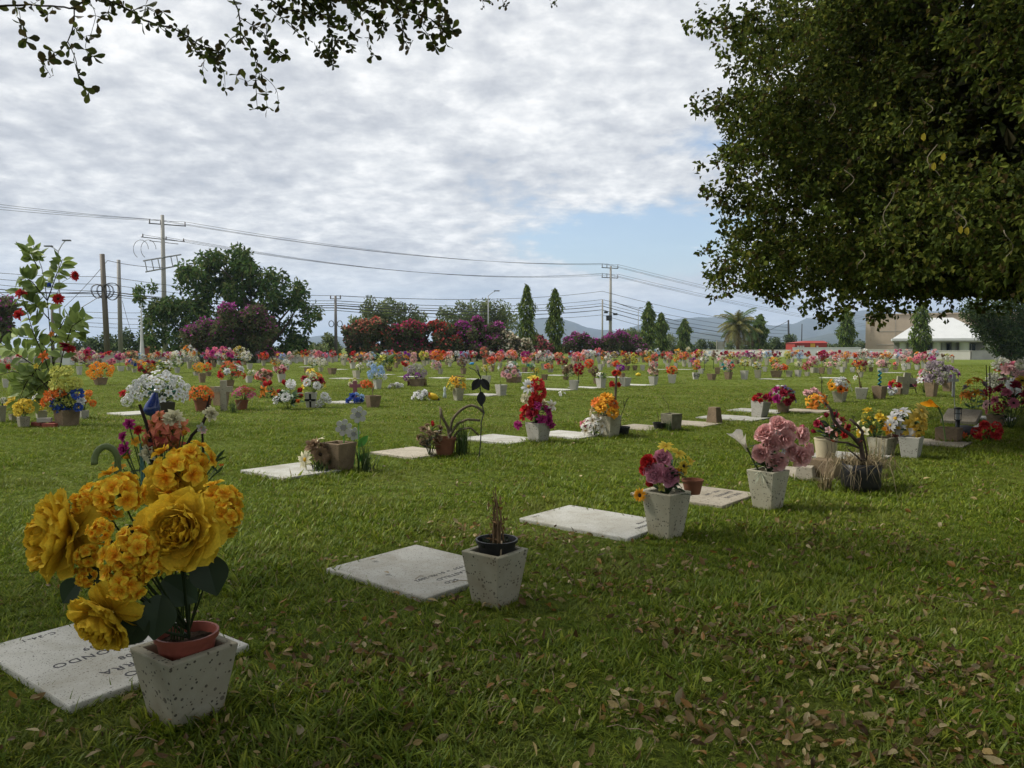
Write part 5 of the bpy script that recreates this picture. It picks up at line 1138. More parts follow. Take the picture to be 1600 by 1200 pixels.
# thorny plant and butterfly stake
gA = G(694, 714); round_pot('weathered round clay pot of the thorny plant', gA[0], gA[1] + .1, 0, .155, .11, .26, M_CLAY)
def thorny():
    d = gA[1] + .1; o3 = np.array([gA[0], d, .2]); root = empty('thorny_plant', o3); r = np.random.default_rng(2); m = MB(); th_ = MB()
    for pts, w in (([(700, 705), (703, 680), (706, 655), (722, 638), (738, 632), (752, 640), (756, 645)], .022), ([(703, 690), (700, 668), (690, 650), (688, 638)], .022), ([(703, 680), (715, 662), (730, 655), (750, 657)], .020), ([(700, 700), (716, 672), (735, 668), (748, 680)], .016), ([(700, 705), (690, 690), (688, 665), (687, 635)], .007)):
        pts = np.array(pts, float); s = np.linspace(0, 1, len(pts)); t_ = np.linspace(0, 1, 22); xy = np.c_[np.interp(t_, s, pts[:, 0]), np.interp(t_, s, pts[:, 1])]
        for _ in range(2): xy[1:-1] = (xy[:-2] + xy[1:-1] * 2 + xy[2:]) / 4
        Pw = np.array([P3(x, y, d + .05 * math.sin(i * .3)) - o3 for i, (x, y) in enumerate(xy)]); m.tube(Pw, w * np.linspace(1, .75, 22), 8, (.16, .13, .09))
        if w > .01:
            for i in range(110):
                j = r.integers(1, 21); dr = unit(r.normal(size=3)); q = Pw[j] + (Pw[j] - Pw[j - 1]) * r.random() + dr * w * .85; e = unit(np.cross(dr, [.3, .2, 1])) * .004; th_.add([q + e, q - e, q + dr * .028], np.array([[0, 1, 2]]), (.10, .08, .06))
    m.obj('stem', M_BARK, root, True); th_.obj('thorn_cover', M_BARK, root); tag(root, 'thorny plant with thick arching bare stems in the round clay pot', 'plant')
thorny()
bq = np.array([P3(668, 700, gA[1])[0], gA[1], .02]); mb_('withered bouquet with a few red blooms hanging beside the thorny plant', bq, 672, 655, 702, 48, 'r:R:1 b:R:3 c:N:9', 72, .7, 80, DRY + [(.08, .09, .05)], .12)
tuft('thick grass tuft right of the thorny plant pot', 722, 712, 48, 62, 5, GC, 110); sl('old tan slab left of the thorny plant', 645, 706, .9, .8, M_SLABO)
def butterfly_stake():
    g = G(747, 716); d = g[1] - .1; o3 = np.array([g[0], d, 0]); root = empty('butterfly_stake', o3); m = MB()
    px_ = [(748, 722), (751, 690), (752, 660), (756, 645), (752, 625), (750, 605), (751, 590), (746, 578)]
    m.tube([P3(x, y, d) - o3 for x, y in px_], .009, 6, (.02, .02, .022)); m.obj('wire', M_METAL, root)
    for x, y, a, s in ((744, 603, 2.5, 16), (759, 602, .65, 16), (749, 620, 4.4, 17)):
        m = MB(); q = P3(751, 592, d) - o3 if s == 16 else P3(752, 612, d) - o3; sg_ = math.copysign(1, math.cos(a)) if s == 16 else 0; leaf_shape(m, q + np.array([.015 * sg_, -.02 - .01 * sg_, 0]), (sg_ * .55, 0, -.85), np.array([.05, -1, .1]), s * d / FPX * 1.35, s * d / FPX * .85, (.018, .018, .02), 8, .05); m.obj('wing' if s == 16 else 'leaf', M_PAINT, root)
    m = MB(); leaf_shape(m, P3(748, 582, d) - o3, (-.25, 0, .8), np.array([0, -1., 0]), .12, .05, (.40, .36, .24), 6, .1); m.obj('dry_petal', M_PAINT, root)
    m = MB(); m.tube([P3(751, 590, d) - o3, P3(742, 578, d) - o3, P3(732, 574, d) - o3], .006, 5, (.03, .03, .03)); m.obj('feeler', M_METAL, root)
    tag(root, 'black metal butterfly on a twisted wire stake beside the thorny plant', 'garden stake')
butterfly_stake()
# tall red bouquet
b = mv('clean grey vase of the tall red and magenta bouquet', 841, 693, 41, 660, 'w', bw=.7); sl('white slab left of the tall red bouquet', 782, 685, 1.1, .85, M_SLAB); sl('thin white slab right of the tall red bouquet', 888, 678, 1.0, .8, M_SLAB)
mb_('tall bouquet with a column of red pompoms, roses and a white daisy', b, 838, 622, 662, 52, 'r:R:4 r:C:2 c:I:2 c:M:4', 73, 1.0, 40)
bb_ = bouquet(None, (b[0], b[1], b[2]), [], .1, .1, 1, .1, 0) if False else None
rt = empty('bouquet', b); k = b[1] / FPX
at_px(rt, [('pom', 'R', 840, 600, 24, (.1, -1, .6)), ('pom', 'R', 842, 613, 27, (.3, -1, .2)), ('pom', 'R', 836, 627, 24, (-.1, -1, 0)), ('pom', 'R', 833, 640, 22, (-.2, -1, 0)), ('daisy', 'W', 826, 604, 26, (-.3, -1, .2)), ('carn', 'I', 820, 622, 18, (-.4, -1, .3)), ('lily', 'W', 863, 633, 22, (.7, -.8, .4)), ('carn', 'M', 809, 664, 18, (-.6, -.9, 0)), ('carn', 'M', 857, 657, 20, (.6, -.8, 0)), ('carn', 'M', 862, 664, 16, (.7, -.8, -.2)), ('small', 'Y', 833, 592, 20, (0, -.5, .9))], b[1] - .05, b, 1)
tag(rt, 'upright spray of red pompoms topped by a yellow bloom in the clean grey vase', 'bouquet')
# orange poms and white lilies
b = mv('stained grey vase with orange pompoms', 952, 684, 38, 649, 'g', bw=.74)
mb_('cluster of orange pompoms with pale lilies over the stained grey vase', b, 945, 618, 655, 50, 'p:A:6 p:O:2 l:I:2', 74, 1.15, 26)
ground_flowers('white silk lilies lying at the foot of the stained grey vase', 929, 683, 44, 36, 'l:W:9', 75, 1.15); ground_flowers('pink blooms lying behind the white lilies on the grass', 917, 672, 20, 16, 'c:P:4', 76, 1.3)
g = G(973, 681); round_pot('black pot right of the stained grey vase', g[0], g[1], 0, .12, .09, .16, M_BLACKP)
def twigs(label, x, yb, pts_list, seed, col=(.05, .04, .03), wid=.006, name='twig_spray', cat='twigs', d=None):
    g = G(x, yb); d = d or g[1]; o3 = np.array([P3(x, yb, d)[0], d, 0]); root = MB()
    for pts in pts_list: root.tube([P3(a, c_, d) - o3 for a, c_ in pts], np.linspace(wid, wid * .5, len(pts)), 5, col)
    o = root.obj(name, M_BARK, None, False, o3); tag(o, label, cat, None); return o
twigs('dry twigs with curled black leaves rising from the black pot', 971, 678, [[(970, 678), (970, 650), (976, 635), (980, 622)], [(970, 660), (966, 640), (965, 628)], [(976, 635), (974, 625)], [(978, 628), (983, 620)]], 4, (.03, .025, .02), .007)
def wrapped_stick():
    d = G(958, 684)[1] + .2; p = P3(962, 650, d); root = empty('flower_stick', (p[0], p[1], 0)); o3 = np.array([p[0], p[1], 0])
    m = MB(); m.tube([P3(959, 684, d) - o3, P3(961, 630, d) - o3, P3(963, 585, d) - o3], [.02, .022, .02], 7, (.16, .13, .10)); m.obj('stick', M_BARK, root)
    for typ, c, x, y, w, fd in (('gerbera', 'R', 961, 583, 12, (-.3, -1, .2)), ('gerbera', 'O', 967, 583, 10, (.5, -1, .2)), ('carn', 'R', 956, 600, 12, (-.5, -1, 0)), ('carn', 'R', 967, 601, 10, (.5, -1, 0))): bloom(root, typ, c, w * d / FPX, P3(x, y, d) - o3, fd, x % 3, 1)
    tag(root, 'tall wrapped stick topped with red flowers behind the orange pompoms', 'stick')
wrapped_stick()
sl('old tan slab right of the black pot and orange pompoms', 1001, 667, .8, .85, M_SLABO); sl('white slab scrap left of the orange pompom vase', 905, 680, .9, .6, M_SLAB) if False else None
b = mv('mossy old grey vase with grass at its foot', 1049, 673, 33, 646, plain('mossy_stone', (.16, .15, .10), .95, 9, .4), bw=.86)
g = G(1031, 672); round_pot('wide black bowl left of the mossy vase', g[0], g[1], 0, .125, .10, .14, M_BLACKP)
twigs('bare curved twig standing in the mossy vase', 1040, 668, [[(1047, 650), (1044, 632), (1036, 622), (1033, 614)], [(1030, 665), (1028, 648), (1026, 640)], [(1030, 664), (1034, 650)]], 3, (.12, .10, .06), .006); tuft('grass tuft at the foot of the mossy vase', 1045, 674, 24, 24, 8, GC, 40)
sl('pale tan slab between the mossy vase and the upturned brown vase', 1082, 661, .9, .8, M_SLABO)
mv('upturned brown stone vase standing alone on the grass', 1116, 663, 26, 636, 'b', inv=True, bw=.72)
sl('white slab behind the upturned brown vase', 1146, 652, 1.25, .95, M_SLAB); sl('white slab edge behind the vase of red roses', 1185, 641, 1.2, .8, M_SLAB)
b = mv('leaning white vase of small red roses', 1186, 654, 31, 627, 'w', bw=.72, tilt=.09)
mb_('low bunch of small red roses in the leaning white vase', b, 1190, 617, 632, 34, 'r:R:5 r:C:4 b:P:2', 77, 1.0, 16)
b = mv('dark brown vase of crimson roses and blue flowers', 1224, 646, 26, 628, 'b')
mb_('crimson roses with a blue bloom and mint green leaves in a dark brown vase', b, 1224, 601, 634, 48, 'r:C:6 r:M:3 l:B:3 m:W:3', 78, 1.0, 30, MINT, .11)
ground_flowers('bright orange lilies on the grass beside the brown vase of crimson roses', 1277, 641, 40, 28, 'l:O:7 l:A:3', 79, 1.25); sl('pale slab under the orange lilies', 1262, 641, .9, .7, M_SLABO)
ground_flowers('pale pink blooms behind the bright orange lilies', 1270, 622, 26, 16, 'c:L:5', 80, 1.2)
b = mv('plain grey vase holding a bare stump beside the pale pink blooms', 1285, 629, 16, 617, 'g'); twigs('dark stump with one thin shoot in the plain grey vase', 1285, 617, [[(1284, 620), (1284, 600), (1283, 588), (1280, 582)], [(1284, 600), (1286, 592)]], 3, (.05, .04, .03), .012, d=b[1])
b = mv('square grey vase with white daisy and orange gerberas', 1312, 629, 25, 612, 'g'); mb_('white daisy over orange and yellow gerberas in a square grey vase', b, 1312, 590, 614, 42, 'd:W:3 g:O:3 g:A:3 c:W:3', 81, 1.1, 18)
b = mv('wide pale vase with a single drooping white lily', 1346, 624, 25, 606, 'w'); twigs('brown stub and thin white stems in the wide pale vase', 1346, 608, [[(1346, 608), (1345, 596)], [(1344, 606), (1342, 588), (1338, 580)]], 3, (.14, .08, .05), .018, d=b[1]); rt = empty('lily', b); bloom(rt, 'lily', 'W', .16, P3(1336, 590, b[1]) - b, (-.8, -.6, .1), 0, 1); bloom(rt, 'lily', 'I', .12, P3(1341, 580, b[1]) - b, (-.1, -.8, .6), 1, 1); tag(rt, 'single white lily drooping over the wide pale vase', 'flower')
b = mv('dark brown vase with a teal twisted ornament', 1374, 624, 24, 603, 'b')
m = MB(); th = np.linspace(0, 22, 60); zz_ = np.linspace(0, .44, 60); m.tube(np.c_[.035 * np.cos(th), .035 * np.sin(th), zz_], .022, 6, (.015, .16, .20)); m.tube([[0, 0, -.1], [0, 0, .46]], .016, 6, (.02, .12, .10)); o = m.obj('twisted_ornament', M_PAINT, None, True, b); tag(o, 'teal spiral ornament sticking up from the dark brown vase', 'ornament')
def stone_cross(label, x, yb, ytop, w, m_, tilt=0, arm_y=.66, d=None, th=.08):
    g = G(x, yb); d = d or g[1]; k = d / FPX; H = P3(x, ytop, d)[2]; root = empty('cross', (P3(x, yb, d)[0], d, 0)); root.rotation_euler = (0, tilt, 0)
    o = MB(); o.box((0, 0, H / 2 - .02), (w * k * .34, th, H + .04)); s = o.obj('upright', m_, root); bevel(s, .006)
    for sg in (-1, 1):
        o = MB(); o.box((sg * w * k * .335, 0, H * arm_y), (w * k * .33, th * .96, w * k * .32)); s = o.obj('arm', m_, root); bevel(s, .006)
    tag(root, label, 'cross', 'crosses standing among the graves'); return d
dC = stone_cross('grey stone cross leaning among the shaded graves at right', 1413, 617, 582, 30, M_TERR, .12)
mv('small brown vase in front of the leaning grey cross', 1404, 617, 18, 606, 'b'); ground_flowers('red bloom before the leaning grey cross', 1400, 607, 16, 12, 'c:R:3', 82, 1.3); ground_flowers('white and purple blooms fallen left of the leaning cross', 1389, 618, 26, 14, 'c:W:4 c:V:2', 83, 1.2)
m = MB(); 
for q in (-.18, .18): m.tube([[q, -.05, 0], [q * .3, .05, .62]], .014, 5, (.03, .025, .022))
m.tube([[-.15, -.03, .18], [.15, -.03, .18]], .012, 5, (.03, .025, .022)); m.box((0, .0, .34), (.22, .02, .26), (.04, .04, .045)); gp = G(1420, 615); o = m.obj('display_easel', M_BARK, None, False, (gp[0], gp[1] - .1, 0)); tag(o, 'small dark easel propped in front of the leaning grey cross', 'easel')
b = mv('dark stone vase of the mauve bouquet', 1455, 620, 22, 598, 'b'); mb_('large mauve and dusty grey bouquet in a dark vase, right of the leaning cross', b, 1465, 562, 604, 40, 'k:U:8 c:U:4 k:H:3', 84, 1.05, 24, [(.05, .06, .03), (.03, .035, .02)])
g = G(1440, 617); mb_('pale pink lilies and magenta bloom left of the mauve bouquet', np.array([g[0], g[1], .1]), 1445, 578, 606, 34, 'l:L:5 c:P:3 c:M:2 m:W:4', 85, 1.1, 20)
b = mv('brown vase right of the mauve bouquet', 1481, 612, 20, 594, 'b'); mb_('dark plum bouquet with one white bloom in a brown vase', b, 1483, 572, 598, 34, 'c:U:4 k:U:3 c:V:3 m:W:1', 86, 1.0, 18, [(.03, .035, .02)])
# --- the clump right of the front row
g = G(1290, 745); mv('brown stone block carrying the cream cup of dark red roses', 1292, 750, 54, 717, 'b', bw=1.0, inv=True); zc = P3(1290, 718, g[1] + .1)[2]
m = MB(); m.lathe([(.001, 0), (.10, 0), (.13, .24), (.135, .24), (.135, .255), (.12, .255), (.115, .2), (.001, .2)], 20); gx_ = P3(1290, 718, g[1] + .08); o = m.obj('cream_cup', plain('cream_plastic', (.48, .42, .28), .6, 6, .12), None, True, (gx_[0], gx_[1], zc)); o.modifiers.new('edges', 'EDGE_SPLIT').split_angle = R(35); tag(o, 'cream cup with dark hairline marks standing on the brown block', 'cup')
m = MB()
for q in range(3): a_ = -1.2 - q * .35; m.tube([[.138 * math.cos(a_), .138 * math.sin(a_), .22], [.128 * math.cos(a_ + .15), .128 * math.sin(a_ + .15), .12], [.118 * math.cos(a_ - .1), .118 * math.sin(a_ - .1), .04]], .0025, 4, (.06, .045, .03))
m.obj('hairline', M_BARK, o)
mb_('dark red rosebuds with deep green leaves in the cream cup', np.array([gx_[0], gx_[1], zc + .2]), 1300, 640, 690, 66, 'r:C:5 b:C:4 r:R:2 m:L:4', 87, .72, 70, [(.015, .03, .015), (.025, .045, .02)], .09)
sl('white slab behind the curved frangipani stems', 1325, 712, .9, .8, M_SLAB); sl('tan slab edge behind the fourth front vase', 1255, 738, .8, .7, M_SLABO)
mv('tan overturned stone block between the pink roses and the cream cup', 1258, 752, 40, 728, M_SLABO, inv=True, bw=.8)
def nursery_bag():
    g = G(1352, 770); d = g[1] + .1; root = MB(); r = np.random.default_rng(3); root.lathe([(.001, 0), (.17, 0), (.20, .08), (.19, .2), (.205, .29), (.19, .30), (.17, .22), (.001, .22)], 18)
    Vv = root.V[0]; Vv += r.normal(0, .008, Vv.shape); o = root.obj('nursery_bag', M_BLACKP, None, True, (g[0], d, 0)); tag(o, 'slumped black plastic nursery bag under dry grass, right of the brown block', 'planter bag')
    o3 = np.array([g[0], d, .2]); rt = empty('frangipani_plant', o3); m = MB()
    for pts, w in (([(1352, 735), (1348, 715), (1345, 695), (1340, 685)], .028), ([(1345, 697), (1330, 680), (1312, 668), (1302, 655), (1298, 640), (1292, 633)], .020), ([(1345, 692), (1348, 675), (1340, 665), (1328, 655)], .018), ([(1342, 700), (1325, 692), (1305, 690), (1290, 685)], .012), ([(1350, 725), (1338, 712), (1325, 702)], .010), ([(1352, 730), (1355, 712), (1352, 695), (1348, 680)], .012), ([(1292, 633), (1288, 629)], .012), ([(1302, 655), (1308, 645), (1306, 640)], .012)):
        m.tube([P3(x, y, d - .05) - o3 for x, y in pts], np.linspace(w, w * .7, len(pts)), 7, (.075, .055, .045))
    m.obj('stem', M_BARK, rt, True); m = MB()
    for i in range(12): leaf_shape(m, P3(r.uniform(1300, 1350), r.uniform(650, 700), d - .05) - o3, r.normal(size=3), unit(r.normal(size=3)), .07, .03, (.25, .06, .03) if i % 2 else (.08, .10, .03), 3)
    m.obj('foliage', M_LEAF, rt); tag(rt, 'nearly bare frangipani with dark curving stems growing in the nursery bag', 'plant')
nursery_bag(); 
tuft('dry straw coloured grass flopping over the nursery bag', 1340, 764, 150, 40, 12, [(.36, .29, .17), (.28, .21, .12), (.18, .15, .07)], 260, wid=.008, z0=.27); tuft('dry grass standing behind the nursery bag', 1364, 760, 110, 66, 13, [(.34, .27, .15), (.24, .19, .10), (.09, .11, .035)], 170, wid=.008, z0=.22); tuft('straw clump at the foot of the brown block', 1290, 768, 50, 40, 14, DRY, 60)
b = mv('wide grey vase of yellow roses', 1378, 713, 46, 683, 'g', bw=.74); mb_('yellow roses with bright green leaves in the wide grey vase', b, 1368, 636, 690, 62, 'r:Y:6 r:A:2 b:Z:3 m:I:4', 88, .82, 60, [(.06, .13, .03), (.04, .10, .04), (.08, .15, .03)], .09)
b = mv('light grey vase of yellow and silver daisies', 1423, 717, 42, 682, 'w', bw=.72)
m = MB(); m.lathe([(.001, -.05), (.07, -.05), (.085, .12), (.075, .12), (.001, .10)], 16); o = m.obj('inner_cup', M_CONC, None, True, b); tag(o, 'grey cup standing inside the vase of yellow and silver daisies', 'cup')
rt = empty('bouquet', b + np.array([0, 0, .08])); at_px(rt, [('daisy', (.66, .48, .09), 1434, 656, 38, (.2, -1, .3)), ('daisy', (.62, .42, .05), 1424, 668, 36, (-.3, -1, 0)), ('daisy', (.66, .50, .12), 1440, 642, 32, (.4, -.8, .6)), ('daisy', (.58, .35, .03), 1437, 672, 34, (.4, -1, -.2)), ('daisy', (.42, .42, .42), 1399, 654, 32, (-.5, -.3, .3)), ('daisy', (.46, .46, .46), 1409, 643, 30, (-.1, -.2, .5)), ('daisy', (.36, .36, .36), 1403, 668, 28, (-.4, -.4, -.1)), ('daisy', (.44, .44, .42), 1391, 664, 24, (-.8, -.4, 0)), ('daisy', (.58, .38, .04), 1446, 660, 28, (.8, -.6, .2))], b[1], b + np.array([0, 0, .08]), 1)
fm = MB(); foliage(fm, np.random.default_rng(4), 18, np.array([0, 0, 0.]), .2, .25, .1, GREENS); fm.obj('foliage', M_LEAF, rt); tag(rt, 'big yellow and silver grey artificial daisies in the light grey vase', 'bouquet')
gq = G(1388, 700); mb_('tangle of dried reddish stalks behind the yellow roses', np.array([gq[0], gq[1] + .6, 0.]), 1398, 672, 690, 30, 'c:N:3', 89, .6, 60, [(.20, .07, .05), (.14, .06, .04)], .10)
rt = empty('calla_lily', P3(1478, 680, 9.6) * np.array([1, 1, 0])); q0 = np.array(rt.location); bloom(rt, 'calla', 'A', 25 * 9.6 / FPX, P3(1459, 633, 9.6) - q0, (-.85, -.2, .35), 0, 1, 2.2); m = MB(); m.tube([P3(1478, 690, 9.6) - q0, P3(1472, 650, 9.6) - q0, P3(1466, 636, 9.6) - q0], [.008, .009, .012], 6, (.09, .14, .04)); m.obj('stem', M_LEAF, rt); tag(rt, 'single golden yellow calla lily on a bent green stem', 'flower')
sl('low weathered slab behind the golden calla lily', 1455, 690, 1.0, .8, M_SLABO)
b = mv('squat brown stone box beside the black garden lantern', 1482, 692, 44, 668, 'b', bw=.95)
def lantern():
    d = b[1] + .25; p = P3(1496, 680, d); root = empty('garden_lantern', (p[0], p[1], 0)); H = P3(0, 636, d)[2]; k = d / FPX
    m = MB(); m.tube([[0, 0, 0], [0, 0, H - 20 * k]], .035, 10, (.012, .012, .012)); m.obj('post', M_METAL, root, True); m = MB(); m.lathe([(.001, H), (.055, H - .01), (.07, H - .03), (.05, H - .035)], 12, (.012, .012, .012)); m.obj('cap', M_METAL, root); m = MB(); z0 = H - 20 * k
    for q in range(6): a = q * 1.047; m.tube([[.05 * math.cos(a), .05 * math.sin(a), z0], [.055 * math.cos(a), .055 * math.sin(a), H - .03]], .006, 4, (.012, .012, .012))
    for z_ in (z0, (z0 + H) / 2): m.lathe([(.045, z_ - .006), (.056, z_ - .006), (.056, z_ + .006), (.045, z_ + .006)], 12, (.012, .012, .012))
    m.obj('cage', M_METAL, root); m = MB(); m.tube([[0, 0, z0], [0, 0, H - .04]], .03, 8, (.30, .32, .32)); m.obj('glass', M_PAINT, root); tag(root, 'black solar garden lantern with a caged glass', 'lantern')
lantern()
def white_cross():
    d = G(1496, 662)[1]; p = P3(1493, 660, d); root = empty('cross_stake', (p[0], p[1], 0)); o3 = np.array(root.location); k = d / FPX; m = MB(); m.tube([P3(1494, 664, d) - o3, P3(1491, 620, d) - o3], .008, 5, (.55, .54, .50)); m.obj('stake', M_PAINT, root)
    m = MB(); c = P3(1490, 600, d) - o3; m.box(c - np.array([0, 0, .02]), (.05, .025, 36 * k), (.62, .61, .57)); m.obj('upright', M_PAINT, root); m = MB(); 
    for sg in (-1, 1): m.box(c + np.array([sg * .062, 0, 6 * k]), (.07, .022, .055), (.62, .61, .57))
    m.obj('crossbar', M_PAINT, root); tag(root, 'small white plastic cross on a thin stake above the black lantern', 'cross')
white_cross()
slab('pale grey slab propped at an angle behind the black lantern', G(1516, 664)[:2] + np.array([0, .3]), .6, .7, M_SLABO, z=.17, near=False, tilt=-.28); sl('pale slab under the pink gerberas at far right', 1540, 652, 1.0, .8, M_SLAB); sl('pale slab edge left of the mint leaved lilies', 1470, 636, 1.0, .8, M_SLABO) if False else None
def figurine():
    g = G(1512, 683); root = empty('fallen_figurine', (g[0], g[1], 0)); m = MB(); m.tube([[-.22, 0, .10], [-.12, 0, .12], [0, 0, .12], [.10, 0, .13]], [.04, .085, .085, .05], 10, (.10, .10, .11)); m.obj('body', M_PAINT, root, True); m = MB(); m.tube([[.10, 0, .13], [.17, 0, .15], [.24, 0, .17]], [.05, .055, .02], 10, (.50, .49, .45)); m.tube([[.18, -.03, .18], [.20, -.04, .23]], [.02, .004], 5, (.50, .49, .45)); m.tube([[.18, .03, .18], [.20, .04, .23]], [.02, .004], 5, (.50, .49, .45)); m.obj('head', M_PAINT, root, True)
    for q in (-.12, .05): m = MB(); m.tube([[q, -.03, .1], [q, -.06, 0]], [.03, .022], 8, (.10, .10, .11)); m.obj('leg', M_PAINT, root, True)
    tag(root, 'grey and white animal figurine lying beside the red silk flowers', 'figurine')
figurine()
ground_flowers('red silk flowers lying on the grass at far right', 1545, 689, 46, 28, 'k:R:4 c:R:5', 91, 1.1); ground_flowers('single red bloom between the lantern and the red silk flowers', 1508, 686, 14, 12, 'l:R:1', 92, 1.0, leaves=3)
b = mv('brown stone vase in front of the pink gerberas', 1556, 668, 34, 648, 'b')
g = G(1530, 660); mb_('orange and yellow lilies on tall stems with mint leaves', np.array([g[0], g[1] + .6, 0.]), 1523, 592, 632, 46, 'l:O:4 l:Y:3 l:A:3 c:U:3', 93, 1.05, 40, MINT, .13)
g = G(1580, 672); mb_('tall bouquet of pink and crimson gerberas at the right edge', np.array([g[0], g[1] + .3, 0.]), 1580, 590, 655, 88, 'g:P:4 g:L:2 c:C:9 k:C:5 c:P:3', 94, .82, 70, [(.03, .05, .02), (.05, .07, .025), (.12, .15, .05)], .12)
g = G(1572, 640); mb_('pale grey green pompoms with red and pink blooms on top', np.array([g[0], g[1] + .6, 0.]), 1578, 562, 615, 70, 'p:H:8 c:R:1 c:L:2 c:P:2', 95, 1.1, 40); g = G(1598, 650); mb_('whitish chrysanthemums at the right edge above the gerberas', np.array([g[0], g[1] + .5, 0.]), 1598, 582, 620, 40, 'p:W:2 p:L:3 g:Y:2', 96, 1.1, 16)
twigs('two dark dried seed heads standing behind the mint leaved lilies', 1540, 640, [[(1540, 640), (1542, 600), (1541, 570)], [(1546, 640), (1547, 600), (1546, 572)]], 4, (.03, .03, .02), .018)

# --- left side, middle distance
dB = gd(667)
b = mv('rough brown vase of the green, rust and blue mums', 105, 667, 38, 640, 'b', bw=.85)
rt = empty('bouquet', b)
at_px(rt, [('pom', 'Z', 88, 581, 22, (-.2, -.8, .6)), ('pom', 'Z', 104, 580, 22, (.2, -.8, .6)), ('pom', 'Z', 86, 600, 24, (-.3, -1, .2)), ('pom', 'Z', 106, 601, 25, (.2, -1, .2)), ('pom', 'Z', 118, 599, 23, (.6, -.9, .3)), ('pom', 'Z', 96, 626, 21, (0, -1, 0)), ('pom', 'Z', 110, 628, 20, (.3, -1, 0)), ('pom', 'Z', 77, 635, 18, (-.5, -1, -.1)), ('pom', 'O', 78, 617, 22, (-.6, -.9, .1)), ('pom', 'O', 94, 613, 22, (0, -1, .2)), ('pom', 'O', 70, 629, 18, (-.8, -.7, 0)), ('pom', 'B', 121, 615, 22, (.7, -.8, .2)), ('pom', 'B', 86, 632, 20, (-.2, -1, -.1)), ('pom', 'B', 99, 640, 24, (0, -1, -.2)), ('pom', 'B', 122, 636, 16, (.6, -.9, 0)), ('carn', 'W', 127, 626, 16, (.8, -.7, .1))], b[1] - .05, b, 1)
fm = MB(); foliage(fm, np.random.default_rng(97), 110, np.array([0, 0, 0.]), .34, .5, .12, [(.03, .06, .03), (.04, .085, .06), (.03, .07, .025)], .1); fm.obj('foliage', M_LEAF, rt)
tag(rt, 'tall bouquet of yellow green, rust and blue mums at far left', 'bouquet')
def silk_branches():
    d = dB + .35; o3 = np.array([P3(97, 665, d)[0], d, 0]); root = empty('silk_branches', o3); r = np.random.default_rng(77); m, lf = MB(), MB()
    stems = [[(98, 650), (88, 600), (80, 540), (74, 470), (66, 420), (52, 384)], [(98, 650), (70, 560), (52, 520), (40, 480), (30, 450)], [(97, 640), (60, 575), (30, 556), (-10, 528)], [(95, 630), (60, 590), (20, 580), (-15, 590)], [(88, 600), (100, 545), (112, 510), (130, 498)], [(80, 540), (100, 500), (120, 490)], [(74, 470), (88, 430), (98, 405)], [(74, 470), (50, 440), (35, 430)], [(80, 520), (110, 520), (125, 515)], [(70, 560), (40, 600), (30, 625)], [(85, 590), (60, 605), (50, 625)], [(60, 420), (50, 400), (46, 392)], [(84, 560), (60, 530), (25, 525)], [(92, 610), (50, 590), (20, 600)], [(78, 500), (60, 480), (42, 470)]]
    for pts in stems:
        pts = np.array(pts, float); s = np.linspace(0, 1, len(pts)); t_ = np.linspace(0, 1, 17); xy = np.c_[np.interp(t_, s, pts[:, 0]), np.interp(t_, s, pts[:, 1])]; dy = r.uniform(-.25, .25)
        Pw = np.array([P3(x, y, d + dy * q) - o3 for (x, y), q in zip(xy, t_)]); m.tube(Pw, np.linspace(.012, .005, 17), 5, (.03, .025, .02))
        for j in range(4, 17):
            for sg in (-1, 1):
                if r.random() < .12: continue
                tan = unit(Pw[j] - Pw[j - 1]); sd = unit(np.cross(tan, [0, 1, .1])) * sg; dd = tan * r.uniform(.1, .9) + sd + r.normal(0, .3, 3)
                g_ = r.random(); c = np.array((.30, .38, .09)) * g_ + np.array((.13, .19, .055)) * (1 - g_); L = 17 * d / FPX * r.uniform(.75, 1.3)
                leaf_shape(lf, Pw[j] + dd * .02, dd, unit(np.array([0, -.8, .5]) + r.normal(0, .5, 3)), L, L * .58, c, 5, .2)
    m.obj('stem', M_BARK, root); lf.obj('foliage', M_LEAF, root)
    for typ, c, x, y, w, fd in (('carn', 'R', 33, 459, 22, (-.2, -.6, .8)), ('gerbera', 'R', 91, 467, 20, (.3, -.9, .3)), ('gerbera', 'R', 117, 431, 18, (1, -.25, 0)), ('carn', 'R', 30, 492, 22, (-.3, -.9, .2)), ('carn', 'C', 104, 541, 26, (0, -.3, -.9)), ('carn', 'R', 110, 545, 16, (.3, -.6, .2)), ('lily', 'F', 68, 556, 20, (0, -.9, .3)), ('small', 'Y', 57, 572, 10, (0, -1, .2)), ('carn', 'B', 77, 445, 9, (0, -1, .2)), ('carn', 'R', 13, 573, 10, (0, -1, 0)), ('lily', 'O', 80, 522, 10, (0, -1, 0))): bloom(root, typ, c, w * d / FPX, P3(x, y, d - .1) - o3, fd, x % 3, 1)
    m = MB(); m.tube([P3(88, 460, d) - o3, P3(98, 440, d) - o3, P3(114, 432, d) - o3], .004, 4, (.05, .05, .03)); m.obj('flower_stalk', M_BARK, root)
    tag(root, 'very tall silk branches with big green leaves and red flowers at far left', 'plant')
silk_branches()
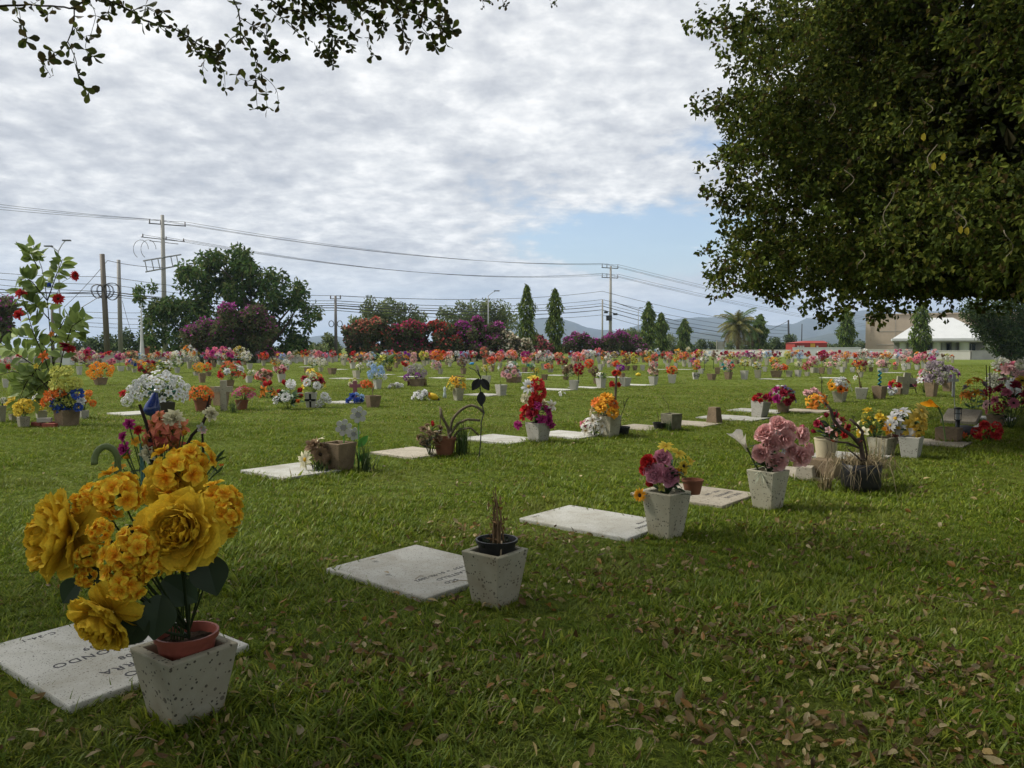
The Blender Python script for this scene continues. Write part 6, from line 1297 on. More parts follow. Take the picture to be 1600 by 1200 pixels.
for x, yb, w, top, lb, sp, lb2 in ((24, 660, 20, 647, 'mossy stone pot at the far left end of the small pots', 'p:Y:4', 'yellow poms in the far left mossy stone pot'), (37, 668, 20, 651, 'pale banded stone pot left of the bricks', 'p:Y:6', 'yellow poms in the pale banded stone pot'), (65, 655, 20, 641, 'stone pot of yellow poms behind the bricks', 'p:Y:3 m:W:2', 'yellow poms behind the bricks'), (131, 656, 16, 641, 'round grey pot right of the rough brown vase', 'p:O:3 l:A:3 c:N:2', 'orange pompom and amber blooms right of the rough brown vase')):
    b = mv(lb, x, yb, w, top, 'g' if w == 20 else 'w', bw=.85, cat='pot', name='stone_pot'); mb_(lb2, b, x, top - 28 if w == 20 else top - 32, top, 30, sp, 100 + x, .9, 26)
mR = plain('old_brick', (.26, .07, .05), .9)
for i, (x, y, z_) in enumerate(((60, 666, 0), (78, 668, 0), (70, 667, .09), (88, 665, 0))):
    g = G(x, y); m = MB(); m.box((0, 0, .04), (.24, .12, .08)); o = m.obj('brick', mR if i != 2 else M_CONC, None, False, (g[0], g[1], z_), .3 * i - .3); bevel(o, .006); tag(o, ('leftmost red brick beside the pale banded pot', 'red brick in the middle of the pots at left', 'pale brick resting on the red ones', 'red brick touching the rough brown vase')[i], 'brick', 'bricks among the left pots')
b = mv('brown square pot of bright amber flowers', 157, 602, 23, 590, 'b', near=False); mb_('bright amber yellow flowers spreading from a brown square pot', b, 157, 567, 592, 44, 'k:A:12', 110, 1.0, 12)
b = mv('dark rounded pot of the wide white bouquet', 254, 664, 44, 628, plain('dark_glaze', (.06, .055, .035), .6), bw=.8); sl('white slab left of the wide white bouquet', 207, 645, .9, .75, M_SLAB)
mb_('very wide white blossom bouquet with teal leaves', b, 250, 578, 634, 98, 'm:W:46 k:W:16', 111, 1.05, 70, [(.03, .17, .11), (.02, .10, .07), (.02, .05, .02)], .13)
g = G(205, 640); mb_('low white blossoms with one red flower left of the wide white bouquet', np.array([g[0], g[1] + .4, .0]), 204, 600, 634, 36, 'k:W:5 c:R:1', 112, .9, 14)
m = MB(); m.lathe([(.001, .0), (.10, .03), (.135, .10), (.12, .20), (.07, .33), (.035, .44), (.03, .47), (.001, .48)], 16); pq = P3(235, 648, 9.2); o = m.obj('glass_ornament', M_GLASS, None, True, (pq[0], pq[1], pq[2] - .02)); o.rotation_euler = (0, .25, 0); o.scale = (.72, .72, .66); m = MB(); m.lathe([(.03, .45), (.04, .46), (.035, .50), (.001, .51)], 12); m.obj('cap', plain('tin_cap', (.5, .5, .5), .3, metal=1), o, True); m = MB(); m.tube([[0, 0, .02], [.02, 0, -.2], [.03, 0, (-pq[2] + .02) / .66]], .008, 5, (.1, .1, .08)); m.obj('stake', M_METAL, o); tag(o, 'deep blue glass drop ornament before the wide white bouquet', 'ornament')
g = G(317, 643); round_pot('terracotta pot of orange red lilies', g[0], g[1], 0, .20, .15, .30, M_CLAY); mb_('orange red lilies in a terracotta pot left of the stone cross', np.array([g[0], g[1], .26]), 314, 600, 626, 48, 'l:F:13 l:O:6', 113, 1.1, 22)
g = G(378, 641); round_pot('small terracotta pot of magenta lilies', g[0], g[1], 0, .15, .11, .25, M_CLAY); mb_('magenta lilies in a small terracotta pot right of the stone cross', np.array([g[0], g[1], .22]), 381, 601, 624, 46, 'l:M:10 l:C:7', 114, 1.0, 18)
dX = stone_cross('upright pale stone cross between two terracotta pots', 350, 642, 594, 28, M_TERR, 0, .70); mv('tall weathered vase behind the pale stone cross', 345, 634, 30, 604, 'b'); tuft('grass tuft at the foot of the pale stone cross', 364, 645, 30, 26, 19, GC, 50)
b = mv('dark vase hidden behind the stone cross', 357, 606, 20, 594, 'b', near=False); mb_('large red and white bouquet on a green stalk above the stone cross', b, 361, 562, 596, 48, 'l:R:10 c:R:4 c:W:3', 115, .95, 30, [(.025, .06, .025), (.04, .08, .03)])
b = mv('white square vase bearing a black cross emblem', 486, 637, 24, 613, 'w', bw=.72, rz=.12)
kx = b[1] / FPX; m = MB(); yq = b[1] - .17
for sx, sz, ox, oz in ((3, 10, 0, 5), (3, 10, 0, -7), (7, 3.2, -5, 0), (7, 3.2, 5, 0)): m.box((ox * kx, 0, (oz) * kx), (sx * kx, .012, sz * kx), (.012, .012, .012))
zc_ = P3(486, 624, b[1])[2]; o = m.obj('emblem', M_PAINT, None, False, (b[0], 0, 0)); vq = [q for q in LABELS if q['label'].startswith('white square vase bearing')][0]
o.parent = vq; hw = 24 * kx / 1.36 / 2; o.location = (0, -hw * .90 - .004, zc_); o.rotation_euler = (R(9), 0, 0)
g = G(446, 640); mb_('striped pale green leaves with red tulips and white poms', np.array([g[0], g[1] + .1, 0.]), 450, 594, 636, 50, 'b:R:4 p:W:5 b:O:1', 116, .8, 60, [(.20, .28, .17), (.12, .20, .10), (.03, .06, .025)], .20)
mb_('orange and yellow lilies with a tall lime plume in the emblem vase', b, 490, 576, 614, 46, 'l:O:3 l:Y:3 k:I:3 p:W:2 c:C:3', 117, 1.0, 36, [(.03, .08, .02), (.05, .10, .03)], .13); g = G(508, 636); ground_flowers('white fluffy blooms right of the emblem vase', 507, 637, 18, 22, 'p:W:3', 118, 1.0)
g = G(412, 622); mb_('dark green leaves with orange blooms left of the striped plant', np.array([g[0], g[1], 0.]), 417, 592, 630, 30, 'l:O:3 b:R:2', 119, .9, 30, [(.03, .05, .02), (.02, .04, .015)], .14)
stone_cross('small dusty pink wooden cross with a wreath', 555, 623, 595, 17, plain('pink_paint', (.22, .08, .10), .8), 0, .72); g = G(551, 612); mb_('little wreath of cream and green on the dusty pink cross', np.array([g[0], g[1] - .05, .25]), 552, 593, 606, 14, 'c:I:3 c:Z:2', 120, 1.1, 8); ground_flowers('blue silk flowers lying in front of the dusty pink cross', 556, 631, 28, 16, 'c:B:5 c:S:2', 121, 1.2); sl('thin white slab beside the dusty pink cross', 537, 628, .9, .6, M_SLAB)
ground_flowers('red orange flowers between the pink cross and pale blue hydrangeas', 572, 607, 20, 14, 'l:F:4 l:R:2', 122, 1.3)
b = mv('plain grey vase of pale blue hydrangeas', 590, 608, 15, 593, 'w', near=False); mb_('pale blue hydrangea bouquet in a plain grey vase', b, 588, 572, 594, 30, 'k:S:8 k:W:2', 123, 1.05, 12)
b = mv('brown square planter with a single dry twig', 583, 637, 27, 618, 'b', bw=.72); twigs('single dry twig in the brown square planter', 582, 620, [[(582, 622), (582, 605), (581, 592)], [(582, 612), (586, 600)]], 5, (.2, .15, .1), .010, d=b[1])
b = mv('round dark pot of the lavender grey bouquet', 652, 604, 26, 592, 'b', near=False); mb_('spiky lavender grey bouquet over a dark pot', b, 650, 568, 596, 34, 'k:U:6 k:V:2 k:H:3', 124, 1.0, 26, [(.05, .05, .05), (.03, .03, .03)]); tuft('dark red spiky leaves left of the lavender bouquet', 640, 603, 16, 16, 22, [(.08, .02, .02), (.05, .02, .02)], 24, 'spiky_plant', 'plant', .03); tuft('dark red spiky leaves right of the lavender bouquet', 662, 603, 18, 18, 23, [(.08, .02, .02), (.05, .02, .02)], 26, 'spiky_plant', 'plant', .03)
ground_flowers('crumpled white silk flowers lying flat left of the lavender bouquet', 619, 607, 26, 9, 'c:W:5 c:H:3', 125, 1.0, leaves=4)
ground_flowers('white and green silk flowers lying on the grass in midfield', 660, 626, 34, 18, 'c:W:7 m:R:1 c:H:2', 126, 1.1)
def toy():
    g = G(677, 626); root = empty('plush_toy', (g[0], g[1], 0)); m = MB(); m.tube([[-.14, 0, .16], [-.08, 0, .14], [.04, 0, .10], [.14, 0, .06]], [.05, .09, .10, .04], 10, (.62, .42, .02)); m.obj('body', M_PAINT, root, True); m = MB(); m.tube([[-.16, 0, .17], [-.22, 0, .2]], [.06, .03], 10, (.05, .16, .07)); m.obj('cap', M_PAINT, root, True); m = MB(); m.tube([[.13, 0, .06], [.17, 0, .0]], [.035, .03], 8, (.03, .03, .03)); m.obj('foot', M_PAINT, root, True); tag(root, 'small yellow stuffed toy slumped beside the white silk flowers', 'toy')
toy()
m = MB(); m.lathe([(.001, 0), (.06, .01), (.045, .12), (.03, .2), (.045, .26), (.03, .32), (.001, .34)], 12, (.42, .48, .46)); g = G(695, 622); o = m.obj('small_statue', M_PAINT, None, True, g); tag(o, 'small pale statuette standing on the grass left of the yellow lilies', 'statuette')
b = mv('grey vase of yellow lilies in midfield', 716, 626, 20, 606, 'g'); mb_('yellow orange lilies with pale green succulents in a grey vase', b, 714, 588, 612, 36, 'l:A:6 l:Y:2 c:Z:2', 127, 1.05, 26, MINT, .09)
b = mv('grey vase holding one white calla on a thin stem', 783, 619, 20, 601, 'w'); twigs('thin green stem rising from the grey vase in midfield', 782, 602, [[(782, 602), (781, 585), (780, 580)]], 3, (.06, .10, .03), .007, d=b[1]); rt = empty('calla_lily', b); bloom(rt, 'calla', 'W', .14, P3(779, 577, b[1]) - b, (-.2, -.5, .9), 0, 1); tag(rt, 'white calla bloom on the thin stem in midfield', 'flower'); sl('white slab left of the vase with one calla', 758, 616, 1.1, .85, M_SLAB)
g = G(800, 598); mb_('large rounded bouquet of dusty pink and brown roses in midfield', np.array([g[0], g[1], .05]), 798, 570, 592, 36, 'r:L:7 c:N:4 c:U:3 c:W:2', 128, 1.0, 24); mv('low brown basket under the dusty pink and brown roses', 803, 598, 26, 589, 'b', near=False, bw=.9)
ground_flowers('few white petals lying on the grass in midfield', 878, 619, 14, 7, 'm:W:4', 129, .9, leaves=3) 
sl('white slab left of the vase with dark red flowers', 866, 608, 1.4, .9, M_SLAB); sl('white slab right of the vase with dark red flowers', 917, 605, 1.2, .8, M_SLAB); sl('white slab left of the vase with tan roses', 995, 601, 1.2, .8, M_SLAB); sl('thin pale slab left of the tilted stone vase', 540, 591, 1.4, .9, M_SLAB)

# --- the far rows: (x, y) of the bouquet's middle, width, height, colours, vase (x, foot, width, rim, tone)
FAR = '''117 558 13 18 LNI 124 586 9 572 w|137 557 27 24 MCIL 138 574 11 569 b|174 566 12 11 P 175 578 8 572 w|187 558 15 11 MPL 189 580 14 572 w|208 554 22 11 EN 206 570 8 562 g|200 566 12 9 EL 201 579 8 573 g|209 567 14 13 AYB 210 582 9 576 g
230 574 30 20 CRA 231 588 11 582 b|238 557 18 9 IO 239 571 8 564 g|256 572 24 17 GWZ 257 588 10 581 g|277 561 20 22 WGI 277 583 9 574 w|295 551 24 20 OWI 296 576 9 565 g|304 561 14 11 IW 305 576 8 568 w|311 575 20 15 A 306 587 9 581 w|325 574 14 14 OF 326 588 9 581 b|332 554 30 18 PM 334 574 10 566 b
352 553 26 20 MPW 350 576 9 566 b|373 552 20 20 IYK 376 575 9 565 g|385 557 18 18 IW 390 577 11 568 w|396 583 20 9 WI 389 598 13 587 w|412 588 28 20 ELN 412 605 11 597 g|438 578 22 13 PCL 440 598 15 584 w|412 557 19 11 RFP 412 572 8 563 g|430 566 18 12 YIO 430 580 8 573 w|441 558 10 9 S 442 571 7 563 g|448 566 9 8 W 449 578 7 571 w
476 551 15 7 R 478 570 7 557 w|488 565 16 16 WI 479 583 8 574 b|501 566 18 16 IW 501 581 9 574 g|499 554 11 10 P 500 570 7 560 g|537 558 8 7 IW 538 571 6 562 g|551 563 18 10 IE 551 576 10 566 w|563 573 15 9 WI 557 592 13 579 g|575 559 16 12 EW 576 575 8 566 g|581 570 17 11 WS 582 583 8 577 w|602 567 30 22 GZ 608 580 11 573 b
606 552 16 7 SR 606 570 7 558 g|619 559 12 12 ON 619 575 8 566 b|633 568 14 8 EIR 633 580 8 573 w|635 556 14 13 YOV 636 572 7 563 g|646 561 10 20 L 646 578 7 572 w|662 556 19 13 YZ 663 572 8 563 g|684 556 27 18 FO 685 575 10 566 g|682 572 17 14 UL 688 585 9 576 g|703 562 19 11 I 703 573 6 567 w|703 553 12 7 L 704 568 6 558 g|715 553 8 9 W 716 568 6 559 g
721 567 16 18 NU 724 585 10 575 b|757 551 14 17 NE 757 571 8 560 b|767 553 10 8 W 768 568 6 558 w|740 556 7 5 Y 741 567 6 560 g|768 564 17 12 EF 769 581 8 571 b|781 558 12 16 E 781 575 8 567 g|760 576 18 13 YIK 760 600 16 587 w|800 555 19 15 EOL 800 573 9 564 g|800 570 20 11 WTH 801 583 9 577 g|822 554 14 9 M 823 571 7 559 g|823 563 14 8 E 820 582 10 574 b
838 580 13 9 Y 851 594 11 585 b|850 558 28 18 HWU 850 578 10 568 g|872 556 12 10 EI 873 571 7 562 g|879 564 20 14 NEC 880 577 8 571 g|858 573 14 9 RE 860 582 10 576 g|831 571 12 5 TW 832 580 7 574 b|888 580 18 18 NGI 884 594 10 588 b|904 578 18 18 CRK 897 610 18 594 w|904 559 20 15 PEL 905 575 9 566 g|914 555 16 14 LW 915 573 8 563 g|925 552 14 9 W 926 568 7 557 g|935 554 6 5 S 936 568 6 557 w
921 569 13 15 F 922 583 8 577 b|929 582 12 18 N 931 600 9 591 b|940 587 16 10 WKG 939 607 17 591 w|946 553 14 8 OWN 947 568 7 558 g|942 560 8 7 O 943 573 6 564 g|951 559 14 10 IW 951 574 7 564 w|954 567 13 8 LI 938 579 9 569 w|963 568 13 9 F 964 580 7 573 g|969 576 15 10 V 972 592 10 583 b|962 583 14 10 RO 977 604 19 590 w|979 562 13 20 YN 979 579 11 572 b|991 562 13 20 ZY 992 579 8 571 b
1015 553 18 10 IY 1016 572 8 560 g|1013 562 12 10 AO 1004 579 9 570 w|1023 559 11 13 EN 1024 575 8 566 g|1022 570 14 10 UP 1023 582 9 576 g|1021 581 19 15 NIL 1021 601 16 588 w|1050 579 18 14 OF 1050 599 16 585 w|1045 557 14 12 PWE 1043 577 8 567 g|1057 561 10 12 YO 1056 575 7 567 w|1068 557 18 14 EO 1069 573 8 564 g|1076 550 9 15 GI 1076 567 7 558 g|1083 563 12 8 PV 1078 574 8 566 w
1088 572 14 17 AOP 1087 593 13 582 w|1092 552 8 10 Y 1093 568 6 558 g|1101 552 6 10 Y 1102 568 6 558 g|1101 561 14 8 WI 1095 584 11 576 w|1115 556 6 15 NU 1121 585 11 574 b|1127 560 15 8 LWK 1127 573 8 565 w|1143 557 13 7 YK 1144 570 7 561 g|1137 564 10 6 O 1138 574 7 567 g|1138 573 19 17 ELWT 1138 593 14 581 b|1155 553 7 11 L 1156 568 6 558 g|1164 568 19 11 IYK 1163 593 13 579 w|1173 554 16 13 MWV 1173 572 8 561 g
1184 571 16 11 WYK 1184 591 13 578 g|1186 557 10 9 L 1187 572 7 562 g|1198 554 16 12 WS 1198 571 8 560 g|1194 575 3 2 W 1195 581 9 573 w|1211 564 18 12 YKO 1211 578 8 571 b|1214 574 18 12 ELY 1213 590 21 579 b|1226 574 11 10 F 1233 589 11 579 g|1230 556 9 13 G 1231 570 7 562 g|1247 570 11 10 IK 1247 589 11 578 w|1250 556 10 12 S 1250 573 8 562 g|1260 573 13 13 PC 1261 588 9 581 g|1270 565 13 16 PL 1270 583 9 574 g
1286 557 16 16 C 1284 584 11 574 b|1277 565 9 18 W 1277 583 8 575 g|1296 570 19 9 LI 1296 585 11 575 g|1308 560 14 12 EL 1309 577 8 567 g|1320 556 14 15 O 1320 576 8 565 g|1314 565 9 10 IW 1316 582 9 573 w|1335 555 8 9 F 1336 572 7 560 g|1338 569 16 11 RO 1332 582 9 574 w|1349 568 14 9 C 1350 581 8 573 b|1345 577 17 7 YK 1345 590 8 581 g|1350 553 18 15 WH 1350 573 8 562 g|1361 555 13 8 PE 1361 571 7 560 g|1371 554 8 7 P 1371 570 7 559 g
1361 569 12 11 IW 1361 581 9 574 b|1376 568 12 11 LK 1375 582 9 575 w|1386 570 13 9 IN 1384 582 9 575 w|1385 556 20 11 IOA 1385 574 8 562 g|1402 556 8 8 SW 1402 572 7 561 g|1411 559 14 9 LW 1411 575 8 564 g|1420 562 12 9 EI 1420 577 8 567 w|1432 563 12 14 P 1433 578 9 570 w|1441 558 14 12 PL 1442 576 8 565 w|1457 562 11 11 M 1457 578 8 568 w|1446 565 6 5 Y 1447 577 7 569 w|1400 569 9 5 LE 1399 578 8 573 b|1413 570 8 4 W 1413 579 8 573 w
1473 556 6 5 N 1474 566 6 559 g|1480 555 7 4 K 1481 565 6 558 g|1487 557 8 5 OR 1488 567 6 560 g|26 561 14 12 RLW 27 577 9 568 g|44 560 12 10 WI 45 575 8 566 g|8 565 14 12 PW 9 582 9 572 g|20 574 10 8 RI 21 588 9 579 g|5 594 4 3 W 9 607 12 592 w|4 626 14 11 W 3 662 14 634 g|150 557 10 9 IL 150 576 9 564 g|264 556 12 9 LO 265 571 7 561 g|520 570 4 3 W 519 585 15 575 b|316 578 3 2 N 316 598 14 583 b|717 584 4 3 N 717 596 18 587 b|1112 583 4 3 N 1112 594 15 584 b'''
LM = ((0, 100, 'behind the tall silk branches'), (100, 160, 'below the far left scrub'), (160, 212, 'below the two bare poles'), (212, 285, 'below the transformer pole'), (285, 350, 'left of the purple bush'), (350, 425, 'below the sprawling purple bush'), (425, 510, 'right of the large tree'), (510, 600, 'below the salmon bougainvillea'), (600, 668, 'below the crimson bougainvillea'), (668, 720, 'below the red bougainvillea'), (720, 782, 'below the bright purple hedge'), (782, 845, 'below the tallest columnar tree'), (845, 890, 'below the second columnar tree'), (890, 940, 'below the dusky purple bush'), (940, 1006, 'below the magenta mound'), (1006, 1052, 'below the third columnar tree'), (1052, 1108, 'below the shortest columnar tree'), (1108, 1166, 'below the shaggy palm'), (1166, 1238, 'below the pointed columnar tree'), (1238, 1300, 'before the red building'), (1300, 1354, 'left of the tan building'), (1354, 1420, 'before the tan building'), (1420, 1700, 'before the white portico'))
def mark(x): return next((q[2] for q in LM if q[0] <= x < q[1]), 'at the far right')
FV = {}
def far_vase_mesh(m, v):
    k = (m, v)
    if k not in FV: q = MB(); q.sqlathe([(.33, 0), (.5, 1), (.40, 1), (.34, .8)]); FV[k] = q.mesh('flower_vase', MT[m])
    return FV[k]
FT = dict(A='kl', O='ld', Y='ds', K='c', S='k', G='', H='kp', N='cr', W='kdl', I='dk')
FARLIST = []
def far(x, y, w, h, cols, vx, vb, vw, vt, tone, seed):
    r = np.random.default_rng(seed)
    w *= 1.16; h *= 1.2; y -= h * .07
    d = G(vx, vb)[1] + .1; k = d / FPX; p = P3(vx, vb, d); hv = max(.12, P3(vx, vt, d)[2])
    v = link('flower_vase', far_vase_mesh(tone, 0), None, (p[0], d, -.01), ROT + r.uniform(-.3, .3)); v.scale = (vw * k / 1.36,) * 2 + (hv + .01,)
    if w < 5: FARLIST.append((v, None, cols, tone, x, vb)); return
    b0 = np.array([P3(x, y, d)[0], d, hv]); c0 = P3(x, y, d) - b0; m = MB(); a, b_ = w * k / 2, h * k / 2
    cs = [c for c in cols if c not in 'GK'] or ['Z']; n = int(np.clip(w * h / 16, 5, 20)) if 'G' not in cols else 6
    sz = 2.7 * math.sqrt(a * b_) / math.sqrt(n)
    for i in range(n):
        z = 1 - 2 * (i + .5) / n; an = i * 2.39996 + seed; q = math.sqrt(1 - z * z); u = np.array([math.cos(an) * q, math.sin(an) * q, z]) * r.uniform(.75, 1.0)
        pos = c0 + u * np.array([a * .82, a * .7, b_ * .8]); c = cs[i % len(cs)]; ty = FT.get(c, 'rclk')
        typ = TYPES[ty[r.integers(len(ty))]] if ty else 'carn'
        if c == 'Y' and 'K' in cols: typ = 'sunflower'
        key = (typ, c, r.integers(2), 0)
        if key not in BL: q_ = bloom_mb(typ, c, int(key[2]), 0); BL[key] = (np.concatenate(q_.V), [np.concatenate(q_.F[j]) for j in (3, 4) if q_.F[j]], np.concatenate(q_.C))
        V, F, C = BL[key]; mt = Matrix.Translation(Vector(pos)) @ face(u + np.array([0, -.5, .3]) + r.normal(0, .2, 3), r.uniform(0, 6)).to_matrix().to_4x4() @ Matrix.Scale(sz * r.uniform(.8, 1.2), 4)
        m.merge((V, F, np.clip(C * r.uniform(.85, 1.12), 0, .95)), np.array(mt))
    o = m.mesh('bouquet', [M_PETALF]); 
    lm = MB(); nl = 16 if 'G' not in cols else 70; lc = GREENS if 'K' not in cols else [(.015, .02, .01), (.03, .045, .02)]
    if 'G' in cols: lc = [(.10, .17, .03), (.14, .21, .05), (.05, .10, .03)]
    foliage(lm, r, nl, np.array([c0[0], c0[1], max(-.02, c0[2] - b_ * 1.1)]), a * 1.05, b_ * 1.9, a * .55, lc); lm.tube([[0, 0, -.1], c0], [.02, .01], 4, (.04, .07, .02), 0, False)
    root = link('bouquet', o, None, b0); lm.obj('foliage', M_LEAF, root)
    FARLIST.append((v, root, cols, tone, x, vb))
sd_ = 500
for row in FAR.replace('\n', '|').split('|'):
    q = row.split(); sd_ += 1; far(float(q[0]), float(q[1]), float(q[2]), float(q[3]), q[4], float(q[5]), float(q[6]), float(q[7]), float(q[8]), q[9], sd_)
rr = np.random.default_rng(314); xs_ = np.r_[np.linspace(112, 1460, 112)] + rr.uniform(-5, 5, 112)
for i, x in enumerate(xs_):                         # the thin line of small bouquets along the foot of the walls and hedge
    vb = rr.uniform(565.5, 570.5) if x < 900 else rr.uniform(564, 569); cols = ''.join(rr.choice(list('RPLWIEOYMUNCSA'), 2, False)); w = rr.uniform(10, 16)
    far(x, vb - 12 - rr.uniform(0, 2), w, rr.uniform(8, 13), cols, x + rr.uniform(-1, 1), vb, 7, vb - 6.5, 'wgb'[rr.integers(3)], 900 + i)
TONE = dict(w='pale', g='grey', b='brown')
def colname(cols, k=3):
    cols = cols[:k]
    n = []
    for c in cols:
        wd = WORD.get(c)
        if wd and wd not in n: n.append(wd)
    return ' and '.join(n[:2]) if len(n) < 3 else n[0] + ', ' + n[1] + ' and ' + n[2]
from collections import defaultdict
cnt = defaultdict(list)
for v, bq, cols, tone, x, vb in FARLIST:
    if bq is None: base = 'empty %s stone vase %s' % (TONE[tone], mark(x))
    else: base = '%s bouquet in a %s vase %s' % (colname(cols), TONE[tone], mark(x))
    cnt[base].append((vb, x, v, bq, cols, tone))
for base, L_ in cnt.items():
    L_.sort(key=lambda q: -q[0])
    sfx = [''] if len(L_) == 1 else (['nearer ', 'farther '] if len(L_) == 2 else ['nearest ', 'middle ', 'farthest '] + ['very far '] * 9)
    for (vb, x, v, bq, cols, tone), s in zip(L_, sfx):
        if bq is not None:
            tag(bq, s + base, 'bouquet', 'bouquets in the far rows'); tag(v, '%s%s vase under the %s bouquet %s' % (s, TONE[tone], colname(cols, 2), mark(x)), 'vase', 'stone vases in the far rows')
        else: tag(v, s + base, 'vase', 'stone vases in the far rows')
ev = [o for o in LABELS if o['label'].startswith('pale vase under the amber and orange bouquet below the shortest')]
if ev:
    cu = bpy.data.curves.new('lettering', 'FONT'); cu.body = '6-B'; cu.size = .26; cu.extrude = .001; cu.align_x = 'CENTER'; cu.materials.append(M_LETTER); o = link('lettering', cu, None)
    v = ev[0]; v.rotation_euler = (0, 0, .05); o.parent = v; sx, sy, sz_ = v.scale; o.scale = (1 / sx * .9, 1 / sy, 1 / sz_ * .9); o.location = (0, -.475, .38); o.rotation_euler = (R(90), 0, 0)
for i, (x, y) in enumerate(((480, 573), (530, 577), (600, 585), (640, 588), (690, 590), (740, 592), (820, 582), (870, 586), (960, 589), (1030, 577), (1070, 577), (1130, 576), (1300, 590), (1395, 582), (1205, 592))):
    sl('thin white slab lying flat ' + mark(x) + (', nearer one' if y > 586 else ''), x, y, 1.0, .8, M_SLAB, z=.025)
m = MB(); m.tube([[-.22, 0, .12], [-.05, 0, .16], [.12, 0, .16], [.2, 0, .2]], [.02, .10, .10, .05], 8, (.02, .22, .50)); g = G(737, 571); o = m.obj('bird_ornament', M_PAINT, None, True, g); tag(o, 'bright blue bird shaped ornament on the lawn below the purple hedge', 'ornament')
m = MB(); m.tube([[-.12, 0, .07], [0, 0, .10], [.14, 0, .08]], [.05, .10, .06], 8, (.62, .46, .02)); g = G(997, 588); o = m.obj('yellow_plush', M_PAINT, None, True, g); tag(o, 'yellow soft toy lying alone on the lawn below the magenta mound', 'toy')

# ------------------------------------------------------------------ grass blades, dead leaves, air
def blade_mesh(name, n, rad, h, wid, seed, flat=.5):
    r = np.random.default_rng(seed); m = MB()
    for i in range(n):
        a, q = r.uniform(0, 6.283), rad * math.sqrt(r.random()); p = np.array([q * math.cos(a), q * math.sin(a), -.01]); b_ = a + r.normal(0, 1.0); L = h * r.uniform(.55, 1.25); tl = r.uniform(.15, 1.25) * flat + .15
        s = np.linspace(0, 1, 4); an = R(90) - tl - s * r.uniform(.2, 1.1); st = L / 3; hor = np.r_[0, np.cumsum(np.cos(an[1:]) * st)]; ver = np.r_[0, np.cumsum(np.sin(an[1:]) * st)]
        mid = p + np.c_[math.cos(b_) * hor, math.sin(b_) * hor, ver]; sd = np.array([-math.sin(b_), math.cos(b_), 0]); w = wid * r.uniform(.7, 1.2) * np.array([.8, 1, .75])[:, None] * .5
        V = np.r_[mid[:3] + sd * w, mid[:3] - sd * w, mid[3:4]]; t_ = r.random()
        c = np.array((.112, .172, .012)) if t_ < .50 else (np.array((.200, .255, .022)) if t_ < .84 else (np.array((.33, .27, .12)) if t_ < .93 else np.array((.045, .085, .016))))
        m.add(V, [np.array([[0, 3, 4, 1], [1, 4, 5, 2]]), np.array([[2, 5, 6]])], c * r.uniform(.8, 1.2))
    return m
def grass_mat():
    m, t = mat('grass_blade'); a = t.n('ShaderNodeAttribute', attribute_name='Col'); geo = t.n('ShaderNodeNewGeometry'); v = geo.outputs['Position']
    inf = t.n('ShaderNodeObjectInfo')
    c = t.mix(1.0, a.outputs['Color'], t.ramp(inf.outputs['Random'], [(0, (.72, .78, .7)), (.6, (1.0, 1.0, 1.0)), (1, (1.35, 1.18, 1.1))]), 'MULTIPLY')
    c = t.mix(t.ramp(t.noise(v, 1.1, 5, .6, .3), [(.50, 0), (.76, .45)]), c, (.22, .195, .06))
    c = t.mix(t.ramp(t.noise(v, .28, 4, .55), [(.45, 0), (.7, .5)]), c, (.16, .195, .035))
    d1 = t.n('ShaderNodeBsdfDiffuse'); t.l(c, d1.inputs[0]); d2 = t.n('ShaderNodeBsdfTranslucent'); t.l(c, d2.inputs[0])
    g1 = t.n('ShaderNodeBsdfGlossy', inp={'Roughness': .45, 'Color': (.6, .65, .6, 1)})
    mx = t.n('ShaderNodeMixShader', inp={0: .32}); t.l(d1.outputs[0], mx.inputs[1]); t.l(d2.outputs[0], mx.inputs[2])
    m3 = t.n('ShaderNodeMixShader', inp={0: .025}); t.l(mx.outputs[0], m3.inputs[1]); t.l(g1.outputs[0], m3.inputs[2]); out(t, m3.outputs[0]); return m
M_GRASS = grass_mat()
OBST = []
for o in COL.objects:
    if o.parent is None and o.get('category') in ('vase', 'pot', 'planter bag'):
        s_ = max(.12, o.scale[0] * .35) if o.scale[0] != 1 else .10
        OBST.append((o.location.x, o.location.y, s_))
def scatter(r, y0, y1, dens, margin=2.2):
    """random ground points in the strip of view between two distances, thinned off slabs and pot feet"""
    A_ = (y1 ** 2 - y0 ** 2) * .70 + margin * 2 * (y1 - y0); n = int(A_ * dens); y = np.sqrt(r.uniform(y0 ** 2, y1 ** 2, n)); x = r.uniform(-1, 1, n) * (y * .70 + margin); P_ = np.c_[x, y]
    keep = np.ones(n, bool)
    for cx, cy, Wd, L, rz in SLABS:
        if cy > y1 + 2: continue
        dx, dy = P_[:, 0] - cx, P_[:, 1] - cy; c, s = math.cos(rz), math.sin(rz); u, v = dx * c + dy * s, -dx * s + dy * c
        keep &= ~((np.abs(u) < Wd / 2 + .012) & (np.abs(v) < L / 2 + .012))
    for cx, cy, q in OBST:
        if cy > y1 + 1 or cy < y0 - 1: continue
        keep &= (P_[:, 0] - cx) ** 2 + (P_[:, 1] - cy) ** 2 > q * q
    bare = np.sin(P_[:, 0] * 2.7 + 1.9 * np.sin(P_[:, 1] * 2.1)) * np.sin(P_[:, 1] * 3.1 + 1.3 * np.sin(P_[:, 0] * 1.7))      # thin, worn patches
    keep &= r.random(n) > np.clip((bare - .25) * 1.2, 0, .5) * np.clip((9 - P_[:, 1]) / 4, 0, 1)
    return P_[keep]
TU = bpy.data.collections.new('grass_tufts')
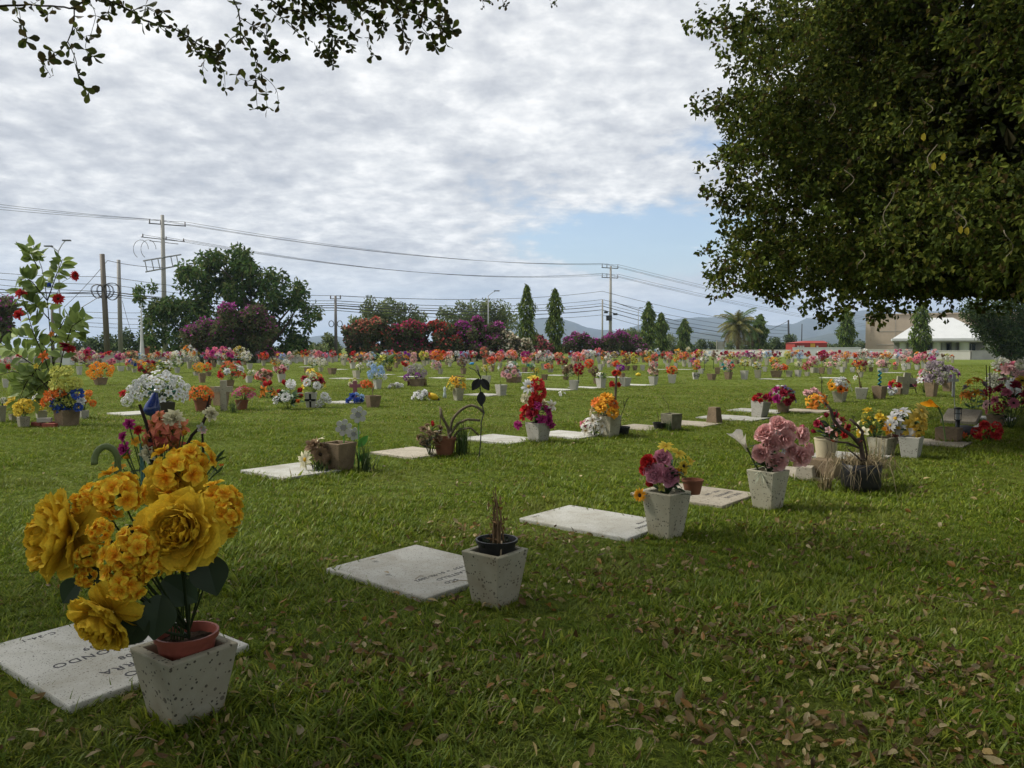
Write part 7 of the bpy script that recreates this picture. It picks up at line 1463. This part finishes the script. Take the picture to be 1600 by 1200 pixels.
for i in range(6):
    tall = (.050, .060, .042, .072, .050, .085)[i]; me = blade_mesh('tuft', 16, .055, tall, .0072, 40 + i, .8 if i < 5 else .5).mesh('tuft', M_GRASS); o = bpy.data.objects.new('tuft', me); TU.objects.link(o)
TF = bpy.data.collections.new('grass_tufts_wide')
for i in range(4):
    me = blade_mesh('tuft_wide', 26, .16, .055, .011, 60 + i, .8).mesh('tuft_wide', M_GRASS); o = bpy.data.objects.new('tuft_wide', me); TF.objects.link(o)
def grass_obj(name, P_, col, smin, smax, seed):
    r = np.random.default_rng(seed); n = len(P_); m = bpy.data.meshes.new(name); m.vertices.add(n); m.vertices.foreach_set('co', np.c_[P_, np.zeros(n)].astype(np.float32).ravel())
    patch = .85 + .35 * np.sin(P_[:, 0] * 1.9 + 1.3 * np.sin(P_[:, 1] * 1.1)) * np.sin(P_[:, 1] * 1.7 + 1.1 * np.sin(P_[:, 0] * .8))
    a = m.attributes.new('rot', 'FLOAT_VECTOR', 'POINT'); a.data.foreach_set('vector', np.c_[r.normal(0, .12, n), r.normal(0, .12, n), r.uniform(0, 6.283, n)].astype(np.float32).ravel())
    a = m.attributes.new('scl', 'FLOAT', 'POINT'); a.data.foreach_set('value', (r.uniform(smin, smax, n) * np.clip(patch, .55, 1.35)).astype(np.float32))
    o = link(name, m); g = bpy.data.node_groups.new(name + '_nodes', 'GeometryNodeTree'); g.interface.new_socket('Geometry', in_out='INPUT', socket_type='NodeSocketGeometry'); g.interface.new_socket('Geometry', in_out='OUTPUT', socket_type='NodeSocketGeometry')
    N = g.nodes; gi, go = N.new('NodeGroupInput'), N.new('NodeGroupOutput'); ci = N.new('GeometryNodeCollectionInfo'); ci.inputs[0].default_value = col; ci.inputs[1].default_value = True; ci.inputs[2].default_value = True
    ip = N.new('GeometryNodeInstanceOnPoints'); ip.inputs['Pick Instance'].default_value = True
    nr = N.new('GeometryNodeInputNamedAttribute'); nr.data_type = 'FLOAT_VECTOR'; nr.inputs[0].default_value = 'rot'; ns = N.new('GeometryNodeInputNamedAttribute'); ns.data_type = 'FLOAT'; ns.inputs[0].default_value = 'scl'
    lk = g.links.new; lk(gi.outputs[0], ip.inputs['Points']); lk(ci.outputs[0], ip.inputs['Instance']); lk(nr.outputs['Attribute'], ip.inputs['Rotation']); lk(ns.outputs['Attribute'], ip.inputs['Scale']); lk(ip.outputs[0], go.inputs[0])
    o.modifiers.new('blades', 'NODES').node_group = g; o['kind'] = 'stuff'; o['label'] = 'coarse green lawn grass with dry patches'; return o
rg = np.random.default_rng(808)
grass_obj('grass', np.r_[scatter(rg, 1.9, 7.5, 900), scatter(rg, 7.5, 15, 380)], TU, .75, 1.25, 1)
grass_obj('lawn_grass', np.r_[scatter(rg, 14, 30, 120), scatter(rg, 30, 66, 34)], TF, .7, 1.15, 2)

def litter():
    r = np.random.default_rng(99); pts = []
    for y0, y1, dn in ((2.0, 4.2, 700), (4.2, 6.5, 290), (6.5, 10, 36), (10, 18, 2.5)):
        q = scatter(r, y0, y1, dn); w = np.clip(.25 + .75 * (q[:, 0] + 1.6) / 1.6, .12, 1) * np.clip(.45 + np.sin(q[:, 0] * 2.3 + 1.7 * np.sin(q[:, 1] * 1.9)) * np.sin(q[:, 1] * 2.9) * 1.1, .1, 1.3); pts.append(q[r.random(len(q)) < w])
    Pq = np.concatenate(pts); extra = [G(x, y)[:2] for x, y in zip(r.normal(740, 90, 60), r.normal(1000, 30, 60))]; Pq = np.r_[Pq, extra]; m = MB()
    cols = [(.25, .175, .06), (.17, .11, .04), (.31, .235, .10), (.10, .058, .022), (.38, .31, .16), (.23, .12, .03), (.14, .095, .04)]
    for x, y in Pq:
        a = r.uniform(0, 6.283); el = r.normal(0, .35); d = np.array([math.cos(a) * math.cos(el), math.sin(a) * math.cos(el), math.sin(el)]); nn = unit(np.array([0, 0, 1.0]) + r.normal(0, .6, 3)); L = .022 + .040 * r.random() ** 1.4
        leaf_shape(m, np.array([x, y, r.uniform(.012, .050)]), d, nn, L, L * r.uniform(.42, .66), np.array(cols[r.integers(7)]) * r.uniform(.65, 1.35), 4, r.normal(.3, .5))
    for x, y in [G(a, c)[:2] for a, c in ((560, 880), (662, 857), (648, 858), (600, 905), (545, 880), (588, 884))]:
        a = r.uniform(0, 6.28); leaf_shape(m, np.array([x, y, .05]), (math.cos(a), math.sin(a), .05), np.array([0, 0, 1.]), .05, .03, (.30, .24, .15), 4, .05)
    for i in range(40):
        g = G(r.uniform(200, 1550), r.uniform(900, 1180)); a = r.uniform(0, 6.28); L = r.uniform(.06, .16); m.tube([[g[0], g[1], .035], [g[0] + math.cos(a) * L * .5, g[1] + math.sin(a) * L * .5, .045], [g[0] + math.cos(a) * L, g[1] + math.sin(a) * L, .03]], .002, 4, (.26, .19, .11), 0, False)
    o = m.obj('leaf_litter', M_LEAF); o['kind'] = 'stuff'; o['label'] = 'scattered dry brown fallen leaves on the grass'
litter()
# tall stray blades round the slabs and pots
def edge_blades():
    r = np.random.default_rng(123); Q = []
    for cx, cy, Wd, L, rz in SLABS:
        if cy > 16: continue
        c, s = math.cos(rz), math.sin(rz)
        for _ in range(int(150 if cy < 9 else 60)):
            e = r.integers(4); u, v = (r.uniform(-.5, .5) * Wd, (.5 if e == 0 else -.5) * L) if e < 2 else ((.5 if e == 2 else -.5) * Wd, r.uniform(-.5, .5) * L)
            Q.append((cx + u * 1.03 * c - v * 1.03 * s, cy + u * 1.03 * s + v * 1.03 * c))
    for cx, cy, q in OBST:
        if cy > 18: continue
        for _ in range(46): a = r.uniform(0, 6.283); k = q * r.uniform(1.0, 1.5); Q.append((cx + k * math.cos(a), cy + k * math.sin(a)))
    return grass_obj('edge_grass', np.array(Q), TU, .8, 1.7, 5)
edge_blades()

hz = MB(); hz.box((0, 2700, 174), (12600, 6800, 350)); ho = None
def haze():
    m, t = mat('air_haze'); pv = t.n('ShaderNodeVolumePrincipled', inp={'Density': HAZE, 'Color': (.58, .74, .98, 1), 'Anisotropy': .1}); o = t.n('ShaderNodeOutputMaterial'); t.l(pv.outputs[0], o.inputs['Volume'])
    b = hz.obj('haze', m); b['kind'] = 'stuff'; b['label'] = 'thin bluish haze over the plain'; return b
HAZE = .00016
haze()

# lettering becomes plain mesh
dg = bpy.context.evaluated_depsgraph_get()
for o in [o for o in COL.objects if o.type == 'FONT']:
    me = bpy.data.meshes.new_from_object(o.evaluated_get(dg)); n = link('lettering_mesh', me, o.parent); n.matrix_local = o.matrix_local.copy(); bpy.data.objects.remove(o); n.name = 'lettering'
